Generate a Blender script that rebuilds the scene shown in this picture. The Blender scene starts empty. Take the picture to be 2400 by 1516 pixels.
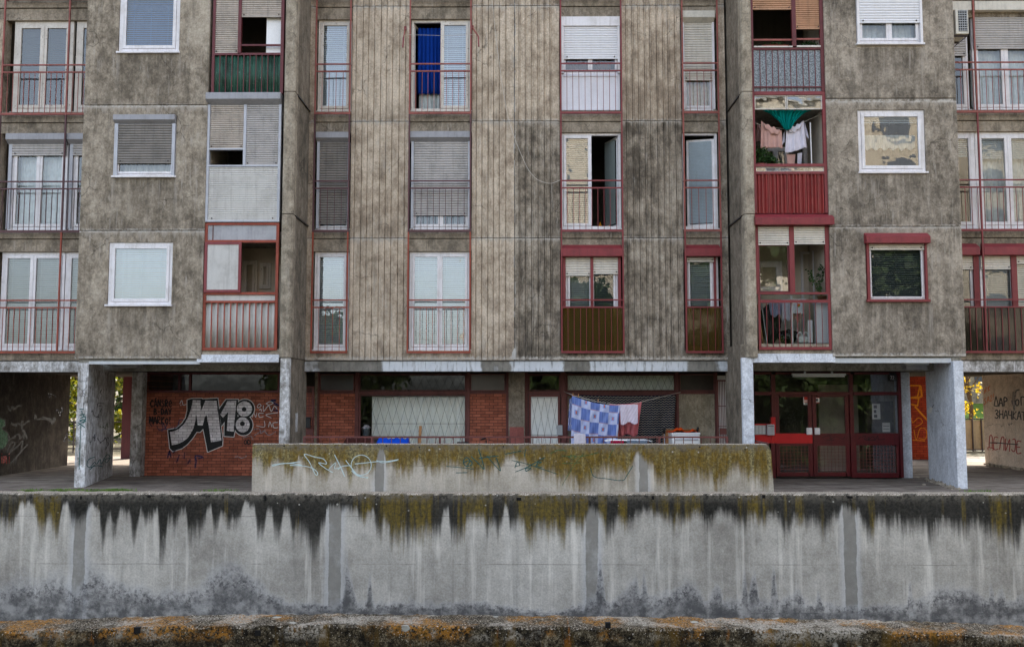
import bpy, bmesh, math, random
from mathutils import Vector, Matrix
rnd = random.Random(11)
S = bpy.context.scene
COL = S.collection
# ------------------------------------------------------------------ camera
F = 2133.0; EYE = 2.06; PITCH = math.atan(164/F); YAW = math.atan(17/F)
cam = bpy.data.objects.new('camera', bpy.data.cameras.new('camera')); COL.objects.link(cam)
cam.data.lens = F*36/2400; cam.data.sensor_width = 36; cam.data.clip_end = 500; cam.data.clip_start = .1
cam.location = (0, 0, EYE); cam.rotation_euler = (math.pi/2+PITCH, 0, YAW)
S.camera = cam
ROT = cam.rotation_euler.to_matrix(); ORG = Vector((0, 0, EYE))
def ray(px, py): return ROT @ Vector(((px-1200)/F, -(py-758)/F, -1))
def at(px, py, Y):
    d = ray(px, py); return ORG + d*(Y/d.y)
def X(px, py, Y): return at(px, py, Y).x
def Z(px, py, Y): return at(px, py, Y).z
def R(x0, y0, x1, y1, Y):
    ym = (y0+y1)/2; xm = (x0+x1)/2
    return X(x0, ym, Y), X(x1, ym, Y), Z(xm, y1, Y), Z(xm, y0, Y)     # x0,x1,z0,z1
# ------------------------------------------------------------------ materials
def lin(c):
    r = []
    for v in c[:3]:
        v /= 255; r.append(v/12.92 if v <= .04045 else ((v+.055)/1.055)**2.4)
    return (*r, 1)
class NT:
    def __init__(s, name, rough=.85, spec=.3):
        s.m = bpy.data.materials.new(name); s.m.use_nodes = True; s.t = s.m.node_tree; s.t.nodes.clear()
        s.o = s.t.nodes.new('ShaderNodeOutputMaterial'); s.b = s.t.nodes.new('ShaderNodeBsdfPrincipled')
        s.t.links.new(s.b.outputs[0], s.o.inputs[0]); s.b.inputs['Roughness'].default_value = rough
        s.b.inputs['Specular IOR Level'].default_value = spec
    def put(s, i, v):
        if isinstance(v, bpy.types.NodeSocket): s.t.links.new(v, i)
        elif v is not None: i.default_value = v
    def n(s, t, ins=(), **kw):
        nd = s.t.nodes.new(t)
        for k, v in kw.items(): setattr(nd, k, v)
        for k, v in (ins.items() if isinstance(ins, dict) else enumerate(ins)): s.put(nd.inputs[k], v)
        return nd
    def pos(s): return s.n('ShaderNodeNewGeometry').outputs['Position']
    def uv(s): return s.n('ShaderNodeTexCoord').outputs['UV']
    def vs(s, v, sc, off=(0, 0, 0)):
        return s.n('ShaderNodeVectorMath', [v, sc, off], operation='MULTIPLY_ADD').outputs[0]
    def noise(s, v, scale=1, det=4, rough=.6, dist=0):
        return s.n('ShaderNodeTexNoise', {'Vector': v, 'Scale': scale, 'Detail': det, 'Roughness': rough, 'Distortion': dist}).outputs[0]
    def sep(s, v):
        n = s.n('ShaderNodeSeparateXYZ', [v]); return n.outputs
    def comb(s, x, y, z): return s.n('ShaderNodeCombineXYZ', [x, y, z]).outputs[0]
    def ma(s, op, a, b=0.0, c=None, clamp=False):
        return s.n('ShaderNodeMath', [a, b, c] if c is not None else [a, b], operation=op, use_clamp=clamp).outputs[0]
    def sm(s, v, a, b, lo=0., hi=1.):
        return s.n('ShaderNodeMapRange', [v, a, b, lo, hi], interpolation_type='SMOOTHSTEP').outputs[0]
    def ramp(s, f, stops):
        n = s.n('ShaderNodeValToRGB', [f]); e = n.color_ramp.elements
        while len(e) < len(stops): e.new(.5)
        for el, (p, c) in zip(e, stops): el.position = p; el.color = c if len(c) == 4 else (*c, 1)
        return n.outputs[0]
    def mix(s, f, a, b, mode='MIX'):
        n = s.n('ShaderNodeMix', data_type='RGBA', blend_type=mode)
        s.put(n.inputs[0], f); s.put(n.inputs[6], a); s.put(n.inputs[7], b); return n.outputs[2]
    def voro(s, v, scale, feat='F1', out='Distance', rnd_=1.):
        n = s.n('ShaderNodeTexVoronoi', {'Vector': v, 'Scale': scale}, feature=feat); n.inputs['Randomness'].default_value = rnd_
        return n.outputs[out]
    def bump(s, h, st=.3, d=.02):
        s.put(s.b.inputs['Normal'], s.n('ShaderNodeBump', {'Strength': st, 'Distance': d, 'Height': h}).outputs[0])
    def col(s, c): s.put(s.b.inputs['Base Color'], c)
    def rgh(s, v): s.put(s.b.inputs['Roughness'], v)

def concrete(name, dark, mid, light, streak=.6, white=.5, zj=None, drip=.0, scale=1., white_col=(168, 160, 150), sill=None, patch=0., pits=.6):
    N = NT(name, .92, .15); p = N.pos()
    big = N.noise(p, .5*scale, 4, .6); med = N.noise(N.vs(p, (1, 1, .7)), 4.2*scale, 9, .78); fine = N.noise(p, 24, 5, .75)
    f = N.ma('ADD', N.ma('MULTIPLY', big, .32), N.ma('MULTIPLY', med, .68))
    c = N.ramp(f, [(.415, lin(dark)), (.5, lin(mid)), (.585, lin(light))])
    g = N.ma('MULTIPLY_ADD', fine, 1.5, .25)
    c = N.mix(1, c, N.comb(g, g, g), 'MULTIPLY')
    ds = N.noise(N.vs(p, (8, 8, .45)), 1, 7, .7)
    c = N.mix(N.sm(ds, .5, .7, 0, .75*streak), c, lin([v*.62 for v in dark]))
    gl = N.noise(N.vs(p, (2.5, 2.5, 1.2), (7, 3, 1)), 1, 7, .7)
    c = N.mix(N.sm(gl, .5, .68, 0, .28*streak), c, lin([v*.75 for v in dark]))
    ws = N.noise(N.vs(p, (17, 17, 1.5)), 1, 6, .75); wm = N.noise(p, 1.1, 4, .6)
    w = N.ma('MULTIPLY', N.sm(ws, .54, .64), N.sm(wm, .4, .6))
    c = N.mix(N.ma('MULTIPLY', w, white), c, lin(white_col))
    wf = N.sm(N.noise(p, 9*scale, 9, .75), .62, .7)
    c = N.mix(N.ma('MULTIPLY', wf, white*.5), c, lin(white_col))
    pt = N.sm(N.noise(p, 75, 3, .5), .68, .74)
    c = N.mix(N.ma('MULTIPLY', pt, pits), c, lin((38, 34, 30)))
    if patch:
        pm = N.sm(N.noise(p, 1.7, 2, .5), .55, .58)
        c = N.mix(N.ma('MULTIPLY', pm, patch), c, lin(light))
    wob = N.vs(N.n('ShaderNodeTexNoise', {'Vector': p, 'Scale': 2.5, 'Detail': 5}).outputs[1], (.5, .5, .5))
    pw = N.n('ShaderNodeVectorMath', [p, wob], operation='ADD').outputs[0]
    cr = N.voro(pw, .8, 'DISTANCE_TO_EDGE'); crm = N.ma('MULTIPLY', N.sm(cr, .010, .002), N.sm(wm, .45, .6))
    c = N.mix(N.ma('MULTIPLY', crm, .55), c, lin((45, 40, 35)))
    if zj:
        x, y, z = N.sep(p)[0:3]
        h, z0 = zj
        t = N.ma('SUBTRACT', z, z0); t = N.ma('DIVIDE', t, h); t = N.ma('FRACT', N.ma('ADD', t, .5)); t = N.ma('MULTIPLY', N.ma('SUBTRACT', t, .5), h)
        below = N.ma('MULTIPLY', t, -1.0)
        n1 = N.noise(N.comb(N.ma('MULTIPLY', x, 9), 0., N.ma('MULTIPLY', z, 1.2)), 1, 4, .7)
        L = N.ma('MULTIPLY_ADD', N.sm(n1, .35, .75), .30, .02)
        m = N.ma('MULTIPLY', N.sm(N.ma('DIVIDE', below, L), 1., .2), N.ma('GREATER_THAN', below, 0.))
        c = N.mix(N.ma('MULTIPLY', m, .65), c, lin(white_col))
        edge = N.sm(N.ma('ABSOLUTE', t), .06, .012)
        en = N.noise(p, 14, 4, .7)
        c = N.mix(N.ma('MULTIPLY', edge, N.sm(en, .42, .6)), c, lin((190, 184, 176)))
        d2 = N.noise(N.comb(N.ma('MULTIPLY', x, 5), 3., N.ma('MULTIPLY', z, .7)), 1, 5, .7)
        up = N.ma('MULTIPLY', N.sm(t, .55, .0), N.ma('GREATER_THAN', t, 0.))
        c = N.mix(N.ma('MULTIPLY', N.ma('MULTIPLY', up, N.sm(d2, .4, .65)), .5), c, lin([v*.55 for v in dark]))
    if sill:
        xc, hw, zs = sill; x, y, z = N.sep(p)[0:3]
        t = N.ma('MULTIPLY', N.ma('FRACT', N.ma('DIVIDE', N.ma('SUBTRACT', zs, z), HS)), HS)
        ax = N.ma('ABSOLUTE', N.ma('SUBTRACT', x, xc)); sn = N.noise(N.comb(N.ma('MULTIPLY', x, 10), 0., N.ma('MULTIPLY', z, .5)), 1, 5, .65)
        k = N.ma('MULTIPLY', N.ma('MULTIPLY', N.sm(ax, hw+.06, hw-.06), N.sm(t, 1.25, .1)), N.sm(sn, .36, .62, .25, 1.))
        c = N.mix(N.ma('MULTIPLY', k, .5), c, lin([v*.66 for v in dark]))
        e = N.ma('MULTIPLY', N.ma('MULTIPLY', N.sm(N.ma('ABSOLUTE', N.ma('SUBTRACT', ax, hw+.03)), .07, .015), N.sm(t, 1.1, .1)), N.sm(sn, .42, .6))
        c = N.mix(N.ma('MULTIPLY', e, .6), c, lin(white_col))
    N.col(c); N.bump(N.ma('ADD', N.ma('MULTIPLY', med, .5), N.ma('MULTIPLY', fine, .35)), .5, .02)
    return N.m

def paint(name, c, rough=.5, dirt=.35, dcol=None, spec=.4, wear=0., wcol=(150, 140, 130), sv=.8, metal=0.):
    N = NT(name, rough, spec); p = N.pos()
    a = N.noise(p, 3.5, 6, .7); b = N.noise(N.vs(p, (14, 14, sv)), 1, 5, .65); f = N.noise(p, 60, 3, .6)
    dc = lin(dcol or [v*.5 for v in c])
    o = N.mix(N.sm(a, .42, .7, 0, dirt), lin(c), dc)
    o = N.mix(N.sm(b, .48, .7, 0, dirt), o, dc)
    g = N.ma('MULTIPLY_ADD', f, .3, .85); o = N.mix(1, o, N.comb(g, g, g), 'MULTIPLY')
    if wear:
        w = N.sm(N.noise(p, 17, 6, .75), .72-wear*.22, .76-wear*.22)
        o = N.mix(w, o, lin(wcol))
    N.col(o); N.rgh(N.ma('MULTIPLY_ADD', a, .25, rough-.1)); N.b.inputs['Metallic'].default_value = metal
    N.bump(N.ma('ADD', a, N.ma('MULTIPLY', f, .3)), .12, .01)
    return N.m

M = {}
# concretes
D = 21.5
ZJ0 = Z(1208, 558, D); HS = (Z(1208, 14, D)-ZJ0)/2; ZJL = Z(335, 540.5, 20.1); ZJR = Z(2100, 531, 20.1)
M['bay'] = concrete('weathered_bay_concrete', (110, 101, 89), (146, 135, 120), (174, 163, 147), .55, .75, zj=(HS, ZJL), sill=(X(340, 420, 20.1), .68, Z(340, 414, 20.1)))
M['bay2'] = concrete('weathered_right_bay_concrete', (104, 96, 86), (140, 130, 117), (170, 159, 145), .6, .7, zj=(HS, ZJR), sill=(X(2092, 420, 20.1), .72, Z(2092, 405, 20.1)))
M['rib'] = concrete('pale_ribbed_concrete', (140, 125, 109), (178, 162, 143), (204, 189, 170), .6, .75, zj=(HS, ZJ0))
M['ribdark'] = concrete('grimy_ribbed_concrete', (94, 86, 76), (138, 127, 113), (174, 163, 148), .9, 1., zj=(HS, ZJ0))
M['span'] = concrete('spandrel_concrete', (104, 96, 85), (138, 127, 112), (164, 152, 136), .5, .6)
M['pier'] = concrete('pier_concrete', (118, 109, 96), (154, 143, 127), (178, 167, 150), .5, .5)
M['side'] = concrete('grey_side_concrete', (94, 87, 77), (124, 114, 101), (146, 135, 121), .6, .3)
M['soffit'] = concrete('soffit_concrete', (120, 118, 112), (150, 148, 142), (172, 170, 164), .3, .2, pits=.1)
M['fascia'] = concrete('patched_fascia_concrete', (98, 94, 86), (124, 119, 110), (140, 135, 126), .5, .3)
M['grimwhite'] = concrete('grimy_whitewashed_concrete', (122, 118, 112), (172, 170, 168), (222, 222, 224), .5, .9, white_col=(225, 225, 228), scale=1.6)
M['whitewash'] = concrete('clean_whitewashed_concrete', (186, 190, 198), (208, 212, 220), (222, 226, 233), .12, .2, white_col=(235, 238, 242), pits=.15)
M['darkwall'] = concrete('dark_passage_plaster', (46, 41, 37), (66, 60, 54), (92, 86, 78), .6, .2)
M['creamwall'] = concrete('cream_passage_plaster', (176, 158, 140), (206, 188, 170), (216, 200, 184), .25, .15, pits=.1)
M['plaster'] = concrete('beige_plaster', (128, 118, 100), (150, 140, 122), (166, 156, 138), .4, .3)
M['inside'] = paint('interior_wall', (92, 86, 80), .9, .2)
M['insidelight'] = paint('balcony_wall_plaster', (200, 188, 172), .9, .2)
# fascia with whitewash patches
def fascia_mat():
    N = NT('fascia_with_white_patches', .9, .2); p = N.pos(); x, y, z = N.sep(p)[0:3]
    a = N.noise(p, 3, 6, .7); c = N.ramp(a, [(.35, lin((100, 97, 90))), (.6, lin((136, 132, 124)))])
    big = N.noise(N.comb(N.ma('MULTIPLY', x, .55), 2.7, N.ma('MULTIPLY', z, .04)), 1, 2, .5)
    big = N.ma('ADD', big, N.ma('MULTIPLY', N.ma('SUBTRACT', N.noise(p, 5, 5, .7), .5), .06)); pat = N.sm(big, .475, .5)
    wh = N.mix(a, lin((176, 180, 184)), lin((226, 230, 234)))
    st = N.noise(N.comb(N.ma('MULTIPLY', x, 11), 0., N.ma('MULTIPLY', z, 1.5)), 1, 5, .65)
    c = N.mix(pat, c, wh)
    c = N.mix(N.sm(st, .5, .66, 0, .75), c, lin((92, 90, 84)))
    st2 = N.noise(N.comb(N.ma('MULTIPLY', x, 16), 4., N.ma('MULTIPLY', z, .8)), 1, 4, .6)
    c = N.mix(N.sm(st2, .66, .7, 0, .7), c, lin((205, 206, 206)))
    N.col(c); N.bump(a, .2); return N.m
M['fasciawhite'] = fascia_mat()
# painted metal etc
M['rust'] = paint('rust_orange_paint', (150, 68, 48), .55, .35, wear=.25, wcol=(110, 52, 40))
M['plum'] = paint('dark_plum_paint', (86, 50, 54), .5, .25)
M['fade'] = paint('faded_rose_paint', (150, 84, 76), .6, .4, wear=.5, wcol=(96, 62, 54))
M['red'] = paint('dark_red_paint', (126, 50, 54), .45, .25, wear=.1)
M['redbox'] = paint('dark_red_box_paint', (132, 48, 54), .45, .3, wear=.22, wcol=(176, 150, 150))
M['maroon'] = paint('maroon_frame_paint', (98, 40, 44), .5, .3, wear=.1)
M['brightred'] = paint('bright_red_paint', (190, 14, 22), .4, .12)
M['doorred'] = paint('deep_red_door_paint', (84, 8, 18), .4, .3)
M['pvc'] = paint('white_plastic_frame', (226, 223, 226), .35, .38, dcol=(172, 166, 160))
M['peel'] = paint('peeling_white_wood', (214, 208, 200), .7, .35, dcol=(166, 154, 140), wear=.5, wcol=(112, 84, 64))
M['alu'] = paint('aluminium_frame', (176, 178, 186), .35, .2, spec=.6)
M['greybox'] = paint('grey_shutter_box_paint', (152, 152, 158), .4, .3, dcol=(110, 108, 106))
M['creambox'] = paint('cream_shutter_box_paint', (206, 200, 188), .5, .25)
M['shut_taupe'] = paint('taupe_shutter_slat', (134, 129, 124), .45, .3)
M['shut_white'] = paint('white_shutter_slat', (228, 228, 232), .4, .12, dcol=(180, 178, 176))
M['shut_cream'] = paint('cream_shutter_slat', (216, 210, 200), .45, .2)
M['shut_beige'] = paint('beige_shutter_slat', (186, 176, 166), .5, .35)
M['shut_grey'] = paint('grey_shutter_slat', (182, 178, 176), .45, .3)
M['shut_bamboo'] = paint('tan_wooden_shutter_slat', (184, 142, 112), .6, .35)
M['bl_blue'] = paint('pale_blue_blind_slat', (176, 192, 204), .4, .1)
M['bl_deep'] = paint('blue_blind_slat', (84, 118, 162), .4, .15)
M['bl_white'] = paint('white_blind_slat', (172, 184, 188), .4, .1)
M['bl_grey'] = paint('grey_green_blind_slat', (140, 150, 150), .4, .1)
M['bl_dark'] = paint('dark_blind_slat', (70, 80, 82), .4, .1)
M['whiteboard'] = paint('white_infill_board', (226, 226, 234), .5, .08)
M['offboard'] = paint('stained_white_board', (196, 194, 190), .6, .35, dcol=(140, 136, 130))
M['greyboard'] = paint('grey_header_board', (168, 168, 172), .6, .4, dcol=(120, 120, 124))
M['corr_white'] = paint('grey_white_corrugated_sheet', (188, 186, 180), .55, .35, dcol=(140, 136, 128))
M['corr_green'] = paint('green_corrugated_sheet', (56, 98, 82), .5, .95, dcol=(30, 48, 38), wear=.5, wcol=(120, 146, 134), sv=.3)
M['corr_red'] = paint('red_corrugated_sheet', (140, 46, 44), .5, .3)
M['iron'] = paint('dark_iron', (52, 40, 40), .6, .3)
M['ironred'] = paint('brown_red_iron', (104, 58, 54), .6, .35, wear=.3, wcol=(70, 42, 38))
M['blackhole'] = paint('black_tie_hole', (14, 13, 12), .9, .1)
M['mortar'] = paint('smooth_grey_mortar', (120, 116, 110), .85, .3)
M['wood'] = paint('bare_timber', (176, 128, 84), .7, .3)
M['cardboard'] = paint('brown_cardboard', (186, 134, 88), .8, .2)
M['appl'] = paint('white_enamel', (234, 234, 234), .3, .08)
M['greyplastic'] = paint('grey_plastic', (170, 172, 174), .45, .15)
M['blackplastic'] = paint('black_plastic', (24, 24, 26), .35, .1)
M['blackbag'] = paint('black_bin_bag_film', (22, 23, 26), .22, .1, spec=.7)
M['darkjacket'] = paint('dark_quilted_cloth', (46, 46, 46), .55, .3)
M['whitebag'] = paint('white_carrier_bag_film', (226, 230, 228), .35, .05)
M['pot'] = paint('terracotta_pot', (128, 66, 50), .7, .2)
M['rubber'] = paint('black_rubber', (20, 20, 20), .8, .1)
M['rope'] = paint('white_cable_sheath', (198, 192, 182), .6, .1)
M['lamp'] = paint('white_lamp_housing', (200, 204, 208), .35, .1)
M['paper'] = paint('white_paper', (225, 222, 218), .8, .08)
M['ink'] = paint('dark_print', (60, 56, 60), .8, .05)
M['redink'] = paint('red_print', (196, 60, 46), .8, .05)
M['bronze'] = paint('brown_fence_board', (150, 134, 104), .7, .3)
# cloth
def cloth_mat(name, c, v=.2):
    N = NT(name, .95, .1); p = N.pos(); a = N.noise(p, 9, 4, .6); w = N.noise(p, 220, 2, .5)
    o = N.mix(N.sm(a, .35, .7, 0, v), lin(c), lin([q*.72 for q in c])); N.col(o); N.bump(w, .15, .004)
    tr = N.n('ShaderNodeBsdfTranslucent', [o]).outputs[0]
    s = N.n('ShaderNodeMixShader', [.2, N.b.outputs[0], tr]); N.t.links.new(s.outputs[0], N.o.inputs[0])
    return N.m
M['c_blue'] = cloth_mat('royal_blue_cloth', (16, 60, 150))
M['c_teal'] = cloth_mat('teal_cloth', (0, 140, 134))
M['c_pink'] = cloth_mat('pale_pink_cloth', (214, 172, 162))
M['c_mauve'] = cloth_mat('mauve_cloth', (176, 140, 136))
M['c_white'] = cloth_mat('white_cotton', (232, 228, 240))
M['c_towel'] = cloth_mat('white_towel_cloth', (232, 222, 236))
M['c_rose'] = cloth_mat('rose_sheet_cloth', (212, 124, 128))
M['c_orange'] = cloth_mat('orange_cloth', (214, 78, 26))
M['c_tarp'] = cloth_mat('bright_blue_tarpaulin', (20, 78, 200))
M['c_brown'] = cloth_mat('dark_brown_cloth', (70, 40, 36))
M['c_crimson'] = cloth_mat('crimson_cloth', (176, 20, 66))
M['c_grey'] = cloth_mat('grey_blue_cloth', (120, 134, 150))
M['c_lace'] = cloth_mat('white_lace_curtain', (206, 214, 214), .35)
M['c_beige'] = cloth_mat('beige_curtain_cloth', (206, 186, 150), .5)
M['c_brownc'] = cloth_mat('brown_striped_curtain_cloth', (130, 108, 96), .6)
M['c_lilac'] = cloth_mat('lilac_baby_clothes', (186, 190, 222), .3)
M['c_sheetgrey'] = cloth_mat('white_pleated_window_cover', (250, 252, 248), .12)
def patchwork():
    N = NT('patchwork_sheet_cotton', .95, .1); u, v, _ = N.sep(N.uv())[0:3]
    U = N.ma('MULTIPLY', u, 5.2); V = N.ma('MULTIPLY_ADD', v, 4.4, .25)
    ck = N.ma('MODULO', N.ma('ADD', N.ma('FLOOR', U), N.ma('FLOOR', V)), 2.)
    fu = N.ma('FRACT', U); fv = N.ma('FRACT', V)
    st = N.noise(N.comb(N.ma('MULTIPLY', u, 60), 0., N.ma('MULTIPLY', v, 2)), 1, 3, .6)
    blue = N.mix(N.sm(st, .4, .65), lin((98, 120, 184)), lin((132, 152, 208))); pale = N.mix(N.sm(st, .4, .7), lin((200, 206, 234)), lin((182, 192, 226)))
    c = N.mix(ck, blue, pale)
    du = N.ma('ABSOLUTE', N.ma('SUBTRACT', fu, .5)); dv = N.ma('ABSOLUTE', N.ma('SUBTRACT', fv, .5)); mx = N.ma('MAXIMUM', du, dv)
    alt = N.ma('LESS_THAN', N.ma('MODULO', N.ma('FLOOR', V), 2.), 1.5)
    m1 = N.ma('MULTIPLY', N.ma('LESS_THAN', mx, .19), ck)
    c = N.mix(m1, c, lin((140, 164, 216)))
    m2 = N.ma('MULTIPLY', N.ma('MULTIPLY', N.ma('LESS_THAN', du, .075), N.ma('LESS_THAN', dv, .12)), ck)
    c = N.mix(m2, c, lin((196, 116, 100)))
    b = N.ma('MULTIPLY', N.ma('LESS_THAN', fv, .07), N.ma('SUBTRACT', 1., ck))
    hatch = N.ma('GREATER_THAN', N.ma('FRACT', N.ma('MULTIPLY', u, 46)), .5)
    c = N.mix(N.ma('MULTIPLY', b, hatch), c, lin((214, 160, 140)))
    N.col(c)
    tr = N.n('ShaderNodeBsdfTranslucent', [c]).outputs[0]
    s = N.n('ShaderNodeMixShader', [.2, N.b.outputs[0], tr]); N.t.links.new(s.outputs[0], N.o.inputs[0]); return N.m
M['c_patch'] = patchwork()
def weave():
    N = NT('dark_zigzag_throw_cloth', .95, .1); u, v, _ = N.sep(N.uv())[0:3]
    zz = N.ma('ABSOLUTE', N.ma('SUBTRACT', N.ma('FRACT', N.ma('MULTIPLY', u, 26)), .5))
    t = N.ma('FRACT', N.ma('ADD', N.ma('MULTIPLY', v, 24), zz))
    c = N.ramp(t, [(0, lin((32, 38, 54))), (.42, lin((40, 48, 66))), (.5, lin((196, 186, 160))), (.62, lin((60, 62, 74))), (.8, lin((30, 34, 46)))])
    c.node.color_ramp.interpolation = 'CONSTANT'
    N.col(c); return N.m
M['c_weave'] = weave()
def printed():
    N = NT('white_towel_with_colour_print', .95, .1); p = N.pos(); v = N.voro(p, 11, 'F1', 'Color'); d = N.voro(p, 11)
    m = N.sm(d, .5, .35); n = N.noise(p, 5, 2, .5)
    hue = N.ramp(N.sep(v)[0], [(0, lin((226, 110, 40))), (.4, lin((80, 170, 60))), (.7, lin((230, 232, 238)))]); hue.node.color_ramp.interpolation = 'CONSTANT'
    N.col(N.mix(N.ma('MULTIPLY', m, N.sm(n, .48, .52)), lin((228, 230, 240)), hue)); return N.m
M['c_print'] = printed()
# glass
def glass(name, tint=(1, 1, 1, 1), base=.13, rough=.01, wav=.25):
    N = NT(name); p = N.pos(); t = N.t
    t.nodes.remove(N.b)
    tr = N.n('ShaderNodeBsdfTransparent', [tint]).outputs[0]
    g = N.n('ShaderNodeBsdfGlossy', {'Color': (.92, .95, .97, 1), 'Roughness': rough})
    bm = N.n('ShaderNodeBump', {'Strength': wav, 'Distance': .012, 'Height': N.noise(p, 2.2, 2, .5)}).outputs[0]
    N.put(g.inputs['Normal'], bm)
    fr = N.ma('ADD', N.n('ShaderNodeFresnel', {'IOR': 1.45}).outputs[0], base, None, True)
    s = N.n('ShaderNodeMixShader', [fr, tr, g.outputs[0]]); t.links.new(s.outputs[0], N.o.inputs[0]); return N.m
M['glass'] = glass('window_glass', base=.06)
M['glassr'] = glass('strongly_reflecting_glass', base=.13, wav=.3)
M['shopglass'] = glass('dusty_shop_glass', (.97, .98, .97, 1), .02)
def acrylic(name, tint, dif, amt):
    m = glass(name, tint, .02, .06); t = m.node_tree; mx = t.nodes['Mix Shader']; d = t.nodes.new('ShaderNodeBsdfDiffuse'); d.inputs[0].default_value = lin(dif)
    s = t.nodes.new('ShaderNodeMixShader'); s.inputs[0].default_value = amt; t.links.new(mx.outputs[0], s.inputs[1]); t.links.new(d.outputs[0], s.inputs[2]); t.links.new(s.outputs[0], t.nodes['Material Output'].inputs[0]); return m
M['amber'] = acrylic('amber_tinted_acrylic', (.5, .36, .12, 1), (104, 84, 44), .32)
M['smoke'] = acrylic('smoked_acrylic', (.34, .28, .24, 1), (66, 56, 50), .35)
M['clearac'] = glass('clear_balcony_glass', (.9, .92, .92, 1), -.015)
def frosted():
    N = NT('frosted_wired_glass', .3, .6); p = N.pos(); a = N.noise(p, 34, 3, .6); b = N.noise(N.vs(p, (4, 4, .5)), 1, 4, .6)
    N.col(N.mix(N.sm(a, .42, .6), N.mix(b, lin((70, 78, 84)), lin((120, 128, 134))), lin((150, 158, 164)))); N.bump(a, .8, .02); return N.m
M['frost'] = frosted()
def dimglass():
    N = NT('dim_transom_panel', .25, .5); p = N.pos(); a = N.noise(p, 6, 4, .6)
    N.col(N.mix(a, lin((40, 34, 32)), lin((64, 54, 48)))); return N.m
M['dim'] = dimglass()
# bricks
def brick(name, c1, c2, mort, painted=False, cm=.62):
    N = NT(name, .85, .25); p = N.pos(); x, y, z = N.sep(p)[0:3]
    xy = N.ma('ADD', x, N.ma('MULTIPLY', y, 1.0)) if False else x
    v = N.comb(xy, z, 0.)
    bt = N.n('ShaderNodeTexBrick', {'Vector': v, 'Color1': (0, 0, 0, 1), 'Color2': (1, 1, 1, 1), 'Mortar': (.5, .5, .5, 1), 'Scale': 1., 'Mortar Size': .006, 'Mortar Smooth': .25, 'Bias': 0., 'Brick Width': .215, 'Row Height': .0735})
    f = bt.outputs[1]; rc = N.sep(bt.outputs[0])[0]
    a = N.noise(p, 4, 6, .7); fn = N.noise(p, 60, 4, .7)
    c = N.mix(rc, lin(c1), lin(c2)); c = N.mix(N.sm(a, .4, .7, 0, .45), c, lin([q*.6 for q in c1]))
    wv = N.noise(N.vs(p, (3, 3, 1.2), (2, 0, 5)), 1, 6, .75); c = N.mix(N.sm(wv, .62, .74, 0, .35), c, lin((176, 140, 124)))
    g = N.ma('MULTIPLY_ADD', fn, .7, .65); c = N.mix(1, c, N.comb(g, g, g), 'MULTIPLY')
    c = N.mix(N.ma('MULTIPLY', f, 1 if not painted else .8), c, lin(mort)); N.col(c)
    N.bump(N.ma('SUBTRACT', N.ma('MULTIPLY', fn, .2), f), .6, .012); return N.m
M['brick'] = brick('red_brick', (140, 79, 60), (178, 106, 82), (62, 46, 42))
M['brickbright'] = brick('bright_orange_brick', (164, 58, 32), (190, 76, 42), (80, 36, 26))
M['silver'] = brick('silver_spray_paint_over_brick', (206, 198, 200), (236, 230, 232), (70, 62, 62), True)
def spray(name, c, alpha=1., rough=.6):
    N = NT(name, rough, .3); p = N.pos(); a = N.noise(p, 12, 5, .7)
    N.col(N.mix(N.sm(a, .4, .75, 0, .35), lin(c), lin([q*.7+20 for q in c])))
    if alpha < 1:
        tr = N.n('ShaderNodeBsdfTransparent').outputs[0]
        k = N.sm(N.noise(p, 22, 5, .75), .25, .6, alpha-.35, alpha)
        s = N.n('ShaderNodeMixShader', [k, tr, N.b.outputs[0]]); N.t.links.new(s.outputs[0], N.o.inputs[0])
    return N.m
M['sp_black'] = spray('black_spray_paint', (18, 17, 18)); M['sp_white'] = spray('white_spray_paint', (220, 218, 216), .9)
M['sp_lilac'] = spray('pale_faded_spray_paint', (170, 160, 164), .6)
M['sp_navy'] = spray('navy_spray_paint', (36, 46, 92), .75); M['sp_blue'] = spray('blue_spray_paint', (40, 84, 140), .7)
M['sp_teal'] = spray('teal_marker_paint', (20, 92, 92), .88); M['sp_pale'] = spray('pale_mint_spray_paint', (206, 226, 226), .92)
M['sp_red'] = spray('red_spray_paint', (172, 40, 36), .85); M['sp_orange'] = spray('orange_spray_paint', (236, 130, 70), .8)
M['sp_yellow'] = spray('yellow_orange_spray_paint', (240, 150, 20), .95); M['sp_green'] = spray('green_spray_paint', (40, 110, 70), .9)
M['sp_grey'] = spray('faded_grey_ink', (96, 100, 116), .5); M['sp_lime'] = spray('faint_green_ink', (120, 160, 90), .5)

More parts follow.
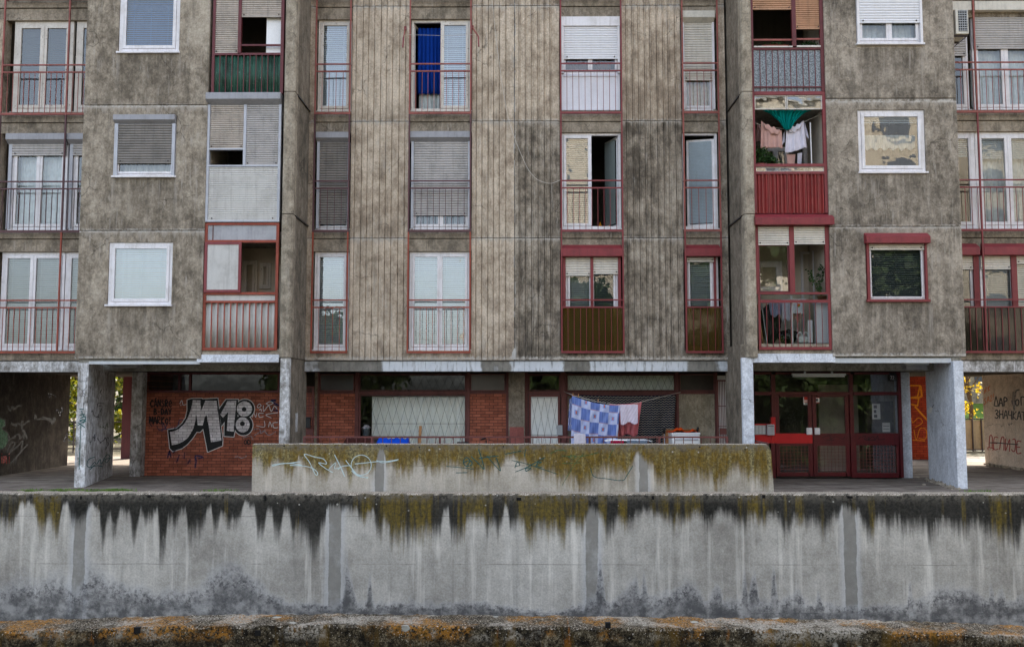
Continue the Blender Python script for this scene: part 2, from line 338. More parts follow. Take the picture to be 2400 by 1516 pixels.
# weathered garden walls ----------------------------------------------------
def mosswall(name, ztop, zbot, top_lo, top_hi, moss, olive_hi, joint=None, base=((112, 112, 114), (140, 140, 142), (166, 166, 168)), foot=.6, wetfoot=True, olive_amt=.8, blk=(15, 14, 11), fade=.55):
    N = NT(name, .93, .15); p = N.pos(); x, y, z = N.sep(p)[0:3]
    d = N.ma('SUBTRACT', ztop, z)
    med = N.noise(p, 3.6, 9, .76); fine = N.noise(p, 27, 5, .75); big = N.noise(p, .5, 4, .6)
    f = N.ma('ADD', N.ma('MULTIPLY', big, .62), N.ma('MULTIPLY', med, .38))
    c = N.ramp(f, [(.36, lin(base[0])), (.5, lin(base[1])), (.64, lin(base[2]))])
    g = N.ma('MULTIPLY_ADD', fine, 1.1, .45); c = N.mix(1, c, N.comb(g, g, g), 'MULTIPLY')
    # pale and dark run-off streaks
    s1 = N.noise(N.comb(N.ma('MULTIPLY', x, 3.6), 0., N.ma('MULTIPLY', z, .25)), 1, 6, .6)
    c = N.mix(N.sm(s1, .5, .74, 0, .38), c, lin([q*.72 for q in base[0]]))
    s2 = N.noise(N.comb(N.ma('MULTIPLY', x, 5.2), 5., N.ma('MULTIPLY', z, .3)), 1, 5, .6)
    c = N.mix(N.sm(s2, .5, .7, 0, .45), c, lin([min(255, q*1.2) for q in base[2]]))
    pt = N.sm(N.noise(p, 30, 3, .6), .66, .72); c = N.mix(N.ma('MULTIPLY', pt, .6), c, lin((52, 50, 48)))
    # board lines
    hl = N.ma('ABSOLUTE', N.ma('SUBTRACT', N.ma('FRACT', N.ma('ADD', N.ma('MULTIPLY', d, 1.05), N.ma('MULTIPLY', N.noise(p, 1.5, 4, .6), .05))), .5))
    hm = N.ma('MULTIPLY', N.sm(hl, .009, .003), N.sm(big, .42, .56)); c = N.mix(N.ma('MULTIPLY', hm, .55), c, lin((60, 58, 56)))
    if joint:
        x0, per, wd = joint
        t = N.ma('FRACT', N.ma('ADD', N.ma('DIVIDE', N.ma('SUBTRACT', x, x0), per), .5)); t = N.ma('ABSOLUTE', N.ma('MULTIPLY', N.ma('SUBTRACT', t, .5), per))
        t = N.ma('ADD', t, N.ma('MULTIPLY', N.ma('SUBTRACT', N.noise(N.vs(p, (3, 3, 2)), 1, 6, .7), .5), wd*.9))
        gm = N.noise(p, 5, 4, .6)
        c = N.mix(N.ma('MULTIPLY', N.sm(t, wd*2.2, wd*1.0), .55), c, lin((196, 196, 196)))
        c = N.mix(N.ma('MULTIPLY', N.sm(t, wd*1.05, wd*.9), N.sm(N.noise(p, 1.6, 6, .7), .3, .5, .55, .95)), c, N.mix(gm, lin((118, 115, 109)), lin((152, 148, 140))))
    if wetfoot:
        hb = N.ma('SUBTRACT', z, zbot)
        n3 = N.noise(N.comb(N.ma('MULTIPLY', x, .75), 2., N.ma('MULTIPLY', z, .6)), 1, 6, .62)
        spk = N.noise(N.comb(N.ma('MULTIPLY', x, 6.5), 8., 0.), 1, 2, .5)
        lim = N.ma('MAXIMUM', N.ma('MULTIPLY', N.n('ShaderNodeAttribute', attribute_name='damp').outputs['Fac'], N.sm(n3, .3, .7, .8, 1.2)), .05)
        rag = N.ma('MULTIPLY', N.ma('SUBTRACT', N.noise(p, 6, 8, .8), .5), .5)
        e = N.ma('DIVIDE', N.ma('ADD', hb, rag), lim)
        wet = N.mix(N.noise(p, 3.5, 6, .7), lin((38, 38, 42)), lin((104, 103, 102)))
        rim = N.ma('MULTIPLY', N.sm(e, 1.6, 1.02), .35); c = N.mix(rim, c, lin((196, 196, 198)))
        c = N.mix(N.ma('MULTIPLY', N.ma('MULTIPLY', N.sm(e, 1.35, .35), N.sm(N.noise(p, 2.1, 7, .75), .36, .58, .3, 1.)), .92), c, wet)
        c = N.mix(N.ma('MULTIPLY', N.ma('MULTIPLY', N.sm(e, 1.4, .9), N.sm(e, .3, .8)), N.ma('MULTIPLY', N.sm(N.noise(p, 11, 7, .8), .44, .62), .75)), c, lin((56, 54, 58)))
    # moss and lichen creeping down from the top edge
    n1 = N.noise(N.comb(N.ma('MULTIPLY', x, 1.7), 0., N.ma('MULTIPLY', z, .05)), 1, 2, .5)
    n2 = N.noise(N.comb(N.ma('ADD', N.ma('MULTIPLY', x, 3.9), N.ma('MULTIPLY', n1, 3.5)), 1., N.ma('MULTIPLY', z, .12)), 1, 2, .5)
    n4 = N.noise(N.comb(N.ma('MULTIPLY', x, 13.), 6., N.ma('MULTIPLY', z, .4)), 1, 3, .6)
    at_ = N.n('ShaderNodeAttribute', attribute_name='moss').outputs['Fac']; ao_ = N.n('ShaderNodeAttribute', attribute_name='olive').outputs['Fac']
    q = N.ma('ADD', N.ma('ADD', N.ma('MULTIPLY', n1, .5), N.ma('MULTIPLY', n2, .36)), N.ma('MULTIPLY', n4, .14))
    L = N.ma('MULTIPLY', at_, N.sm(N.ma('ADD', N.ma('MULTIPLY', n2, .45), N.ma('MULTIPLY', n4, .55)), .3, .7, .85, 1.45))
    rg = N.ma('SUBTRACT', N.noise(p, 13, 6, .75), .5); rv = N.ma('SUBTRACT', N.noise(N.vs(p, (18, 18, 2.2)), 1, 4, .65), .5)
    r = N.ma('DIVIDE', N.ma('ADD', d, N.ma('ADD', N.ma('MULTIPLY', rg, .12), N.ma('MULTIPLY', rv, .22))), L)
    m = N.sm(r, 1.2, .55)
    m = N.ma('MULTIPLY', m, N.sm(N.ma('ADD', N.noise(N.vs(p, (7, 7, 1.6), (4, 4, 4)), 1, 6, .7), N.ma('MULTIPLY', N.ma('SUBTRACT', 1., r), .35)), .38, .56, fade, 1.))
    ov = N.noise(N.comb(N.ma('MULTIPLY', x, 5.), 3., N.ma('MULTIPLY', z, .22)), 1, 4, .62)
    of = N.sm(N.ma('ADD', ov, N.ma('MULTIPLY_ADD', ao_, .34, -.2)), .44, .58, 0., olive_amt)
    of = N.ma('MULTIPLY', of, N.sm(N.noise(N.vs(p, (13, 13, 1.6), (2, 5, 1)), 1, 6, .72), .36, .56, .25, 1.))
    mo = N.mix(N.sm(N.noise(p, 15, 7, .78), .3, .7), lin([q_*.5 for q_ in moss]), lin([min(255, q_*1.12) for q_ in moss]))
    bk = N.mix(N.sm(N.noise(p, 17, 7, .78), .42, .62), lin(blk), lin([q_*1.8+18 for q_ in blk]))
    mc = N.mix(of, bk, mo)
    c = N.mix(N.ma('MULTIPLY', m, .95), c, mc)
    # grey crust along the very top with white lichen dots
    crust = N.ma('MULTIPLY', N.sm(N.ma('ADD', d, N.ma('MULTIPLY', N.noise(p, 8, 5, .7), .2)), .34, .1), N.sm(N.noise(p, 12, 7, .78), .4, .54))
    c = N.mix(N.ma('MULTIPLY', crust, .85), c, N.mix(fine, lin((66, 62, 54)), lin((140, 133, 122))))
    dots = N.voro(p, 9, 'F1'); dsel = N.sep(N.voro(p, 9, 'F1', 'Color'))[0]
    dm = N.ma('MULTIPLY', N.ma('MULTIPLY', N.sm(N.ma('ADD', dots, N.ma('MULTIPLY', N.noise(p, 3, 2, .5), .3)), .34, .24), N.ma('GREATER_THAN', dsel, .86)), N.sm(d, top_hi*.6, .05))
    c = N.mix(N.ma('MULTIPLY', dm, .8), c, lin((192, 188, 178)))
    # exposed aggregate on the top surface
    nz = N.sep(N.n('ShaderNodeNewGeometry').outputs['Normal'])[2]
    agg = N.mix(N.sm(N.noise(p, 45, 3, .6), .42, .58), lin((112, 100, 84)), lin((206, 194, 178)))
    c = N.mix(N.sm(nz, .45, .8), c, agg)
    N.col(c); N.bump(N.ma('ADD', N.ma('MULTIPLY', med, .5), N.ma('ADD', N.ma('MULTIPLY', fine, .3), N.ma('MULTIPLY', m, .25))), .6, .03)
    return N.m
def lichenwall(name, ztop):
    N = NT(name, .95, .15); p = N.pos(); x, y, z = N.sep(p)[0:3]; d = N.ma('SUBTRACT', ztop, z)
    a = N.noise(p, 9, 9, .8); b = N.noise(p, 2.6, 7, .75); f = N.noise(p, 46, 5, .8)
    c = N.ramp(N.ma('ADD', N.ma('MULTIPLY', a, .6), N.ma('MULTIPLY', f, .4)), [(.4, lin((13, 12, 10))), (.47, lin((40, 35, 26))), (.53, lin((86, 76, 58))), (.62, lin((160, 150, 128)))])
    c = N.mix(N.sm(b, .48, .62, 0, .75), c, N.mix(f, lin((12, 11, 9)), lin((44, 38, 30))))
    st = N.noise(N.comb(N.ma('MULTIPLY', x, 3.2), 0., N.ma('MULTIPLY', z, .7)), 1, 5, .65)
    c = N.mix(N.ma('MULTIPLY', N.sm(st, .55, .66), .7), c, N.mix(f, lin((70, 52, 16)), lin((120, 92, 32))))
    st2 = N.noise(N.comb(N.ma('MULTIPLY', x, 6), 7., N.ma('MULTIPLY', z, 1.2)), 1, 5, .65)
    c = N.mix(N.ma('MULTIPLY', N.sm(st2, .6, .68), .8), c, N.mix(f, lin((96, 54, 14)), lin((158, 100, 30))))
    nz = N.sep(N.n('ShaderNodeNewGeometry').outputs['Normal'])[2]
    tp_ = N.ramp(f, [(.4, lin((26, 22, 17))), (.48, lin((62, 54, 42))), (.54, lin((106, 94, 76))), (.6, lin((206, 196, 180)))])
    c = N.mix(N.ma('MULTIPLY', N.sm(nz, .35, .8), N.sm(b, .4, .54, .2, .8)), c, tp_)
    # orange and white lichen concentrated along the top
    e = N.sm(N.ma('ADD', d, N.ma('MULTIPLY', N.noise(p, 4, 5, .7), .16)), .22, .09)
    e = N.ma('MAXIMUM', e, N.sm(nz, .4, .8))
    o1 = N.noise(N.vs(p, (1.2, 1.2, 1.2), (3, 1, 2)), 1, 3, .6); o2 = N.noise(p, 26, 6, .8)
    om = N.ma('MULTIPLY', N.ma('MULTIPLY', e, N.sm(o1, .46, .58)), N.sm(o2, .465, .54))
    c = N.mix(om, c, N.mix(f, lin((104, 68, 26)), lin((196, 138, 58))))
    w1 = N.noise(N.vs(p, (1.4, 1.4, 1.4), (9, 4, 7)), 1, 3, .6); w2 = N.noise(p, 34, 6, .8)
    wm = N.ma('MULTIPLY', N.ma('MULTIPLY', e, N.sm(w1, .52, .6)), N.sm(w2, .44, .54))
    c = N.mix(wm, c, N.mix(f, lin((120, 112, 98)), lin((206, 198, 184))))
    sp = N.sm(N.noise(p, 40, 3, .6), .63, .68); c = N.mix(N.ma('MULTIPLY', sp, N.ma('MULTIPLY_ADD', e, .6, .2)), c, lin((220, 212, 198)))
    vd = N.voro(p, 3.6); vsel = N.sep(N.voro(p, 3.6, 'F1', 'Color'))[0]; rg = N.ma('ADD', vd, N.ma('MULTIPLY', N.ma('SUBTRACT', N.noise(p, 22, 4, .7), .5), .16))
    c = N.mix(N.ma('MULTIPLY', N.sm(rg, .24, .17), N.ma('GREATER_THAN', vsel, .80)), c, N.mix(f, lin((120, 118, 108)), lin((206, 204, 194))))
    N.col(c); N.bump(N.ma('ADD', a, N.ma('MULTIPLY', f, .5)), .9, .035); return N.m
def paving():
    N = NT('dusty_terrace_paving', .95, .15); p = N.pos(); x, y, z = N.sep(p)[0:3]
    a = N.noise(N.vs(p, (1.2, 4, 1)), 1, 7, .7); f = N.noise(p, 40, 4, .7)
    c = N.ramp(a, [(.34, lin((84, 76, 70))), (.5, lin((122, 112, 102))), (.64, lin((150, 140, 128)))])
    g = N.ma('MULTIPLY_ADD', f, .8, .6); c = N.mix(1, c, N.comb(g, g, g), 'MULTIPLY')
    bt = N.n('ShaderNodeTexBrick', {'Vector': N.comb(x, y, 0.), 'Scale': 1., 'Mortar Size': .008, 'Brick Width': .4, 'Row Height': .4}); bt.offset = 0
    c = N.mix(N.ma('MULTIPLY', bt.outputs[1], .5), c, lin((56, 50, 44)))
    N.col(c); N.bump(f, .4); return N.m
M['paving'] = paving()
def earth(name, c1, c2, c3):
    N = NT(name, .95, .1); p = N.pos(); a = N.noise(p, 1.3, 8, .7); f = N.noise(p, 30, 4, .7)
    c = N.ramp(N.ma('ADD', N.ma('MULTIPLY', a, .7), N.ma('MULTIPLY', f, .3)), [(.38, lin(c1)), (.5, lin(c2)), (.62, lin(c3))]); N.col(c); N.bump(f, .6, .03); return N.m
M['ground'] = earth('trodden_ground', (56, 54, 44), (84, 80, 66), (112, 104, 88))
M['lawn'] = earth('mown_lawn', (56, 80, 30), (86, 112, 44), (120, 140, 66))
def leaf(name, c, c2, t=.45):
    N = NT(name, .6, .3)
    r = N.n('ShaderNodeObjectInfo'); p = N.pos(); a = N.noise(p, 2.2, 3, .6); b = N.noise(p, 14, 2, .5)
    o = N.mix(N.sm(N.ma('ADD', N.ma('MULTIPLY', a, .5), N.ma('MULTIPLY', b, .5)), .4, .6), lin(c), lin(c2)); N.col(o)
    tr = N.n('ShaderNodeBsdfTranslucent', [o]).outputs[0]
    s = N.n('ShaderNodeMixShader', [t, N.b.outputs[0], tr]); N.t.links.new(s.outputs[0], N.o.inputs[0]); return N.m
M['leafgreen'] = leaf('green_leaf', (28, 46, 18), (60, 74, 28), .3); M['leafyellow'] = leaf('yellow_green_leaf', (70, 84, 20), (132, 124, 28), .45)
M['leafgold'] = leaf('golden_leaf', (170, 140, 24), (206, 176, 44), .45); M['leafdark'] = leaf('dark_potted_leaf', (34, 62, 30), (66, 96, 46), .3)
M['bark'] = paint('tree_bark', (84, 70, 56), .9, .5)
M['facing'] = paint('cream_render', (164, 154, 138), .9, .4)
M['farwin'] = paint('dark_far_window', (60, 66, 74), .2, .1)
M['grass'] = leaf('grass_blade', (70, 104, 34), (116, 150, 60), .3)
# ------------------------------------------------------------------ mesh helpers
class MB:
    def __init__(s): s.v = []; s.f = []; s.uv = {}; s.mi = []; s.cm = 0
    def add(s, vs, fs, uvs=None):
        o = len(s.v); s.v += [tuple(v) for v in vs]
        for f in fs: s.f.append([i+o for i in f]); s.mi.append(s.cm)
        if uvs:
            for i, u in enumerate(uvs): s.uv[o+i] = u
        return s
    def box(s, x0, x1, y0, y1, z0, z1):
        if x1 < x0: x0, x1 = x1, x0
        if y1 < y0: y0, y1 = y1, y0
        if z1 < z0: z0, z1 = z1, z0
        v = [(x, y, z) for x in (x0, x1) for y in (y0, y1) for z in (z0, z1)]
        return s.add(v, [(0, 1, 3, 2), (4, 6, 7, 5), (0, 4, 5, 1), (2, 3, 7, 6), (0, 2, 6, 4), (1, 5, 7, 3)])
    def prism(s, pts, d):                     # closed polygon (3-D) swept along vector d
        n = len(pts); p = [Vector(q) for q in pts]; d = Vector(d)
        nrm = sum(((p[i]-p[0]).cross(p[(i+1) % n]-p[0]) for i in range(1, n)), Vector())
        if nrm.dot(d) > 0: p.reverse()
        v = p+[q+d for q in p]
        return s.add(v, [list(range(n)), [2*n-1-i for i in range(n)]]+[[i, i+n, (i+1) % n+n, (i+1) % n] for i in range(n)])
    def plan(s, xy, z0, z1): return s.prism([(x, y, z0) for x, y in xy], (0, 0, z1-z0))
    def xprof(s, yz, x0, x1): return s.prism([(x0, y, z) for y, z in yz], (x1-x0, 0, 0))
    def poly(s, pts): return s.add(pts, [list(range(len(pts)))])
    def tube(s, pts, r, n=6, r2=None, cap=True):
        P = [Vector(p) for p in pts]; rings = []; up = None
        for i, p in enumerate(P):
            t = (P[min(i+1, len(P)-1)]-P[max(i-1, 0)]).normalized()
            if up is None: up = t.orthogonal().normalized()
            up = (up-t*up.dot(t)).normalized(); w = t.cross(up)
            rr = r if r2 is None else r+(r2-r)*i/(len(P)-1)
            rings.append([p+(up*math.cos(2*math.pi*k/n)+w*math.sin(2*math.pi*k/n))*rr for k in range(n)])
        v = [q for g in rings for q in g]; f = []
        for i in range(len(P)-1):
            for k in range(n): f.append([i*n+k, i*n+(k+1) % n, (i+1)*n+(k+1) % n, (i+1)*n+k])
        if cap: f += [list(range(n))[::-1], [(len(P)-1)*n+k for k in range(n)]]
        return s.add(v, f)
    def lathe(s, c, prof, n=20):              # profile of (r, z) about the vertical axis through c
        c = Vector(c); v = []
        for r, z in prof:
            for k in range(n): a = 2*math.pi*k/n; v.append(c+Vector((r*math.cos(a), r*math.sin(a), z)))
        f = [[i*n+k, i*n+(k+1) % n, (i+1)*n+(k+1) % n, (i+1)*n+k] for i in range(len(prof)-1) for k in range(n)]
        f += [list(range(n))[::-1], [(len(prof)-1)*n+k for k in range(n)]]
        return s.add(v, f)
    def grid(s, fn, nu, nv):                  # fn(u, v) -> point
        v = []; uv = []
        for j in range(nv+1):
            for i in range(nu+1): u, w = i/nu, j/nv; v.append(fn(u, w)); uv.append((u, 1-w))
        f = [[j*(nu+1)+i, (j+1)*(nu+1)+i, (j+1)*(nu+1)+i+1, j*(nu+1)+i+1] for j in range(nv) for i in range(nu)]
        return s.add(v, f, uv)
    def holed(s, x0, x1, z0, z1, h, y0, y1):  # wall slab with one rectangular hole
        a, b, c, d = h
        o = [(x0, z0), (x1, z0), (x1, z1), (x0, z1)]; i = [(a, c), (b, c), (b, d), (a, d)]
        v = [(p, y0, q) for p, q in o+i]+[(p, y1, q) for p, q in o+i]; f = []
        for k in range(4):
            m = (k+1) % 4
            f += [[k, m, m+4, k+4], [k+8, k+12, m+12, m+8], [k, k+8, m+8, m], [k+4, m+4, m+12, k+12]]
        return s.add(v, f)
    def build(s, name, mat, par=None, smooth=False, bevel=0., label=None, thick=0., recalc=False, kind=None):
        me = bpy.data.meshes.new(name); me.from_pydata(s.v, [], s.f); me.validate()
        for m in (mat if isinstance(mat, (list, tuple)) else [mat]): me.materials.append(M[m] if isinstance(m, str) else m)
        if s.uv:
            l = me.uv_layers.new(name='UVMap')
            for lp in me.loops: l.data[lp.index].uv = s.uv.get(lp.vertex_index, (0, 0))
        if isinstance(mat, (list, tuple)) and len(s.mi) == len(me.polygons): me.polygons.foreach_set('material_index', s.mi)
        if smooth: me.polygons.foreach_set('use_smooth', [True]*len(me.polygons))
        if recalc:
            b = bmesh.new(); b.from_mesh(me); bmesh.ops.recalc_face_normals(b, faces=b.faces); b.to_mesh(me); b.free()
        o = bpy.data.objects.new(name, me); COL.objects.link(o)
        if par:
            o.parent = par; w = Vector()
            q = par
            while q: w += q.location; q = q.parent
            o.location = -w
        if bevel:
            b = o.modifiers.new('bevel', 'BEVEL'); b.width = bevel; b.segments = 2; b.limit_method = 'ANGLE'; b.angle_limit = .7
        if thick:
            b = o.modifiers.new('solidify', 'SOLIDIFY'); b.thickness = thick; b.offset = 0
        if label: o['label'] = label
        if kind: o['kind'] = kind
        return o
def thing(name, label, cat, loc=(0, 0, 0), group=None):
    o = bpy.data.objects.new(name, None); COL.objects.link(o); o.location = loc; o['label'] = label; o['category'] = cat
    if group: o['group'] = group
    return o
def tag(o, label, cat, group=None):
    o['label'] = label; o['category'] = cat
    if group: o['group'] = group
    return o
def struct(mb, name, mat, **k):
    o = mb.build(name, mat, **k); o['kind'] = 'structure'; return o

# ------------------------------------------------------------------ building pieces
BLD = thing('apartment_building', 'weathered brown concrete apartment block with ribbed panels, red railings and two projecting bays', 'building', (0, D, 0))
def part(mb, name, mat, par=BLD, **k): return mb.build(name, mat, par, **k)

def frame_boxes(m, x0, x1, z0, z1, y0, y1, w):
    m.box(x0, x0+w, y0, y1, z0, z1); m.box(x1-w, x1, y0, y1, z0, z1)
    m.box(x0+w, x1-w, y0, y1, z1-w, z1); m.box(x0+w, x1-w, y0, y1, z0, z0+w)
def blind(x0, x1, z0, z1, y, mat, par, pitch=.05, tilt=.95, drop=1.):
    m = MB(); zb = z1-(z1-z0)*drop; n = max(2, int((z1-zb)/pitch)); dy = .024*math.cos(tilt); dz = .024*math.sin(tilt)
    for i in range(n):
        z = z1-(i+.5)*pitch; j = rnd.uniform(-.002, .002); k = rnd.uniform(-.004, .004)
        m.add([(x0, y-dy, z-dz+j), (x1, y-dy, z-dz+k), (x1, y+dy, z+dz+k), (x0, y+dy, z+dz+j)], [(0, 1, 2, 3)])
    m.box(x0, x1, y-.02, y+.02, z1, z1+.025)
    for t in ((.18, .82) if x1-x0 < .9 else (.15, .5, .85)):
        xx = x0+(x1-x0)*t; m.box(xx-.004, xx+.004, y-.03, y-.027, zb, z1)
    return part(m, 'venetian_blind', mat, par)
def shutter(x0, x1, z0, z1, y, mat, par, pitch=.06, rails='alu', dp=.022):
    m = MB(); n = max(1, round((z1-z0)/pitch)); h = (z1-z0)/n; pr = []
    for i in range(n):
        b = z0+i*h; pr += [(y+dp, b), (y+.003, b+.2*h), (y-.004, b+.5*h), (y+.001, b+.85*h), (y+dp, b+.93*h)]
    pr.append((y+dp, z1)); pr += [(y+.03, z1), (y+.03, z0)]
    v = [(x0, a, b) for a, b in pr]+[(x1, a, b) for a, b in pr]; k = len(pr)
    m.add(v, [[i, i+k, (i+1) % k+k, (i+1) % k] for i in range(k)])
    m.box(x0, x1, y-.006, y+.034, z0-.035, z0-.001)
    o = part(m, 'roller_shutter', mat, par)
    d = MB()
    for t in (.06, .94):
        q = x0+(x1-x0)*t; d.box(q-.012, q+.012, y-.02, y-.003, z0+.0, z0+.028)
    part(d, 'shutter_stop', 'iron', par)
    return o
def shutter_box(x0, x1, z0, z1, y0, y1, mat, par, slant='bottom', tall=.55):
    m = MB(); h = z1-z0
    if slant == 'top': pr = [(y1, z0), (y0, z0), (y0, z0+h*.55), (y0+(y1-y0)*.75, z1), (y1, z1)]
    elif slant == 'bottom': pr = [(y1, z0), (y0+(y1-y0)*.55, z0), (y0, z0+h*.38), (y0, z1), (y1, z1)]
    else: pr = [(y1, z0), (y0, z0), (y0, z1), (y1, z1)]
    m.xprof(pr, x0, x1); return part(m, 'shutter_box', mat, par, bevel=.006)
def window(x0, x1, z0, z1, y, fm='pvc', n=1, bl=None, drop=1., fw=.05, sw=.055, ratios=None, openi=(), gl='glass', label=None, sill=None, name='window', par=BLD, tilt=1., zmin=None):
    m = MB(); frame_boxes(m, x0, x1, z0, z1, y, y+.075, fw)
    r = ratios or [1/n]*n; a = x0+fw; W = x1-x0-2*fw; cells = []
    for i, q in enumerate(r):
        b = a+W*q; cells.append((a, b)); a = b
    for i, (a, b) in enumerate(cells):
        if i not in openi: frame_boxes(m, a+.004, b-.004, z0+fw+.004, z1-fw-.004, y-.016, y+.045, sw)
    if n > 1:
        for a, b in cells[1:]: m.box(a-.014, a+.014, y-.026, y-.0165, z0+fw+.01, z1-fw-.01)
    if sill: m.box(x0-.03, x1+.03, y-sill, y-.002, z0-.045, z0-.002)
    o = part(m, name, fm, par, bevel=.004, label=label)
    for i, (a, b) in enumerate(cells):
        if i in openi: continue
        g = MB(); A, B, C, E = a+sw, b-sw, z0+fw+sw, z1-fw-sw
        g.add([(A, y+.015, C), (B, y+.015, C), (B, y+.015, E), (A, y+.015, E)], [(0, 1, 2, 3)]); part(g, 'pane', gl if not isinstance(gl, (list, tuple)) else gl[i], o)
        bm = bl[i] if isinstance(bl, (list, tuple)) else bl
        dr = drop[i] if isinstance(drop, (list, tuple)) else drop
        if bm: blind(A-.02, B+.02, C-.02, E+.02, y+.075+.035, bm, o, tilt=tilt, drop=dr)
    return o, cells
def leaf_sash(hx, z0, z1, y, w, ang, par, mat='pvc', bl='bl_grey', side=1):
    """a sash swung inward about the vertical line x=hx; side=-1 hangs to the left of the hinge when shut"""
    c, s_ = math.cos(ang), math.sin(ang)
    P = lambda t, k, z: (hx+side*(t*c-k*s_), y+t*s_+k*c, z)
    def bx(m, t0, t1, k0, k1, a, b):
        v = [P(t, k, z) for t in (t0, t1) for k in (k0, k1) for z in (a, b)]
        m.add(v, [(0, 1, 3, 2), (4, 6, 7, 5), (0, 4, 5, 1), (2, 3, 7, 6), (0, 2, 6, 4), (1, 5, 7, 3)])
    m = MB(); q = .06
    bx(m, 0, q, 0, .05, z0, z1); bx(m, w-q, w, 0, .05, z0, z1); bx(m, q, w-q, 0, .05, z1-q, z1); bx(m, q, w-q, 0, .05, z0, z0+q)
    o = part(m, 'sash', mat, par, recalc=True)
    g = MB(); g.add([P(q, .025, z0+q), P(w-q, .025, z0+q), P(w-q, .025, z1-q), P(q, .025, z1-q)], [(0, 1, 2, 3)]); part(g, 'pane', 'glass', par)
    if bl:
        b = MB(); n = int((z1-z0-2*q)/.035)
        for i in range(n):
            z = z1-q-(i+.5)*.035; b.add([P(q, -.03, z-.014), P(w-q, -.03, z-.014), P(w-q, -.045, z+.014), P(q, -.045, z+.014)], [(0, 1, 2, 3)])
        part(b, 'venetian_blind', bl, par)
    return o
def railing(x0, x1, zb, z1, z2, zt, y, mat, par=BLD, n=None, u=.036, pitch=.14, lab=None, up=(1, 1), mids=()):
    m = MB()
    if up[0]: m.box(x0-u/2, x0+u/2, y-u/2, y+u/2, zb, zt)
    if up[1]: m.box(x1-u/2, x1+u/2, y-u/2, y+u/2, zb, zt)
    e = .003
    for xm in mids: m.box(xm-u/2, xm+u/2, y-u/2, y+u/2, zb, zt)
    m.box(x0+u/2, x1-u/2, y-.017, y+.017, zb, zb+.05)
    for z in (z1, z2): m.box(x0+u/2, x1-u/2, y-.016, y+.016, z-.016, z+.016)
    n = n or max(2, round((x1-x0)/pitch))
    for i in range(1, n):
        q = x0+(x1-x0)*i/n+rnd.uniform(-.004, .004); b = rnd.uniform(-.004, .004)
        if any(abs(q-xm) < .04 for xm in mids): continue
        m.add([(q-.006, y-.006, zb+.05), (q+.006, y-.006, zb+.05), (q+.006, y+.006, zb+.05), (q-.006, y+.006, zb+.05)]+
              [(q-.006+b, y-.006, z2-.016), (q+.006+b, y-.006, z2-.016), (q+.006+b, y+.006, z2-.016), (q-.006+b, y+.006, z2-.016)],
              [(0, 1, 5, 4), (1, 2, 6, 5), (2, 3, 7, 6), (3, 0, 4, 7)])
    for xx in (x0, x1):
        for z in (zb+.03, z1): m.box(xx-.012, xx+.012, y+u/2, D+.02, z-.012, z+.012) if y < D else None
    return part(m, 'railing', mat, par, label=lab)
def cloth(fn, nu, nv, name, mat, label=None, cat=None, par=None, group=None, thick=.006):
    m = MB(); m.grid(fn, nu, nv); o = m.build(name, mat, par, smooth=True, thick=thick)
    if cat: tag(o, label, cat, group)
    return o
def curtain(x0, x1, z0, z1, y, mat, label, folds=9, amp=.03, cat='curtain', gather=0., hem=0.):
    ph = rnd.uniform(0, 6)
    def fn(u, v):
        a = amp*(.5+.5*v); w = math.sin(u*folds*6.283+ph+.6*math.sin(v*3+ph))+.35*math.sin(u*folds*2.3*6.28+2*ph)
        return (x0+(x1-x0)*u+.3*a*math.cos(u*folds*6.283+ph), y+a*w, z1-(z1-z0)*v+hem*math.sin(u*40)*v)
    return cloth(fn, folds*10, 10, 'curtain', mat, label, cat)
def corrugated(x0, x1, z0, z1, y, mat, par, pitch=.1, amp=.02, name='infill_panel', sharp=False):
    m = MB(); n = max(4, round((x1-x0)/pitch)*8); pr = []
    for i in range(n+1):
        t = i/n*(n/8)*6.283
        s_ = math.sin(t); s_ = max(-1, min(1, s_*2.2)) if sharp else s_
        pr.append((x0+(x1-x0)*i/n, y+amp*s_))
    v = [(a, b, z0) for a, b in pr]+[(a, b, z1) for a, b in pr]; k = len(pr)
    m.add(v, [[i, i+1, i+1+k, i+k] for i in range(k-1)])
    return part(m, name, mat, par, smooth=not sharp, thick=.004)

# rows of storeys: joint above, window top/bottom, railing bottom and its two rails (pixels on the facade plane)
zp = lambda py: Z(1208, py, D)
ZBOT = zp(844)
ROW = {'A': dict(j=zp(558), wt=zp(588), wb=zp(818), rb=zp(828), r1=zp(704), r2=zp(721)),
       'B': dict(j=zp(284), wt=zp(309), wb=zp(534), rb=zp(545), r1=zp(426), r2=zp(443)),
       'C': dict(j=zp(14), wt=zp(42), wb=zp(256), rb=zp(270), r1=zp(153), r2=zp(170))}
ROW['D'] = {k: v+HS for k, v in ROW['C'].items()}
ZTOP = ROW['D']['j']
JZ = [ZBOT, ROW['A']['j'], ROW['B']['j'], ROW['C']['j'], ROW['D']['j']]
YR = D-.09                                                    # railing plane
cx = lambda px: X(px, 690, D)
COLS = [(cx(733), cx(815)), (cx(957), cx(1102)), (cx(1316), cx(1460)), (cx(1606), cx(1690))]
XL, XR = cx(711), cx(1709); XM = cx(1206)
G = .007
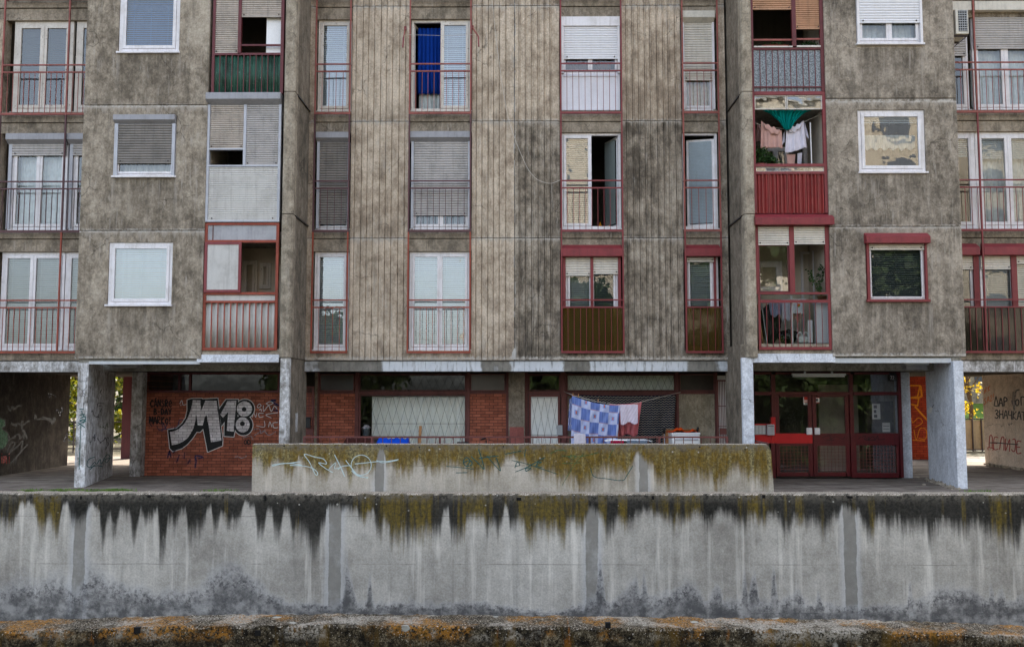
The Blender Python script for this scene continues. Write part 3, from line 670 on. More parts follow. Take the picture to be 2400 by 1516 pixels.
# ribbed panels between the window columns
def rib_panel(x0, x1, z0, z1, grooves, mat, twin=False, groovew=.022):
    pts = [(x0, D)]
    for g in grooves:
        w = groovew
        pts += [(g-w/2, D), (g-w*.3, D+.032), (g+w*.3, D+.032), (g+w/2, D)]
        if twin: h = g+.042; pts += [(h-w*.4, D), (h-w*.2, D+.014), (h+w*.2, D+.014), (h+w*.4, D)]
    pts += [(x1, D), (x1, D+.32), (x0, D+.32)]
    m = MB(); m.plan(pts, z0, z1); return part(m, 'ribbed_panel', mat, bevel=.004)
piers = [(XL, COLS[0][0]-.03), (COLS[0][1]+.03, COLS[1][0]-.03), (COLS[1][1]+.03, XM-.008), (XM+.008, COLS[2][0]-.03), (COLS[2][1]+.03, COLS[3][0]-.03), (COLS[3][1]+.03, XR)]
gro = []
for i, (a, b) in enumerate(piers):
    g = []; q = a+.10
    if b-a < .4: g = [a+.09] if b-a > .2 else []
    else:
        while q < b-.08: g.append(q+rnd.uniform(-.012, .012)); q += .147+rnd.uniform(-.01, .012)
    gro.append(g)
for s in range(4):
    z0, z1 = JZ[s]+(G if s else 0), JZ[s+1]-G
    for i, (a, b) in enumerate(piers):
        dark = (i == 3 and s < 2) or (i >= 4 and s < 2)
        mt = 'ribdark' if dark else 'rib'
        rib_panel(a, b, z0, z1, gro[i], mt, twin=(i in (3, 4)))
m = MB(); m.box(XL, XR, D+.322, D+.36, ZBOT, ZTOP)
bk = MB()
# spandrels and the strip under the lowest windows
for (a, b) in COLS:
    for k, up in (('A', 'B'), ('B', 'C'), ('C', 'D')):
        j = ROW[k]['j']
        s1 = MB(); s1.box(a-.03, b+.03, D+.07, D+.32, ROW[k]['wt'], j-G); part(s1, 'spandrel', 'span', bevel=.008)
        s2 = MB(); s2.box(a-.03, b+.03, D+.05, D+.32, j+G, ROW[up]['wb']-.03); part(s2, 'spandrel', 'span', bevel=.008)
    s3 = MB(); s3.box(a-.03, b+.03, D+.004, D+.32, ZBOT+.002, ROW['A']['wb']-.03); part(s3, 'spandrel', 'ribdark' if a > 0 else 'rib', bevel=.006)
    s4 = MB(); s4.box(a-.03, b+.03, D+.07, D+.32, ROW['D']['wt'], ZTOP); part(s4, 'spandrel', 'span')
# white cement drips beside the expansion joint
jm = MB()
for i in range(70):
    z = rnd.uniform(ZBOT+.02, ZTOP); l = rnd.uniform(.05, .3); w = rnd.uniform(.004, .016)
    x = XM+rnd.choice((-1, 1))*rnd.uniform(.006, .02)
    jm.box(x-w/2, x+w/2, D-.004, D+.01, z, min(z+l, ZTOP))
for i in range(16):
    t = i/16; jm.box(XM-.012-t*.05+rnd.uniform(-.01, .01), XM+.018+rnd.uniform(-.01, .02), D-.006-.0004*i, D+.01, ZBOT+.16*(1-t)+.01, ZBOT+.28-t*.12)
part(jm, 'joint_sealant', paint('flaking_white_sealant', (196, 192, 186), .9, .5))
jb = MB(); jb.box(XM-.008, XM+.008, D+.03, D+.3, ZBOT, ZTOP); part(jb, 'joint_filler', 'blackplastic')

# railings in front of the full-height windows
RM = {('A', 0): 'rust', ('A', 1): 'rust', ('A', 2): 'red', ('A', 3): 'red', ('B', 0): 'plum', ('B', 1): 'plum', ('B', 2): 'red', ('B', 3): 'fade',
      ('C', 0): 'fade', ('C', 1): 'fade', ('C', 2): 'red', ('C', 3): 'fade', ('D', 0): 'fade', ('D', 1): 'fade', ('D', 2): 'red', ('D', 3): 'plum'}
prev = {'A': 'B', 'B': 'C', 'C': 'D', 'D': None}
RL = {'rust': 'bright rust-orange railing', 'plum': 'dark plum railing', 'red': 'dark red railing', 'fade': 'faded rose railing with worn paint'}
for r in 'ABCD':
    for i, (a, b) in enumerate(COLS):
        zt = ROW[prev[r]]['rb'] if prev[r] else ZTOP
        railing(a, b, ROW[r]['rb'], ROW[r]['r1'], ROW[r]['r2'], zt, YR, RM[(r, i)], n=5 if i in (0, 3) else 10, lab=RL[RM[(r, i)]])

YW = D+.14
def cw(r, i, t=None, b=None):      # window rect of a column
    a, c = COLS[i]; return a+.005, c-.005, b if b is not None else ROW[r]['wb'], t if t is not None else ROW[r]['wt']
# storey A
window(*cw('A', 0), YW, 'pvc', 1, 'bl_white', fw=.06, sw=.06, sill=.05, label='white single-sash window with pale closed blind', gl='glassr')
window(*cw('A', 1), YW, 'pvc', 2, 'bl_white', fw=.06, sw=.06, sill=.05, label='white double-sash window with pale closed blinds', gl='glassr')
for i, lo in ((2, 2), (3, 1)):
    a, b, c, d = cw('A', i); zb = zp(602)
    if lo == 2:
        w, cl = window(a+.1, b-.1, c, zb, YW, 'pvc', 2, ['bl_grey', 'bl_dark'], fw=.05, sw=.05, sill=.05, gl='glass', label='white double window with red post under a red shutter box')
        p_ = MB(); xm = (a+b)/2; p_.box(xm-.035, xm+.035, YW-.10, YW-.03, c, zb); p_.box(a+.03, a+.1, YW-.08, YW+.05, c, zb); p_.box(b-.1, b-.03, YW-.08, YW+.05, c, zb); part(p_, 'guide_post', 'red', w)
        shutter(a+.1, xm-.035, zp(642), zb, YW-.065, 'shut_cream', w); shutter(xm+.035, b-.1, zp(638), zb, YW-.065, 'shut_cream', w)
    else:
        w, cl = window(a+.06, b-.14, c, zb, YW, 'pvc', 1, 'bl_grey', fw=.03, sw=.045, sill=.05, gl='glass', label='narrow white window with reflecting glass under a red shutter box')
        p_ = MB(); p_.box(a+.015, a+.06, YW-.08, YW+.05, c, zb); p_.box(b-.14, b-.09, YW-.08, YW+.05, c, zb); part(p_, 'guide_post', 'red', w)
        p2 = MB(); p2.box(b-.09, b-.03, YW-.02, YW+.05, c, zb); part(p2, 'side_frame', 'pvc', w)
        shutter(a+.06, b-.14, zp(610), zb, YW-.065, 'shut_cream', w)
    shutter_box(a+.01, b-.01, zp(602), zp(570), D-.1, YW+.05, 'redbox', w, 'top')
    g = MB(); g.box(a+.022, b-.022, YR+.02, YR+.026, ROW['A']['rb']+.03, ROW['A']['r2']+.0); part(g, 'railing_screen', 'amber', label='amber tinted acrylic screen behind the bars')
# storey B
a, b, c, d = cw('B', 0)
w, cl = window(a+.03, b-.01, c, zp(330), YW, 'pvc', 1, None, fw=.03, sw=.04, sill=.05, label='narrow window with taupe shutter fully lowered')
shutter(a+.09, b-.05, zp(520), zp(330), YW-.06, 'shut_taupe', w)
part(MB().box(a+.03, a+.09, YW-.09, YW-.018, c, zp(330)), 'guide_rail', 'alu', w); part(MB().box(b-.05, b-.01, YW-.09, YW-.018, c, zp(330)), 'guide_rail', 'alu', w)
shutter_box(a+.01, b-.02, zp(331), zp(309), D-.03, YW+.05, 'greybox', w)
a, b, c, d = cw('B', 1)
w, cl = window(a+.03, b-.01, c, zp(330), YW, 'pvc', 2, None, fw=.05, sw=.06, sill=.05, label='double window with grey shutter lowered almost to the sill')
shutter(a+.09, b-.06, zp(500), zp(330), YW-.06, 'shut_grey', w)
part(MB().box(a+.03, a+.09, YW-.09, YW-.018, c, zp(330)), 'guide_rail', 'alu', w); part(MB().box(b-.06, b-.01, YW-.09, YW-.018, c, zp(330)), 'guide_rail', 'alu', w)
shutter_box(a-.0, b-.0, zp(331), zp(308), D-.03, YW+.05, 'greybox', w)
a, b, c, d = cw('B', 2)
w, cl = window(a, b, c, d, YW, 'pvc', 2, ['bl_grey', None], fw=.06, sw=.065, openi=(1,), sill=.05, gl='glassr', label='white double window with its second sash open inwards')
leaf_sash(cl[1][1]-.01, c+.06, d-.06, YW+.08, .62, 1.15, w, side=-1)
a, b, c, d = cw('B', 3)
w, cl = window(a, b, c, d, YW, 'pvc', 1, None, fw=.06, sw=.06, openi=(0,), sill=.05, label='narrow white window tilted open')
leaf_sash(b-.06, c+.06, d-.13, YW+.06, .66, .22, w, bl='bl_blue', side=-1)
# storey C
window(*cw('C', 0), YW, 'peel', 1, 'bl_blue', fw=.06, sw=.065, sill=.05, label='old single-sash window with peeling white paint', gl='glassr')
a, b, c, d = cw('C', 1)
w, cl = window(a, b, c, d, YW, 'peel', 2, [None, 'bl_blue'], fw=.06, sw=.065, openi=(0,), sill=.05, label='old double window with peeling paint and its first sash open', gl='glassr')
leaf_sash(cl[0][0]+.01, c+.06, d-.06, YW+.08, .6, 1.35, w, mat='peel', bl=None, side=1)
a, b, c, d = cw('C', 2)
zm = zp(170)
w, cl = window(a+.02, b-.02, zm, zp(60), YW, 'pvc', 2, None, fw=.05, sw=.05, label='white double window with a white shutter half lowered')
q = MB(); q.box(a+.01, b-.01, YW-.02, YW+.06, c, zm-.004); frame_boxes(q, a+.01, b-.01, c, zm-.004, YW-.035, YW-.0202, .06); part(q, 'infill_panel', 'whiteboard', w)
shutter(a+.08, b-.06, zp(133), zp(60), YW-.06, 'shut_white', w)
part(MB().box(a+.01, a+.08, YW-.09, YW-.018, zm, zp(60)), 'guide_rail', 'pvc', w); part(MB().box(b-.06, b-.01, YW-.09, YW-.018, zm, zp(60)), 'guide_rail', 'pvc', w)
shutter_box(a+.005, b-.005, zp(60), zp(38), YW-.1, YW+.05, 'pvc', w, 'flat')
a, b, c, d = cw('C', 3)
w, cl = window(a+.01, b-.04, c, zp(52), YW, 'pvc', 1, None, fw=.05, sw=.06, sill=.05, label='narrow window under a cream shutter box with beige shutter')
shutter(a+.07, b-.09, zp(184), zp(52), YW-.06, 'shut_cream', w)
part(MB().box(a+.02, a+.07, YW-.09, YW-.018, c, zp(52)), 'guide_rail', 'pvc', w); part(MB().box(b-.09, b-.04, YW-.09, YW-.018, c, zp(52)), 'guide_rail', 'pvc', w)
shutter_box(a+.0, b-.04, zp(54), zp(29), D-.06, YW+.05, 'creambox', w)
for i in range(4): window(*cw('D', i), YW, 'pvc', 1 if i in (0, 3) else 2, 'bl_white', sill=.05)

# ------------------------------------------------------------------ recessed wings either side of the bays
YB = 20.1; YL = 20.17
XBL0, XBL1 = X(190, 420, YB), X(482, 420, YB); XPL0, XPL1 = X(663, 420, YB), X(690, 420, YB)
XBR0, XBR1 = X(1941, 420, YB), X(2249, 420, YB); XPR0, XPR1 = X(1741, 420, YB), X(1767, 420, YB)
XO = 16.5
wl1, wl0 = X(143, 690, D), X(-12, 690, D); wr0, wr1 = X(2303, 690, D), X(2462, 690, D)
for lo, hi, nm in ((-XO, XBL0, 'l'), (XBR1, XO, 'r')):
    for r in 'ABCD':
        j = ROW[r]['j']
        q = MB(); q.box(lo, hi, D+.07, D+.32, ROW[r]['wt'], j-G if r != 'D' else ZTOP); part(q, 'spandrel', 'span', bevel=.008)
        if prev[r]: q = MB(); q.box(lo, hi, D+.04, D+.32, j+G, ROW[prev[r]]['wb']-.03); part(q, 'spandrel', 'span', bevel=.008)
        a, b = (lo, wl0-.05) if nm == 'l' else (wr1+.05, hi)
        q = MB(); q.box(a, b, D+.0, D+.32, ROW[r]['wb']-.028, ROW[r]['wt']-.002); part(q, 'ribbed_panel', 'rib')
    q = MB(); q.box(lo, hi, D+.004, D+.32, ZBOT+.002, ROW['A']['wb']-.03); part(q, 'spandrel', 'span', bevel=.006)
for r, mt in (('A', 'rust'), ('B', 'plum'), ('C', 'fade'), ('D', 'fade')):
    q = ROW[r]; zt = ROW[prev[r]]['rb'] if prev[r] else ZTOP
    railing(wl0, XBL0+.0, q['rb'], q['r1'], q['r2'], zt, YR, mt, pitch=.135, mids=(wl1,), lab=RL[mt])
for r, mt in (('A', 'red'), ('B', 'red'), ('C', 'fade'), ('D', 'fade')):
    q = ROW[r]; zt = ROW[prev[r]]['rb'] if prev[r] else ZTOP
    railing(XBR1, wr1, q['rb'], q['r1'], q['r2'], zt, YR, mt, pitch=.15, mids=(wr0,), lab=RL[mt])
# left wing windows
def lw(r): return ROW[r]['wb'], ROW[r]['wt']
zb, zt = lw('A')
window(wl0+.06, wl1-.0, zb, zt, YW, 'pvc', 2, 'bl_grey', fw=.07, sw=.07, sill=.05, label='white double window with grey-green blinds beside the bay')
window(wl1+.02, XBL0, zb, zt, YW, 'pvc', 1, 'bl_grey', fw=.07, sw=.07, sill=.05)
zb, zt = lw('B'); zz = zp(333)
for a, b, n in ((wl0+.2, wl1-.03, 2), (wl1+.1, XBL0, 1)):
    w, cl = window(a, b, zb, zz, YW, 'pvc', n, None, fw=.06, sw=.07, sill=.05, label='white window with lace curtains under a grey shutter box')
    shutter(a+.02, b-.03, zp(357), zz, YW-.06, 'shut_grey', w); shutter_box(a-.09, b, zp(334), zp(311), D-.04, YW+.05, 'greybox', w)
    q = MB(); q.box(a-.06, a+.018, YW-.06, YW+.06, zb, zz); part(q, 'guide_rail', 'alu', w)
curtain(wl0+.3, wl1-.1, zb+.1, zz-.1, YW+.2, 'c_lace', 'white lace curtain behind the window beside the bay, upper left railing row', 8)
zb, zt = lw('C')
window(wl0+.13, wl1-.0, zb, zt, YW, 'peel', 2, 'bl_dark', fw=.09, sw=.08, sill=.05, label='old cream double window with dark blinds')
window(wl1+.07, XBL0, zb, zt, YW, 'peel', 1, 'bl_dark', fw=.09, sw=.08, sill=.05)
zb, zt = lw('D'); window(wl0+.1, XBL0, zb, zt, YW, 'pvc', 3, 'bl_white'); window(XBR1, wr1, zb, zt, YW, 'pvc', 3, 'bl_white')
# right wing windows
zb, zt = lw('A'); zz = zp(600); a = XBR1
for a, b, n, bl in ((XBR1, wr0-.1, 1, 'bl_dark'), (wr0+.03, wr1, 2, ['bl_grey', 'bl_white'])):
    w, cl = window(a, b, zb, zz, YW, 'pvc', n, bl, fw=.05, sw=.06, sill=.05, label='white window with lowered cream shutter and dark red posts')
    p_ = MB()
    for xx in ([b-.0, ] if n == 1 else [(a+b)/2-.02]): p_.box(xx-.06, xx+.07, YW-.09, YW-.03, zb, zz)
    part(p_, 'guide_post', 'red', w)
    if n == 1: shutter(a, b-.062, zp(628), zz, YW-.065, 'shut_cream', w)
    else: shutter(a, (a+b)/2-.09, zp(628), zz, YW-.065, 'shut_cream', w); shutter((a+b)/2+.06, b, zp(615), zz, YW-.065, 'shut_cream', w)
    shutter_box(a+.0, b+.03, zp(600), zp(568), D-.1, YW+.05, 'redbox', w, 'top')
q = MB(); q.box(XBR1, wr1-.02, YR+.02, YR+.026, ROW['A']['rb']+.03, ROW['A']['r2']); part(q, 'railing_screen', 'smoke', label='smoked acrylic screen behind the bars')
zb, zt = lw('B')
window(XBR1, wr0+.02, zb, zt, YW, 'pvc', 1, 'bl_white', drop=.22, fw=.07, sw=.08, sill=.05, gl='glass')
window(wr0+.03, wr1, zb, zt, YW, 'pvc', 2, 'bl_white', drop=.26, fw=.07, sw=.08, sill=.05, label='white double window with short blinds and grey curtains')
curtain(wr0+.1, wr1-.05, zb+.1, zt-.15, YW+.25, 'c_lace', 'pale grey pleated curtain behind white double window beyond the right bay', 9)
zb, zt = lw('C'); zz = zp(30)
for a, b, n in ((XBR1, wr0-.06, 1), (wr0+.05, wr1, 2)):
    w, cl = window(a, b, zb, zz, YW, 'pvc', n, None, fw=.05, sw=.08, sill=.05, label='white window with beige roller shutter half lowered')
    shutter(a+.02, b-.06, zp(128 if n == 1 else 112), zz, YW-.06, 'shut_grey', w); shutter_box(a, b+.03, zz-.01, zp(10), D-.08, YW+.05, 'creambox', w, 'flat')
curtain(wr0+.1, wr1-.05, zb+.12, zp(110), YW+.2, 'c_lace', 'patterned net curtain below the half-lowered shutter, beyond the air conditioner', 9)

# ------------------------------------------------------------------ the two projecting bays
jbl = [841, 540.5, 246.5]; jbr = [836, 531, 231]
def bay_joints(px, js):
    z = [Z(px, p, YB) for p in js]; return z+[z[-1]+HS, z[-1]+2*HS]
JL, JR = bay_joints(335, jbl), bay_joints(2100, jbr)
def hole(x0, y0, x1, y1): return R(x0, y0, x1, y1, YB)
HL = [hole(253, 568, 403, 714), hole(268, 272, 412, 413), hole(279, -22, 421, 122)]
HR = [hole(2030, 548, 2173, 704), hole(2012, 258, 2169, 403), hole(2006, -42, 2160, 103)]
for Js, Hs, x0, x1 in ((JL, HL, XBL0, XBL1), (JR, HR, XBR0, XBR1)):
    for s in range(4):
        h = Hs[s] if s < 3 else tuple([*Hs[2][:2], Hs[2][2]+HS, Hs[2][3]+HS])
        m = MB(); m.holed(x0, x1, Js[s]+G, Js[s+1]-G, h, YB, YB+.2); part(m, 'wall_panel', 'bay' if x0 < 0 else 'bay2', bevel=.012)
    m = MB(); m.box(x0+.02, x1-.02, YB+.05, YB+.18, Js[1]-.012, Js[1]+.012)
    # outer cheek
    xs = (x0, x0+.2) if x0 < 0 else (x1-.2, x1)
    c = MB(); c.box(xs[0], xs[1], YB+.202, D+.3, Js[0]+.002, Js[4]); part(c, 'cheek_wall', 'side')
    xs = (x1-.12, x1) if x0 < 0 else (x0, x0+.12)
    c = MB(); c.box(xs[0], xs[1], YB+.202, D+.1, Js[0]+.002, Js[4]); part(c, 'partition_wall', 'insidelight')
YBW = YB+.03
def bwin(h, **k): return window(h[0]+.004, h[1]-.004, h[2]+.004, h[3]-.004, YBW, **k)
bwin(HL[0], fm='pvc', n=1, bl='bl_white', fw=.065, sw=.065, sill=.1, gl='glassr', label='square white window with closed white blind')
w, _ = window(HL[1][0]+.004, HL[1][1]-.004, HL[1][2]+.004, Z(340, 291, YB), YBW, 'pvc', 1, None, fw=.05, sw=.05, sill=.1, label='square window with taupe shutter lowered most of the way')
shutter(HL[1][0]+.09, HL[1][1]-.08, Z(340, 380, YB), Z(340, 291, YB), YBW-.055, 'shut_taupe', w)
part(MB().box(HL[1][0]+.01, HL[1][0]+.088, YBW-.07, YBW-.018, HL[1][2]+.01, Z(340, 291, YB)), 'guide_rail', 'alu', w); part(MB().box(HL[1][1]-.078, HL[1][1]-.01, YBW-.07, YBW-.018, HL[1][2]+.01, Z(340, 291, YB)), 'guide_rail', 'alu', w)
shutter_box(HL[1][0]-.01, HL[1][1]-.01, Z(340, 291, YB), Z(340, 271.5, YB), YB-.1, YB+.1, 'greybox', w)
bwin(HL[2], fm='pvc', n=1, bl='bl_deep', fw=.08, sw=.07, sill=.08, label='white window with blue blind, cut by the picture top', gl='glass')
# right bay windows
h = HR[0]; w, _ = window(h[0]+.07, h[1]-.05, h[2]+.03, Z(2100, 572, YB), YBW+.02, 'pvc', 1, 'bl_dark', fw=.025, sw=.03, sill=None, gl='glass', label='white window in a dark red surround with dark blind')
q = MB(); q.box(h[0]+.012, h[0]+.068, YB-.03, YB+.12, h[2]+.02, Z(2100, 572, YB)); q.box(h[1]-.048, h[1]-.006, YB-.03, YB+.12, h[2]+.02, Z(2100, 572, YB)); q.box(h[0]-.02, h[1]+.02, YB-.07, YB+.1, h[2]-.035, h[2]+.018); part(q, 'surround', 'red', w)
shutter(h[0]+.07, h[1]-.05, Z(2100, 582, YB), Z(2100, 572, YB), YBW-.03, 'shut_cream', w, rails=None)
shutter_box(h[0]-.03, h[1]+.03, Z(2100, 572, YB), Z(2100, 544, YB), YB-.16, YB+.1, 'redbox', w, 'top')
bwin(HR[1], fm='pvc', n=1, bl='bl_white', drop=.16, fw=.07, sw=.07, sill=.08, gl='glassr', label='square white window with mirror-like glass')
w, _ = bwin(HR[2], fm='pvc', n=2, bl=None, fw=.07, sw=.06, sill=.1, label='white double window with white shutter half lowered')
shutter(HR[2][0]+.06, HR[2][1]-.06, Z(2083, 52, YB), HR[2][3]-.01, YBW-.06, 'shut_white', w)
part(MB().box(HR[2][0]+.006, HR[2][0]+.058, YBW-.08, YBW-.018, HR[2][2]+.01, HR[2][3]-.01), 'guide_rail', 'pvc', w); part(MB().box(HR[2][1]-.058, HR[2][1]-.006, YBW-.08, YBW-.018, HR[2][2]+.01, HR[2][3]-.01), 'guide_rail', 'pvc', w)
curtain(HR[2][0]+.1, HR[2][1]-.1, HR[2][2]+.08, HR[2][3]-.5, YBW+.22, 'c_lace', 'white net curtain in the double window at the top of the right bay', 8)
curtain(HL[1][0]+.12, HL[1][1]-.12, HL[1][2]+.08, HL[1][3]-.4, YBW+.22, 'c_lace', 'white net curtain below the taupe shutter on the left bay', 7)
hm = HR[1]; curtain(hm[0]+.15, hm[1]-.1, (hm[2]+hm[3])/2-.12, hm[3]-.5, YBW+.25, 'c_lace', 'short scalloped lace valance in the mirror-like window of the right bay', 10, amp=.015, hem=.03)
# piers beside the balconies, with a stepped foot, and the bays' inner cheeks
def piers_(x0, x1, px, xin):
    js = [Z(px, p, YB) for p in (838, 813, 503, 217)]; js = [js[0], js[2], js[3], js[3]+HS, js[3]+2*HS-.3]
    for s in range(4):
        m = MB(); c = .045; xo, xi = (x0, x1) if x0 < 0 else (x0, x1)
        m.plan([(x0+c, YB-.07), (x1-c, YB-.07), (x1, YB-.07+c), (x1, YB+.2), (x0, YB+.2), (x0, YB-.07+c)], js[s]+G, js[s+1]-G); part(m, 'pier', 'pier', bevel=.008)
        a, b = (x1-.22, x1-.02) if x0 < 0 else (x0+.02, x0+.22)
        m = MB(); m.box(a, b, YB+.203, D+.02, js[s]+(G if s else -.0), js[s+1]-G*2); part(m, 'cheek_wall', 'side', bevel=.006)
        # rain lip on the joint
        if s:
            m = MB(); a, b = (x1-.021, x1+.012) if x0 < 0 else (x0-.012, x0+.021)
            m.box(a, b, YB+.16, D-.0, js[s]-.02, js[s]+.012); part(m, 'joint_lip', 'blackplastic')
piers_(XPL0, XPL1, 676, 0); piers_(XPR0, XPR1, 1754, 0)
# ---- balconies (left stack)
LX0, LX1 = X(486, 400, YL), X(658, 400, YL); zl = lambda p: Z(570, p, YL)
RX0, RX1 = X(1766, 400, YL), X(1936, 400, YL); zr = lambda p: Z(1850, p, YL)
def bars(m, x0, x1, z0, z1, y, n, w=.006):
    for i in range(1, n): q = x0+(x1-x0)*i/n+rnd.uniform(-.004, .004); m.box(q-w, q+w, y-w, y+w, z0, z1)
xl = lambda px, py: X(px, py, YL)
def pbox(m, x0, y0, x1, y1, d0, d1, Y=YL):
    a, b, c, d = R(x0, y0, x1, y1, Y); m.box(a, b, Y+d0, Y+d1, c, d)
# left A
fr = MB(); a, b = LX0, LX1
fr.box(a-.01, a+.05, YL-.03, YL+.05, zl(821), zl(523)); fr.box(b-.065, b-.005, YL-.03, YL+.05, zl(821), zl(523))
for y0, y1, dy in ((523, 528, 0), (563, 569, 0), (685, 691, .01), (705, 710, .02), (815, 821, .015)): fr.box(a+.05, b-.065, YL-.03-dy, YL+.05, zl(y1), zl(y0))
bars(fr, a+.05, b-.065, zl(815), zl(710), YL-.035, 11, .011)
lo = part(fr, 'balcony_enclosure', 'rust', label='rust-orange framed balcony with a sliding white panel')
q = MB(); q.box(a+.05, b-.066, YL-.005, YL+.02, zl(562.8), zl(528.2)); part(q, 'header_panel', 'greyboard', lo)
q = MB(); q.box(a+.16, a+.175, YL-.02, YL-.0055, zl(562.5), zl(528.5)); part(q, 'cover_strip', 'ironred', lo)
x1s = xl(567, 625); q = MB(); frame_boxes(q, a+.012, x1s, zl(686), zl(568), YL-.075, YL-.032, .06); sl = part(q, 'sliding_sash', 'red', lo)
q = MB(); q.box(a+.072, x1s-.06, YL-.06, YL-.05, zl(686)+.06, zl(568)-.06); part(q, 'infill_panel', 'offboard', sl)
q = MB(); q.box(a+.05, b-.066, YL+.0, YL+.02, zl(704.8), zl(691.2)); part(q, 'sill_panel', 'offboard', lo)
corrugated(a+.05, b-.066, zl(814.8), zl(710.2), YL+.01, 'corr_white', lo, .14, .018)
# left B: aluminium glazed with shutters
fr = MB(); zB0, zB1 = zl(521), zl(247)
fr.box(a-.02, a+.045, YL-.05, YL+.05, zB0, zB1); fr.box(b-.055, b+.0, YL-.05, YL+.05, zB0, zB1)
xm = xl(575, 320); fr.box(xm-.03, xm+.03, YL-.05, YL+.05, zl(388), zB1)
fr.box(a+.045, b-.055, YL-.05, YL+.05, zl(392), zl(388)); fr.box(a+.045, b-.055, YL-.05, YL+.05, zB0, zl(517)); fr.box(a+.045, xm-.03, YL-.05, YL+.05, zl(352.5), zl(349))
lo = part(fr, 'balcony_enclosure', 'alu', label='aluminium balcony enclosure with beige shutters')
shutter(a+.05, xm-.032, zl(346), zB1, YL-.03, 'shut_beige', lo, .05); shutter(xm+.032, b-.057, zl(385), zB1, YL-.03, 'shut_grey', lo, .05)
shutter(a+.047, b-.057, zl(514), zl(392.5), YL-.03, 'offboard', lo, .05, dp=.006)
shutter_box(LX0-.03, LX1+.0, zl(246.5), zl(222), YL-.16, YL+.1, 'greybox', lo)
# left C
fr = MB(); zC = zl(128); zt_ = zC+1.55
xa, xb = LX0+.1, LX1+.0
fr.box(xa-.05, xa+.01, YL-.04, YL+.05, zl(221), zt_); fr.box(xb-.05, xb+.02, YL-.04, YL+.05, zl(221), zt_); xm = xl(563, 60); fr.box(xm-.035, xm+.035, YL-.04, YL+.05, zC, zt_)
fr.box(xa+.01, xb-.05, YL-.04, YL+.05, zl(131), zl(126)); fr.box(xm+.035, xb-.05, YL-.02, YL+.02, zl(109), zl(105))
bars(fr, xa, xb-.05, zl(221), zl(131), YL-.045, 11, .008)
lo = part(fr, 'balcony_enclosure', 'maroon', label='maroon framed balcony with beige shutters and green panel')
shutter(xa+.01, xm-.036, zl(123), zt_-.05, YL-.02, 'shut_beige', lo, .05); shutter(xm+.036, xb-.052, zl(38), zt_-.05, YL-.02, 'shut_beige', lo, .05)
corrugated(xa-.04, xb-.05, zl(220.5), zl(131.5), YL+.01, 'corr_green', lo, .075, .014)
q = MB(); pbox(q, 622, 36, 661, 124, .09, .11); part(q, 'infill_panel', 'appl', lo)
# right A
a, b = RX0, RX1; fr = MB(); zt_ = zr(531)
fr.box(a-.02, a+.07, YL-.02, YL+.06, zr(690), zt_); fr.box(b-.07, b+.03, YL-.02, YL+.06, zr(690), zt_)
xm = (a+b)/2; fr.box(xm-.055, xm+.055, YL-.02, YL+.06, zr(688), zt_); fr.box(a+.07, b-.07, YL-.025, YL+.06, zr(690), zr(685.2))
lo = part(fr, 'balcony_enclosure', 'red', label='dark red glazed balcony with clear lower glass and clutter inside')
rl = MB(); rl.box(a+.03, a+.08, YL-.05, YL-.022, zr(820), zr(690)); rl.box(b-.05, b+.01, YL-.05, YL-.022, zr(820), zr(690))
rl.box(a+.08, b-.05, YL-.055, YL-.022, zr(820), zr(813)); rl.box(a+.08, b-.05, YL-.055, YL-.022, zr(710), zr(703)); bars(rl, a+.08, b-.05, zr(813), zr(710), YL-.035, 11)
part(rl, 'railing', 'red', lo)
q = MB(); q.box(a+.03, b-.0, YL-.03, YL+.15, zr(813), zr(806)); part(q, 'sill_panel', 'pier', lo)
for k, (u, v) in enumerate(((a+.07, xm-.055), (xm+.055, b-.07))):
    shutter(u, v, zr(571-2*k), zt_, YL-.01, 'shut_cream', lo, .055)
g = MB(); frame_boxes(g, a+.072, xm-.057, zr(685), zr(573), YL+.02, YL+.05, .03); part(g, 'sash', 'maroon', lo)
g = MB(); g.box(a+.1, xm-.085, YL+.03, YL+.036, zr(684), zr(575)); part(g, 'pane', 'glass', lo)
g = MB(); g.box(a+.075, b-.055, YL+.005, YL+.011, zr(805), zr(690.5)); part(g, 'balcony_pane', 'clearac', lo)
g = MB(); g.box(xm-.03, xm+.01, YL+.06, YL+.1, zr(806), zr(686)); part(g, 'centre_post', 'pvc', lo)
shutter_box(a-.03, b+.09, zr(530), zr(500.5), YL-.2, YL+.1, 'redbox', lo, 'top')
# right B
fr = MB(); fr.box(a-.02, a+.05, YL-.03, YL+.05, zr(500), zr(216)); fr.box(b-.05, b+.04, YL-.03, YL+.05, zr(500), zr(216))
for y0, y1 in ((216, 224), (385, 391.5), (403, 409)): fr.box(a+.05, b-.05, YL-.04, YL+.05, zr(y1), zr(y0))
lo = part(fr, 'balcony_enclosure', 'red', label='dark red open balcony with laundry, transom and red corrugated panel')
xm = xl(1843, 240)
for u, v in ((a+.05, xm-.006), (xm+.006, b-.05)):
    g = MB(); frame_boxes(g, u, v, zr(257), zr(224.5), YL-.01, YL+.03, .02); s_ = part(g, 'transom_sash', 'peel', lo)
    g = MB(); g.box(u+.02, v-.02, YL+.008, YL+.012, zr(257)+.02, zr(224.5)-.02); part(g, 'pane', 'glass', s_)
g = MB(); frame_boxes(g, a+.05, b-.05, zr(402.8), zr(392), YL-.01, YL+.03, .015); s_ = part(g, 'lower_sash', 'peel', lo)
g = MB(); g.box(a+.065, b-.065, YL+.008, YL+.012, zr(402.8)+.015, zr(392)-.015); part(g, 'pane', 'glass', s_)
corrugated(a+.05, b-.06, zr(500), zr(409.2), YL+.0, 'corr_red', lo, .085, .02, sharp=True)
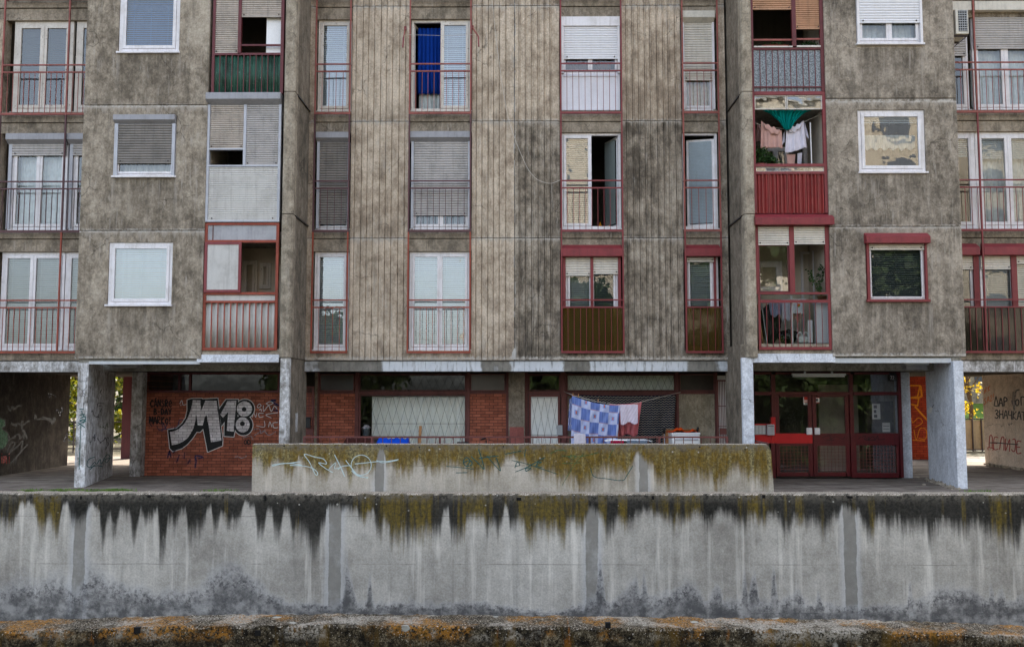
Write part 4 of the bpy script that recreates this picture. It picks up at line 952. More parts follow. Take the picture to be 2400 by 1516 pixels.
g = MB(); bars(g, a+.05, b-.06, zr(500), zr(409), YL-.036, 11, .005); part(g, 'railing', 'fade', lo)
# right C
fr = MB(); zt_ = zr(110)+1.6; fr.box(a-.03, a+.05, YL-.03, YL+.05, zr(215), zt_); fr.box(b-.06, b+.02, YL-.03, YL+.05, zr(215), zt_)
xm = xl(1860, 60); fr.box(xm-.045, xm+.045, YL-.03, YL+.05, zr(110), zt_); fr.box(a+.05, b-.06, YL-.03, YL+.05, zr(118), zr(113))
bars(fr, a+.05, b-.06, zr(215), zr(118), YL-.035, 11, .008); fr.box(a+.05, b-.06, YL-.04, YL-.02, zr(207), zr(204))
lo = part(fr, 'balcony_enclosure', 'maroon', label='maroon balcony with tan wooden shutters and frosted glass parapet')
shutter(a+.05, xm-.046, zr(20), zt_-.03, YL-.01, 'shut_bamboo', lo, .05); shutter(xm+.046, b-.062, zr(66), zt_-.03, YL-.01, 'shut_bamboo', lo, .05)
q = MB(); q.box(a+.05, xm-.046, YL-.0, YL+.03, zr(95.5), zr(91.5)); q.box(xm+.046, b-.062, YL-.0, YL+.03, zr(94), zr(90)); part(q, 'rail_bar', 'fade', lo)
q = MB(); q.box(a+.06, xm-.05, YL-.05, YL+.1, zr(113), zr(110)); q.box(xm+.05, b-.062, YL-.05, YL+.1, zr(113), zr(109)); part(q, 'sill_panel', 'peel', lo)
q = MB(); q.box(a+.05, b-.062, YL+.0, YL+.02, zr(214.5), zr(118.2)); part(q, 'infill_panel', 'frost', lo)
# top storeys out of frame are plain shutters
for (u, v, zz) in ((LX0, LX1, zl(131)+1.5), (RX0, RX1, zr(118)+1.6)):
    q = MB(); q.box(u, v, YL, YL+.05, zz+.02, ZTOP); part(q, 'infill_panel', 'offboard')
# slabs, back walls and ceilings inside the bays
for s in range(1, 5):
    for (x0, x1, J, u) in ((XBL0+.2, XPL1-.22, JL, 1), (XPR0+.22, XBR1-.2, JR, 1)):
        q = MB(); q.box(x0, x1, YB+.28, D+.1, J[s]-.16, J[s]+.02); part(q, 'floor_slab', 'soffit')
for (x0, x1, J) in ((XBL0+.2, XPL1-.22, JL), (XPR0+.22, XBR1-.2, JR)):
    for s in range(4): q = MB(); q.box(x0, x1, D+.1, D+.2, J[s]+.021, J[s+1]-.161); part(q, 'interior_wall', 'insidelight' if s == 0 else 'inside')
# balcony doors and windows inside
Yi = D+.02
def iw(px0, py0, px1, py1, **k): x0, x1, z0, z1 = R(px0, py0, px1, py1, Yi); return window(x0, x1, z0, z1, Yi, **k)
iw(566, 610, 602, 716, fm='peel', n=1, bl='bl_dark', fw=.05, sw=.06); iw(608, 616, 634, 676, fm='peel', n=1, fw=.04, sw=.05)
iw(1768, 612, 1834, 686, fm='pvc', n=1, fw=.06, sw=.08); 
iw(1786, 345, 1850, 440, fm='pvc', n=2, fw=.05, sw=.05)
DB = MB()
w_, c_ = iw(1880, 590, 1938, 812, fm='pvc', n=1, openi=(0,), fw=.05, sw=.05)
leaf_sash(X(1936, 690, Yi), Z(1900, 805, Yi), Z(1900, 592, Yi), Yi-.75, .62, .9, w_, bl=None, side=-1)
iw(1885, 300, 1935, 520, fm='pvc', n=1, bl='bl_dark', fw=.05, sw=.06)
# dark rooms behind every window
ROOMB = D+3.0
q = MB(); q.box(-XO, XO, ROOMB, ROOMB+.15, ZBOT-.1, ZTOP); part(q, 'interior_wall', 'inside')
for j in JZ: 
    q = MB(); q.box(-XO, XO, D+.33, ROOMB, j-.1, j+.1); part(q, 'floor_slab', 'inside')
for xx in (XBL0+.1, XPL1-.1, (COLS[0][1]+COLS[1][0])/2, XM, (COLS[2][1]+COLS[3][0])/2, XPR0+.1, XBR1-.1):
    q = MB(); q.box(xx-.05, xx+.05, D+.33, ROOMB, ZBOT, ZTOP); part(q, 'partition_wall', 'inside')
# rest of the block above and behind the picture
YBK = 29.3; ZR = ZTOP+9
q = MB(); q.box(-XO, XO, ROOMB+.15, YBK, 2.62, ZR); q.box(-XO, XO, D+.05, ROOMB+.15, ZTOP, ZR); part(q, 'upper_wall', 'bay')
for (x0, x1) in ((XBL0, XPL1), (XPR0, XBR1)):
    q = MB(); q.box(x0, x1, YB, D+.05, ZTOP, ZR); part(q, 'upper_wall', 'bay')
q = MB(); q.box(-XO-.1, XO+.1, YB-.1, YBK+.1, ZR, ZR+.3); part(q, 'roof', 'soffit')
# curtains that belong to the central windows
a, b, c, d = cw('C', 1); xm = (a+b)/2
curtain(a+.13, xm+.0, Z(1000, 212, D), d-.14, YW+.16, 'c_blue', 'royal blue curtain hanging in an open peeling window', 6, .05)
curtain(a+.16, xm-.02, c+.05, Z(1000, 200, D), YW+.24, 'c_lace', 'white curtain end showing below the royal blue curtain', 5, .03)
a, b, c, d = cw('C', 2); curtain(a+.1, b-.2, zp(170), zp(125), YW+.2, 'c_brownc', 'brown striped curtain below the half-lowered white shutter', 9, .03)
a, b, c, d = cw('C', 3); curtain(a+.1, b-.12, c+.1, zp(180), YW+.15, 'c_beige', 'beige pleated curtain in the narrow window under a cream box', 7, .03)
a, b, c, d = cw('B', 1); curtain(a+.15, b-.15, c+.1, zp(490), YW+.18, 'c_grey', 'grey curtain hem showing below the long grey shutter', 9, .03)
# ------------------------------------------------------------------ ground storey
YS = 23.0
ys = lambda p: Z(1208, p, YS)
xs = lambda p: X(p, 980, YS)
def pb(m, x0, y0, x1, y1, Ya, Yb, Y=YS, floor=False):
    a, b, c, d = R(x0, y0, x1, y1, Y); m.box(a, b, Ya, Yb, 0. if floor else c, d)
seams = [XL+.01]+[cx(p) for p in (885, 998, 1115, 1230, 1352, 1470, 1588)]+[XR-.01]
for a, b in zip(seams, seams[1:]):
    m = MB(); m.box(a+.002, b-.002, D+.05, D+.3, zp(870), ZBOT-.02); part(m, 'fascia_panel', 'fasciawhite', bevel=.004)
for lo, hi in ((-XO, XBL0), (XBR1, XO)):
    m = MB(); m.box(lo, hi, D+.05, D+.3, zp(871), ZBOT-.02); part(m, 'fascia_panel', 'grimwhite')
ZC = zp(870)+.01
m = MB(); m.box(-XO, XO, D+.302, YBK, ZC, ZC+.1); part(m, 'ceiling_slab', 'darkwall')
# drip bulbs under the fascia
# soffits of the bays
zsl, zsr = Z(335, 847, YB), Z(2100, 843, YB)
for (x0, x1, z, f0, f1, l0, l1, mt) in ((XBL0, XPL0, zsl, (205, 846, 466, 853), (463, 831, 655, 849), 0, 0, 'pvc'), (XPR1, XBR1, zsr, (1957, 839, 2232, 850), (1764, 829, 1956, 849.5), 0, 0, 'pvc')):
    m = MB(); m.box(x0+.05, x1-.05, YB+.12, D+.05, z-.03, z+.1); part(m, 'soffit_slab', 'soffit')
    m = MB(); pb(m, *f0, YB+.06, YB+.118, YB); part(m, 'soffit_edge', 'lamp')
    a, b, c, d = R(*f1, YL); h = (b-a)*.62
    m = MB(); m.box(a, a+h-.002, YL-.05, YL+.08, c, d); m.box(a+h+.002, b, YL-.05, YL+.08, c, d); part(m, 'balcony_fascia', 'whitewash', bevel=.004)
    a2, b2, c2, d2 = R(f1[0], 818, f1[2], 832, YL)
    m = MB(); m.box(a2, b2, YL+.0, YL+.3, d+.002, d2); part(m, 'floor_edge', 'pier')
    m = MB(); m.box(x0, x1, D+.06, D+.28, ZC+.001, z+.2); part(m, 'beam', 'soffit')
# slender pillars under the piers
for (a, b, mt, s0, s1) in ((655, 677, 'grimwhite', 656, 711), (1741, 1767, 'whitewash', 1712, 1766)):
    x0, x1 = X(a, 950, YB), X(b, 950, YB); zt = Z(a, 838, YB)
    m = MB(); m.box(x0, x1, YB+.0, YB+.13, 0, zt); part(m, 'pillar', mt, bevel=.01)
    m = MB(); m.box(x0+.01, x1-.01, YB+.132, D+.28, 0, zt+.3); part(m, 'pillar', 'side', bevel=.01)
    if a == 655:
        q = MB(); q.box(x1-.011, x1-.008, 20.75, 20.95, Z(697, 1012, 20.8), Z(697, 968, 20.8)); part(q, 'paint_smear', 'grimwhite')
# splayed slabs carrying the bays
PLf0, PLf1, PLb = X(178, 1000, 20.15), X(203, 1000, 20.15), X(267, 1000, 23.0)
m = MB(); m.plan([(PLf0, 20.15), (PLf1, 20.15), (PLb, 23.0), (PLb-.3, 23.0)], 0, zsl-.03); pl_left = part(m, 'splayed_pillar', 'grimwhite', bevel=.012, label='grimy whitewashed splayed pillar with tags')
PRf0, PRf1, PRb = X(2240, 1000, 20.0), X(2263, 1000, 20.0), X(2173, 1000, 22.3)
m = MB(); m.plan([(PRf0, 20.0), (PRf1, 20.0), (PRb+.28, 22.3), (PRb, 22.3)], 0, zsr-.03); pl_right = part(m, 'splayed_pillar', 'whitewash', bevel=.012, label='clean pale whitewashed splayed pillar')
# brick infill with the window strip, left
zw = Z(490, 920, 23.05); x0, x1 = X(326, 1010, 23.05), X(738, 1010, 23.05)
m = MB(); m.box(x0, x1, 23.05, 23.3, 0, zw); brickw = part(m, 'brick_wall', 'brick', label='red brick wall with black and silver graffiti')
def shopwin(px0, py0, px1, py1, Y, mat='ironred', gl='shopglass', fw=.05, name='window', splits=()):
    a, b, c, d = R(px0, py0, px1, py1, Y); m = MB(); frame_boxes(m, a, b, c, d, Y, Y+.08, fw)
    for s in splits: q = X(s, (py0+py1)/2, Y); m.box(q-.03, q+.03, Y+.002, Y+.078, c+fw, d-fw)
    o = part(m, name, mat, bevel=.003); g = MB(); g.add([(a+fw, Y+.04, c+fw), (b-fw, Y+.04, c+fw), (b-fw, Y+.04, d-fw), (a+fw, Y+.04, d-fw)], [(0, 1, 2, 3)]); part(g, 'pane', gl, o); return o, (a, b, c, d)
shopwin(334, 873, 655, 919.5, 23.06, 'maroon', splits=(420, 445))
m = MB(); pb(m, 306, 872, 331, 1112, 22.75, 23.04, 22.75, True); part(m, 'column', 'grimwhite', bevel=.01)
# back of the ground storey block, closing the view through the panes
m = MB(); m.box(x0, X(2132, 1000, 22.7), 24.9, 25.0, 0, ZC); part(m, 'interior_wall', 'inside')
m = MB(); m.box(x0-.02, x0+.12, 23.31, YBK-.2, 0, ZC); part(m, 'side_wall', 'brick')
m = MB(); xe = X(2136, 1000, 22.7); m.box(xe-.14, xe, 23.0, YBK-.4, 0, ZC); part(m, 'side_wall', 'plaster')
# central shop fronts
def post(p0, p1, mat='ironred', y0=-.03, y1=.1, top=872):
    m = MB(); pb(m, p0, top, p1, 1060, YS+y0, YS+y1, YS, True); return part(m, 'post', mat)
def zig(x0, x1, z0, z1, y, par, p=.17, rows=2):
    m = MB(); n = max(2, round((x1-x0)/p)); h = (z1-z0)/rows; r = .0036
    for i in range(n):
        a = x0+(x1-x0)*i/n; w = (x1-x0)/n
        for k in range(rows):
            zz = z0+k*h; f = 1 if k % 2 else 0
            for (u0, u1, yy) in ((a, a+w, 0.), (a+w, a, .01)): m.tube([(u0, y+yy, zz), (u1, y+yy, zz+h)], r, 4)
    for k in range(rows+1): m.box(x0, x1, y+.012, y+.018, z0+k*h-.004, z0+k*h+.004)
    return part(m, 'security_grille', 'iron', par)
for p0, p1 in ((744, 748), (832, 840), (1094, 1101), (1186, 1192), (1230, 1237), (1315, 1326), (1585, 1591), (1676, 1682)): post(p0, p1)
m = MB(); pb(m, 737, 872, 744, 1060, YS, YS+.25, YS, True); part(m, 'column', 'side')
m = MB(); pb(m, 1192, 872, 1230, 1060, YS-.12, YS+.2, YS, True); colm = part(m, 'column', 'side', bevel=.012)
for p0, p1 in ((748, 832), (840, 1094), (1101, 1186), (1237, 1315), (1326, 1585), (1591, 1676)):
    m = MB(); pb(m, p0, 918.5, p1, 923, YS-.02, YS+.09); part(m, 'transom_bar', 'ironred')
for p0, p1 in ((748, 832), (1101, 1186)):
    m = MB(); pb(m, p0, 923.2, p1, 1060, YS+.0, YS+.2, YS, True); part(m, 'brick_panel', 'brick')
for p0, p1 in ((748, 832), (1101, 1186), (1591, 1676)):
    a, b, c, d = R(p0, 876, p1, 918, YS); m = MB(); frame_boxes(m, a+.01, b-.01, c+.01, d, YS-.01, YS+.05, .03); f = part(m, 'transom_panel', 'ironred'); m = MB(); m.box(a+.04, b-.04, YS+.005, YS+.03, c+.04, d-.03); part(m, 'infill_panel', 'dim', f)
m = MB(); pb(m, 1591, 923.2, 1676, 1060, YS+.01, YS+.2, YS, True); part(m, 'render_panel', 'plaster')
w1, r1 = shopwin(840, 875, 1094, 918.3, YS+.02); zig(r1[0]+.05, r1[1]-.05, r1[2]+.03, r1[3]-.03, YS-.02, w1, .2, 1)
w2, r2 = shopwin(840, 923.3, 1094, 1062, YS+.02); zig(r2[0]+.05, r2[1]-.05, r2[2]+.03, r2[3]-.03, YS-.03, w2, .2, 2)
w3, r3 = shopwin(1326, 875, 1585, 918.3, YS+.02); zig(r3[0]+.05, r3[1]-.05, r3[2]+.03, r3[3]-.03, YS-.02, w3, .17, 1)
w4, r4 = shopwin(1326, 923.3, 1585, 1062, YS+.02)
w5, r5 = shopwin(1237, 876, 1315, 918.3, YS+.02, gl='glassr'); zig(r5[0]+.05, r5[1]-.05, r5[2]+.03, r5[3]-.03, YS-.02, w5, .2, 1)
# panelled glass door with a grille
a, b, c, d = R(1237, 924, 1315, 1060, YS); m = MB(); frame_boxes(m, a+.02, b-.02, .02, d, YS-.01, YS+.05, .06); dr = part(m, 'shop_door', 'ironred', label='white panelled shop door behind a diamond grille')
m = MB(); m.box(a+.08, b-.08, YS+.01, YS+.03, .08, d-.06); part(m, 'infill_panel', 'c_sheetgrey', dr); zig(a+.08, b-.08, .1, d-.08, YS-.03, dr, .17, 2)
m = MB(); pb(m, 1305, 996, 1318, 1019, YS-.08, YS-.012); part(m, 'lock_box', 'greyplastic', dr)
# window covers
def pleats(p0, p1, y0, z0, z1, name, label, mat='c_sheetgrey', n=15):
    a, b = xs(p0), xs(p1)
    return cloth(lambda u, v: (a+(b-a)*u, y0+.035*abs(math.sin(u*n*3.1416))+.004*math.sin(u*91), z1-(z1-z0)*v), n*8, 4, name, mat, label, 'curtain')
pleats(870, 1092, YS+.13, .25, ys(925), 'curtain', 'white pleated sheeting across the shop window between the two brick panels')
pleats(1328, 1583, YS+.13, ys(918), ys(877), 'curtain', 'pale pleated sheeting in the transom above the dark zigzag throw')
m = MB(); pb(m, 1328, 925, 1342, 1060, YS+.14, YS+.16, YS, True); part(m, 'infill_panel', 'plaster', w4)
# bench inside the shop, meter plate
m = MB(); m.box(xs(842), xs(900), YS+.12, YS+.55, .0, Z(860, 1021, YS+.3)); part(m, 'window_bench', 'inside')
m = MB(); m.box(xs(1192.5)+.02, xs(1229.5)-.02, YS-.124, YS-.121, .82, ys(1000)); pb(m, 1203, 1004, 1215, 1023, YS-.16, YS-.125); part(m, 'meter_box', 'fade', colm)
# gates at both ends of the shop fronts
def gate(p0, p1, top, Y, label):
    a, b, c, d = R(p0, top, p1, 1060, Y); m = MB(); frame_boxes(m, a, b, .05, d, Y-.02, Y+.02, .035); bars(m, a, b, .08, d-.03, Y, 7, .007)
    for z in (.7, 1.25, 1.75): m.box(a+.035, b-.035, Y-.012, Y+.012, z-.008, z+.008)
    m.box((a+b)/2-.07, (a+b)/2+.1, Y-.03, Y+.03, 1.05, 1.2)
    return part(m, 'gate', 'ironred', label=label)
gate(712, 735, 905, YS-.35, 'rusty barred gate beside the left pillar'); gate(1680, 1706, 890, YS-.25, 'barred gate with white panel behind')
m = MB(); pb(m, 1682, 880, 1703, 1060, YS+.02, YS+.06, YS, True); part(m, 'infill_panel', 'appl')
# dark metal door at the far end of the left passage, brick return at the far end of the right passage
m = MB(); pb(m, 286, 872, 319, 1071, 29.0, 29.06, 29.0, True); part(m, 'steel_door', 'maroon')
Yk = 28.9
m = MB(); a, b = X(2120, 1000, Yk), X(2250, 1000, Yk); m.box(a, b, Yk, Yk+.25, 0, ZC); brk = part(m, 'brick_wall', 'brickbright', label='bright orange brick return with yellow graffiti')
XPW0, XPW1 = -13.05, 13.55
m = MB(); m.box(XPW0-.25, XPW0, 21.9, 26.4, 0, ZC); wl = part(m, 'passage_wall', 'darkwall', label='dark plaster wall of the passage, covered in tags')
m = MB(); m.box(XPW1, XPW1+.25, 21.9, 26.8, 0, ZC); wr = part(m, 'passage_wall', 'creamwall', label='cream plaster wall of the passage with black and red writing')
m = MB(); 
for i in range(60):
    y = rnd.uniform(21.9, 26.7); s = rnd.uniform(.02, .07); m.box(XPW1-rnd.uniform(.03, .12), XPW1+.01, y, y+s*2, 0, s)
part(m, 'plaster_rubble', 'pier', wr, kind='stuff')

# ------------------------------------------------------------------ entrance under the right bay
YE = 22.3; ze = lambda p: Z(1940, p, YE)
def eb(m, x0, y0, x1, y1, d0, d1): a, b, c, d = R(x0, y0, x1, y1, YE); m.box(a, b, YE+d0, YE+d1, max(c, .005), d)
fr = MB()
eb(fr, 1764, 872, 1769, 1119, 0, .1); eb(fr, 1808, 877, 1818, 977, 0, .1); eb(fr, 1993, 877, 2002, 1119, 0, .1); eb(fr, 2108, 872, 2115, 1119, 0, .1)
for x0_, x1_ in ((1769, 1808), (1818, 1993), (2002, 2108)):
    eb(fr, x0_, 872, x1_, 877.5, .001, .1); eb(fr, x0_, 918, x1_, 926, .001, .1)
eb(fr, 2002, 1015, 2108, 1038, .001, .1); eb(fr, 2002, 1108, 2108, 1119, .001, .1); eb(fr, 2002, 1038, 2008, 1108, .001, .1); eb(fr, 2103, 1038, 2108, 1108, .001, .1); eb(fr, 2008, 1038, 2103, 1043, .001, .1)
eb(fr, 1808, 1038, 1818, 1119, 0, .1); eb(fr, 1769, 1108, 1808, 1119, .001, .1)
ent = part(fr, 'entrance_front', 'doorred', bevel=.004, label='dark red glazed entrance front with bright red patches')
m = MB(); eb(m, 1769, 993, 1808, 1038, .001, .1); eb(m, 1808, 977.2, 1818, 1038, -.002, .1); part(m, 'kick_panel', 'brightred', ent)
def panes(L):
    for q in L: m = MB(); a, b, c, d = R(*q, YE); m.add([(a, YE+.05, c), (b, YE+.05, c), (b, YE+.05, d), (a, YE+.05, d)], [(0, 1, 2, 3)]); part(m, 'pane', 'glass', ent)
panes([(1769, 878, 1808, 918), (1818, 878, 1993, 918), (2002, 878, 2108, 918), (1769, 926, 1808, 993), (2002, 926, 2108, 1015), (2008, 1043, 2103, 1108), (1769, 1038, 1808, 1108)])
def wire(x0, y0, x1, y1, par, p=.085):
    a, b, c, d = R(x0, y0, x1, y1, YE); m = MB(); n = round((b-a)/p)
    for i in range(n+1): q = a+(b-a)*i/n; m.box(q-.003, q+.003, YE+.01, YE+.016, c, d)
    n = round((d-c)/p)
    for i in range(n+1): q = c+(d-c)*i/n; m.box(a, b, YE+.017, YE+.022, q-.003, q+.003)
    part(m, 'mesh_guard', 'fade', par)
wire(2008, 1043, 2103, 1108, ent)
for (x0_, x1_, mt, hx) in ((1819, 1905, 'brightred', (1890, 1903)), (1906.5, 1992, 'doorred', (1909, 1921))):
    m = MB(); eb(m, x0_, 926.5, x0_+9, 1116, .02, .08); eb(m, x1_-9, 926.5, x1_, 1116, .02, .08)
    eb(m, x0_+9, 926.5, x1_-9, 930, .02, .08); eb(m, x0_+9, 1038, x1_-9, 1044, .02, .08); eb(m, x0_+9, 1107, x1_-9, 1116, .02, .08)
    lf = part(m, 'door_leaf', 'doorred', ent, bevel=.004)
    m = MB(); eb(m, x0_, 1015.5, x1_, 1038.5, .012, .085); part(m, 'door_band', mt, lf)
    for q in ((x0_+9, 930, x1_-9, 1015.5), (x0_+9, 1044, x1_-9, 1107)):
        a, b, c, d = R(*q, YE); m = MB(); m.add([(a, YE+.05, c), (b, YE+.05, c), (b, YE+.05, d), (a, YE+.05, d)], [(0, 1, 2, 3)]); part(m, 'pane', 'glass', lf)
    m = MB(); eb(m, hx[0], 1002, hx[1], 1018, -.03, .011); part(m, 'handle_plate', 'pvc', lf, bevel=.004)
    wire(x0_+9, 1044, x1_-9, 1107, lf)
# lobby
xa, xb = X(1766, 1000, YE), X(2114, 1000, YE)
m = MB(); m.box(xa-.15, xa-.02, YE+.12, 26.9, 0, ZC); m.box(xa, xb, 26.9, 27, 0, ZC); part(m, 'interior_wall', 'inside')
m = MB(); m.box(xa+1.9, xa+2.05, 25.0, 26.9, 0, ZC); m.box(xb-1.25, xb-.2, 24.6, 24.7, 0, 2.3); part(m, 'partition_wall', 'insidelight')
m = MB(); pb(m, 2110, 872, 2136, 1115, 22.55, 22.85, 22.55, True); part(m, 'column', 'whitewash', bevel=.012)

# ------------------------------------------------------------------ small fittings: things of their own
def simple(mb, name, mat, label, cat, **k): o = mb.build(name, mat, **k); return tag(o, label, cat)
m = MB(); eb(m, 1768, 996, 1795, 1018, -.03, -.0); it = thing('intercom_panel', 'grey door-entry panel on the bright red strip beside the entrance', 'intercom', (X(1781, 1000, YE), YE, 1.1))
m.build('plate', 'greyplastic', it, bevel=.004)
for k in range(3):
    m = MB()
    for j in range(6): eb(m, 1771+k*8, 998.5+j*3, 1776+k*8, 1000.3+j*3, -.036, -.0305)
    m.build('button_column', 'lamp', it)
t = thing('letterbox', 'pale metal letterbox beside the door-entry panel', 'letterbox', (X(1804, 1000, YE), YE, 1.1))
m = MB(); eb(m, 1796, 994, 1813, 1019, -.09, -.003); m.build('box_body', 'alu', t, bevel=.006); m = MB(); eb(m, 1798, 997, 1811, 998.5, -.094, -.0901); m.build('slot', 'blackplastic', t)
t = thing('tube_lamp', 'unlit fluorescent batten lamp above the red entrance', 'lamp', (X(1920, 878, 22.0), 22.0, 2.5))
a, b, c, d = R(1857, 875, 1983, 883, 22.0); m = MB(); m.box(a, b, 22.0, 22.1, c+.03, d); m.build('housing', 'lamp', t, bevel=.004)
m = MB(); m.tube([(a+.02, 22.05, c+.012), (b-.02, 22.05, c+.012)], .015, 10); m.build('tube', 'appl', t, smooth=True)
m = MB(); m.box(a+.3, a+.34, 22.03, 22.07, d, ZC); m.box(b-.34, b-.3, 22.03, 22.07, d, ZC); m.build('bracket', 'alu', t)
for (q, Y, z, lab) in (((258, 854, 322, 861), 21.0, zsl, 'dusty ceiling lamp under the left bay, beside the tagged pillar'), ((2122, 853, 2178, 866), 20.9, zsr, 'boxy white ceiling fitting under the right bay, beside the clean pillar')):
    a, b, c, d = R(*q, Y); t = thing('ceiling_lamp', lab, 'lamp', ((a+b)/2, Y, z-.03))
    m = MB(); m.box(a, b, Y, Y+.3, d-.02, z-.031); m.build('base_plate', 'lamp', t); m = MB(); m.box(a+.03, b-.03, Y+.03, Y+.27, c, d-.021); m.build('diffuser', 'greybox', t, bevel=.01)
def notice(px0, py0, px1, py1, Y, label, dy=-.006, bands=()):
    a, b, c, d = R(px0, py0, px1, py1, Y); t = thing('notice', label, 'notice', ((a+b)/2, Y, c)); m = MB(); m.box(a, b, Y+dy, Y+dy+.004, c, d); m.build('sheet', 'paper', t)
    for (f0, f1, g0, g1, mt) in bands:
        m = MB(); m.box(a+(b-a)*g0, a+(b-a)*g1, Y+dy-.002, Y+dy-.0005, c+(d-c)*f0, c+(d-c)*f1); m.build('print', mt, t)
notice(1883, 929, 1898, 948, YE+.05, 'small sticker with red and orange print on the first glass door leaf', bands=((.55, .95, .08, .92, 'redink'), (.3, .42, .1, .9, 'redink'), (.08, .2, .2, .8, 'ink')))
notice(1909, 931, 1920.5, 944.5, YE+.05, 'small red-framed prohibition sticker on the second glass door leaf', bands=((.88, 1, 0, 1, 'redink'), (0, .1, 0, 1, 'redink'), (.35, .75, .3, .7, 'ink'), (.16, .24, .15, .85, 'ink')))
notice(2044, 946, 2063, 982, 23.4, 'long white notice sheet behind the fixed entrance pane', bands=((.7, .9, .2, .6, 'ink'), (.4, .6, .2, .5, 'ink'), (.1, .3, .2, .6, 'ink')))
notice(2068, 990, 2086, 1012, 23.4, 'square white sheet low behind the fixed entrance pane', bands=((.3, .36, .1, .9, 'ink'), (.6, .66, .1, .9, 'ink')))
# panel that carries those sheets
m = MB(); a, b, c, d = R(2030, 940, 2106, 1020, 23.41); m.box(a, b, 23.41, 23.45, 0, d); part(m, 'noticeboard_panel', 'darkwall', ent)
t = thing('number_plate', 'dark house number plate reading 72 above the entrance', 'sign', (X(2091, 884, YE), YE, 2.4))
m = MB(); eb(m, 2084, 874, 2099, 892, -.03, -.003); m.build('plate', 'blackplastic', t, bevel=.002)
# ---- writing and graffiti
FONT = {'A': [[(0, 0), (.5, 1), (1, 0)], [(.2, .38), (.8, .38)]], 'B': [[(0, 0), (.1, 1), (.6, .95), (.7, .75), (.15, .52), (.75, .4), (.8, .12), (0, 0)]],
 'C': [[(.9, .85), (.5, 1), (.1, .7), (.05, .3), (.4, 0), (.9, .12)]], 'N': [[(0, 0), (.1, 1), (.8, .05), (.9, 1)]], 'S': [[(.9, .9), (.4, 1), (.15, .75), (.7, .45), (.75, .12), (.3, 0), (0, .12)]],
 'R': [[(0, 0), (.1, 1), (.7, .95), (.8, .65), (.1, .48), (.9, 0)]], 'E': [[(.9, 1), (.1, .95), (0, 0), (.9, .05)], [(.05, .5), (.7, .52)]], 'e': [[(.1, .45), (.9, .55), (.6, .95), (.15, .75), (.1, .25), (.5, 0), (.9, .1)]],
 'D': [[(.05, 0), (.05, 1), (.6, .9), (.9, .5), (.6, .1), (.05, 0)]], 'Y': [[(0, 1), (.45, .5)], [(.95, 1), (.35, 0)]], 'M': [[(0, 0), (.1, 1), (.5, .3), (.9, 1), (1, 0)]], 'K': [[(.1, 1), (.05, 0)], [(.9, 1), (.1, .45), (.9, 0)]],
 'O': [[(.5, 1), (.1, .7), (.1, .3), (.5, 0), (.9, .3), (.9, .7), (.5, 1)]], 'o': [[(.5, .75), (.1, .5), (.2, .1), (.6, 0), (.9, .35), (.8, .65), (.5, .75)]], '!': [[(.5, 1), (.45, .35)], [(.45, .1), (.45, .02)]], '.': [[(.4, .3), (.6, .3)]], '-': [[(.1, .4), (.7, .45)]],
 '\u0394': [[(0, .0), (1, 0), (.55, 1), (.4, 1), (0, 0)]], '\u0420': [[(.1, 0), (.1, 1), (.7, .95), (.8, .65), (.1, .5)]], '\u0413': [[(.1, 0), (.1, 1), (.9, .98)]], '\u0417': [[(.05, .9), (.5, 1), (.8, .75), (.3, .53), (.85, .3), (.5, 0), (.02, .1)]],
 '\u041d': [[(.05, 0), (.05, 1)], [(.9, 0), (.9, 1)], [(.05, .5), (.9, .5)]], '\u0427': [[(.05, 1), (.1, .5), (.85, .5)], [(.85, 1), (.85, 0)]], 'T': [[(0, 1), (1, 1)], [(.5, 1), (.5, 0)]], 'i': [[(.5, .7), (.5, 0)], [(.5, .95), (.52, 1)]], '2': [[(.1, .8), (.5, 1), (.85, .75), (.1, 0), (.95, .03)]],
 '\u0414': [[(0, -.15), (.0, .05), (1, .05), (1, -.15)], [(.2, .05), (.35, 1), (.85, 1), (.85, .05)]], '\u041b': [[(0, 0), (.4, 1), (.9, 1), (.9, 0)]], '\u0418': [[(.05, 1), (.05, 0), (.9, 1), (.9, 0)]], '\u0408': [[(.3, 1), (.9, 1), (.85, .2), (.5, 0), (.1, .15)]],
 '7': [[(.05, 1), (.9, 1), (.35, 0)]], "'": [[(.35, 1.1), (.65, 1.4)]], 'm': [[(0, 0), (.1, .7), (.3, .7), (.4, .1), (.5, .7), (.75, .7), (.85, 0)]]}
def word(txt, x, y, w, h, gap=.25, dx=0, rise=0., jit=.05):
    out = []
    for i, ch in enumerate(txt):
        if ch == ' ': x += w*.7; continue
        ww = w*(.5 if ch in "!.i" else 1)
        j = rnd.uniform(-jit, jit)*h
        for l in FONT.get(ch, []): out.append([(x+(u*ww)+dx*v*h, y-v*h+j-rise*(i+u)) for u, v in l])
        if ch != "'": x += ww*(1+gap)
    return out
def smooth(pl, k=4):
    if len(pl) < 3: return pl
    P = [pl[0]]+list(pl)+[pl[-1]]; o = []
    for i in range(1, len(P)-2):
        for t in range(k):
            t /= k; q = []
            for a in (0, 1):
                p0, p1, p2, p3 = (P[i+d][a] for d in (-1, 0, 1, 2)); q.append(.5*(2*p1+(p2-p0)*t+(2*p0-5*p1+4*p2-p3)*t*t+(3*p1-p0-3*p2+p3)*t**3))
            o.append(tuple(q))
    return o+[pl[-1]]
KK = [0]
def on_y(Y, off): return lambda px, py, k=0: at(px, py, Y-off-k)
def on_plane(P0, N, off):
    P0 = Vector(P0); N = Vector(N).normalized()
    def f(px, py, k=0):
        d = ray(px, py); Q = P0+N*(off+k); return ORG+d*((Q-ORG).dot(N)/d.dot(N))
    return f
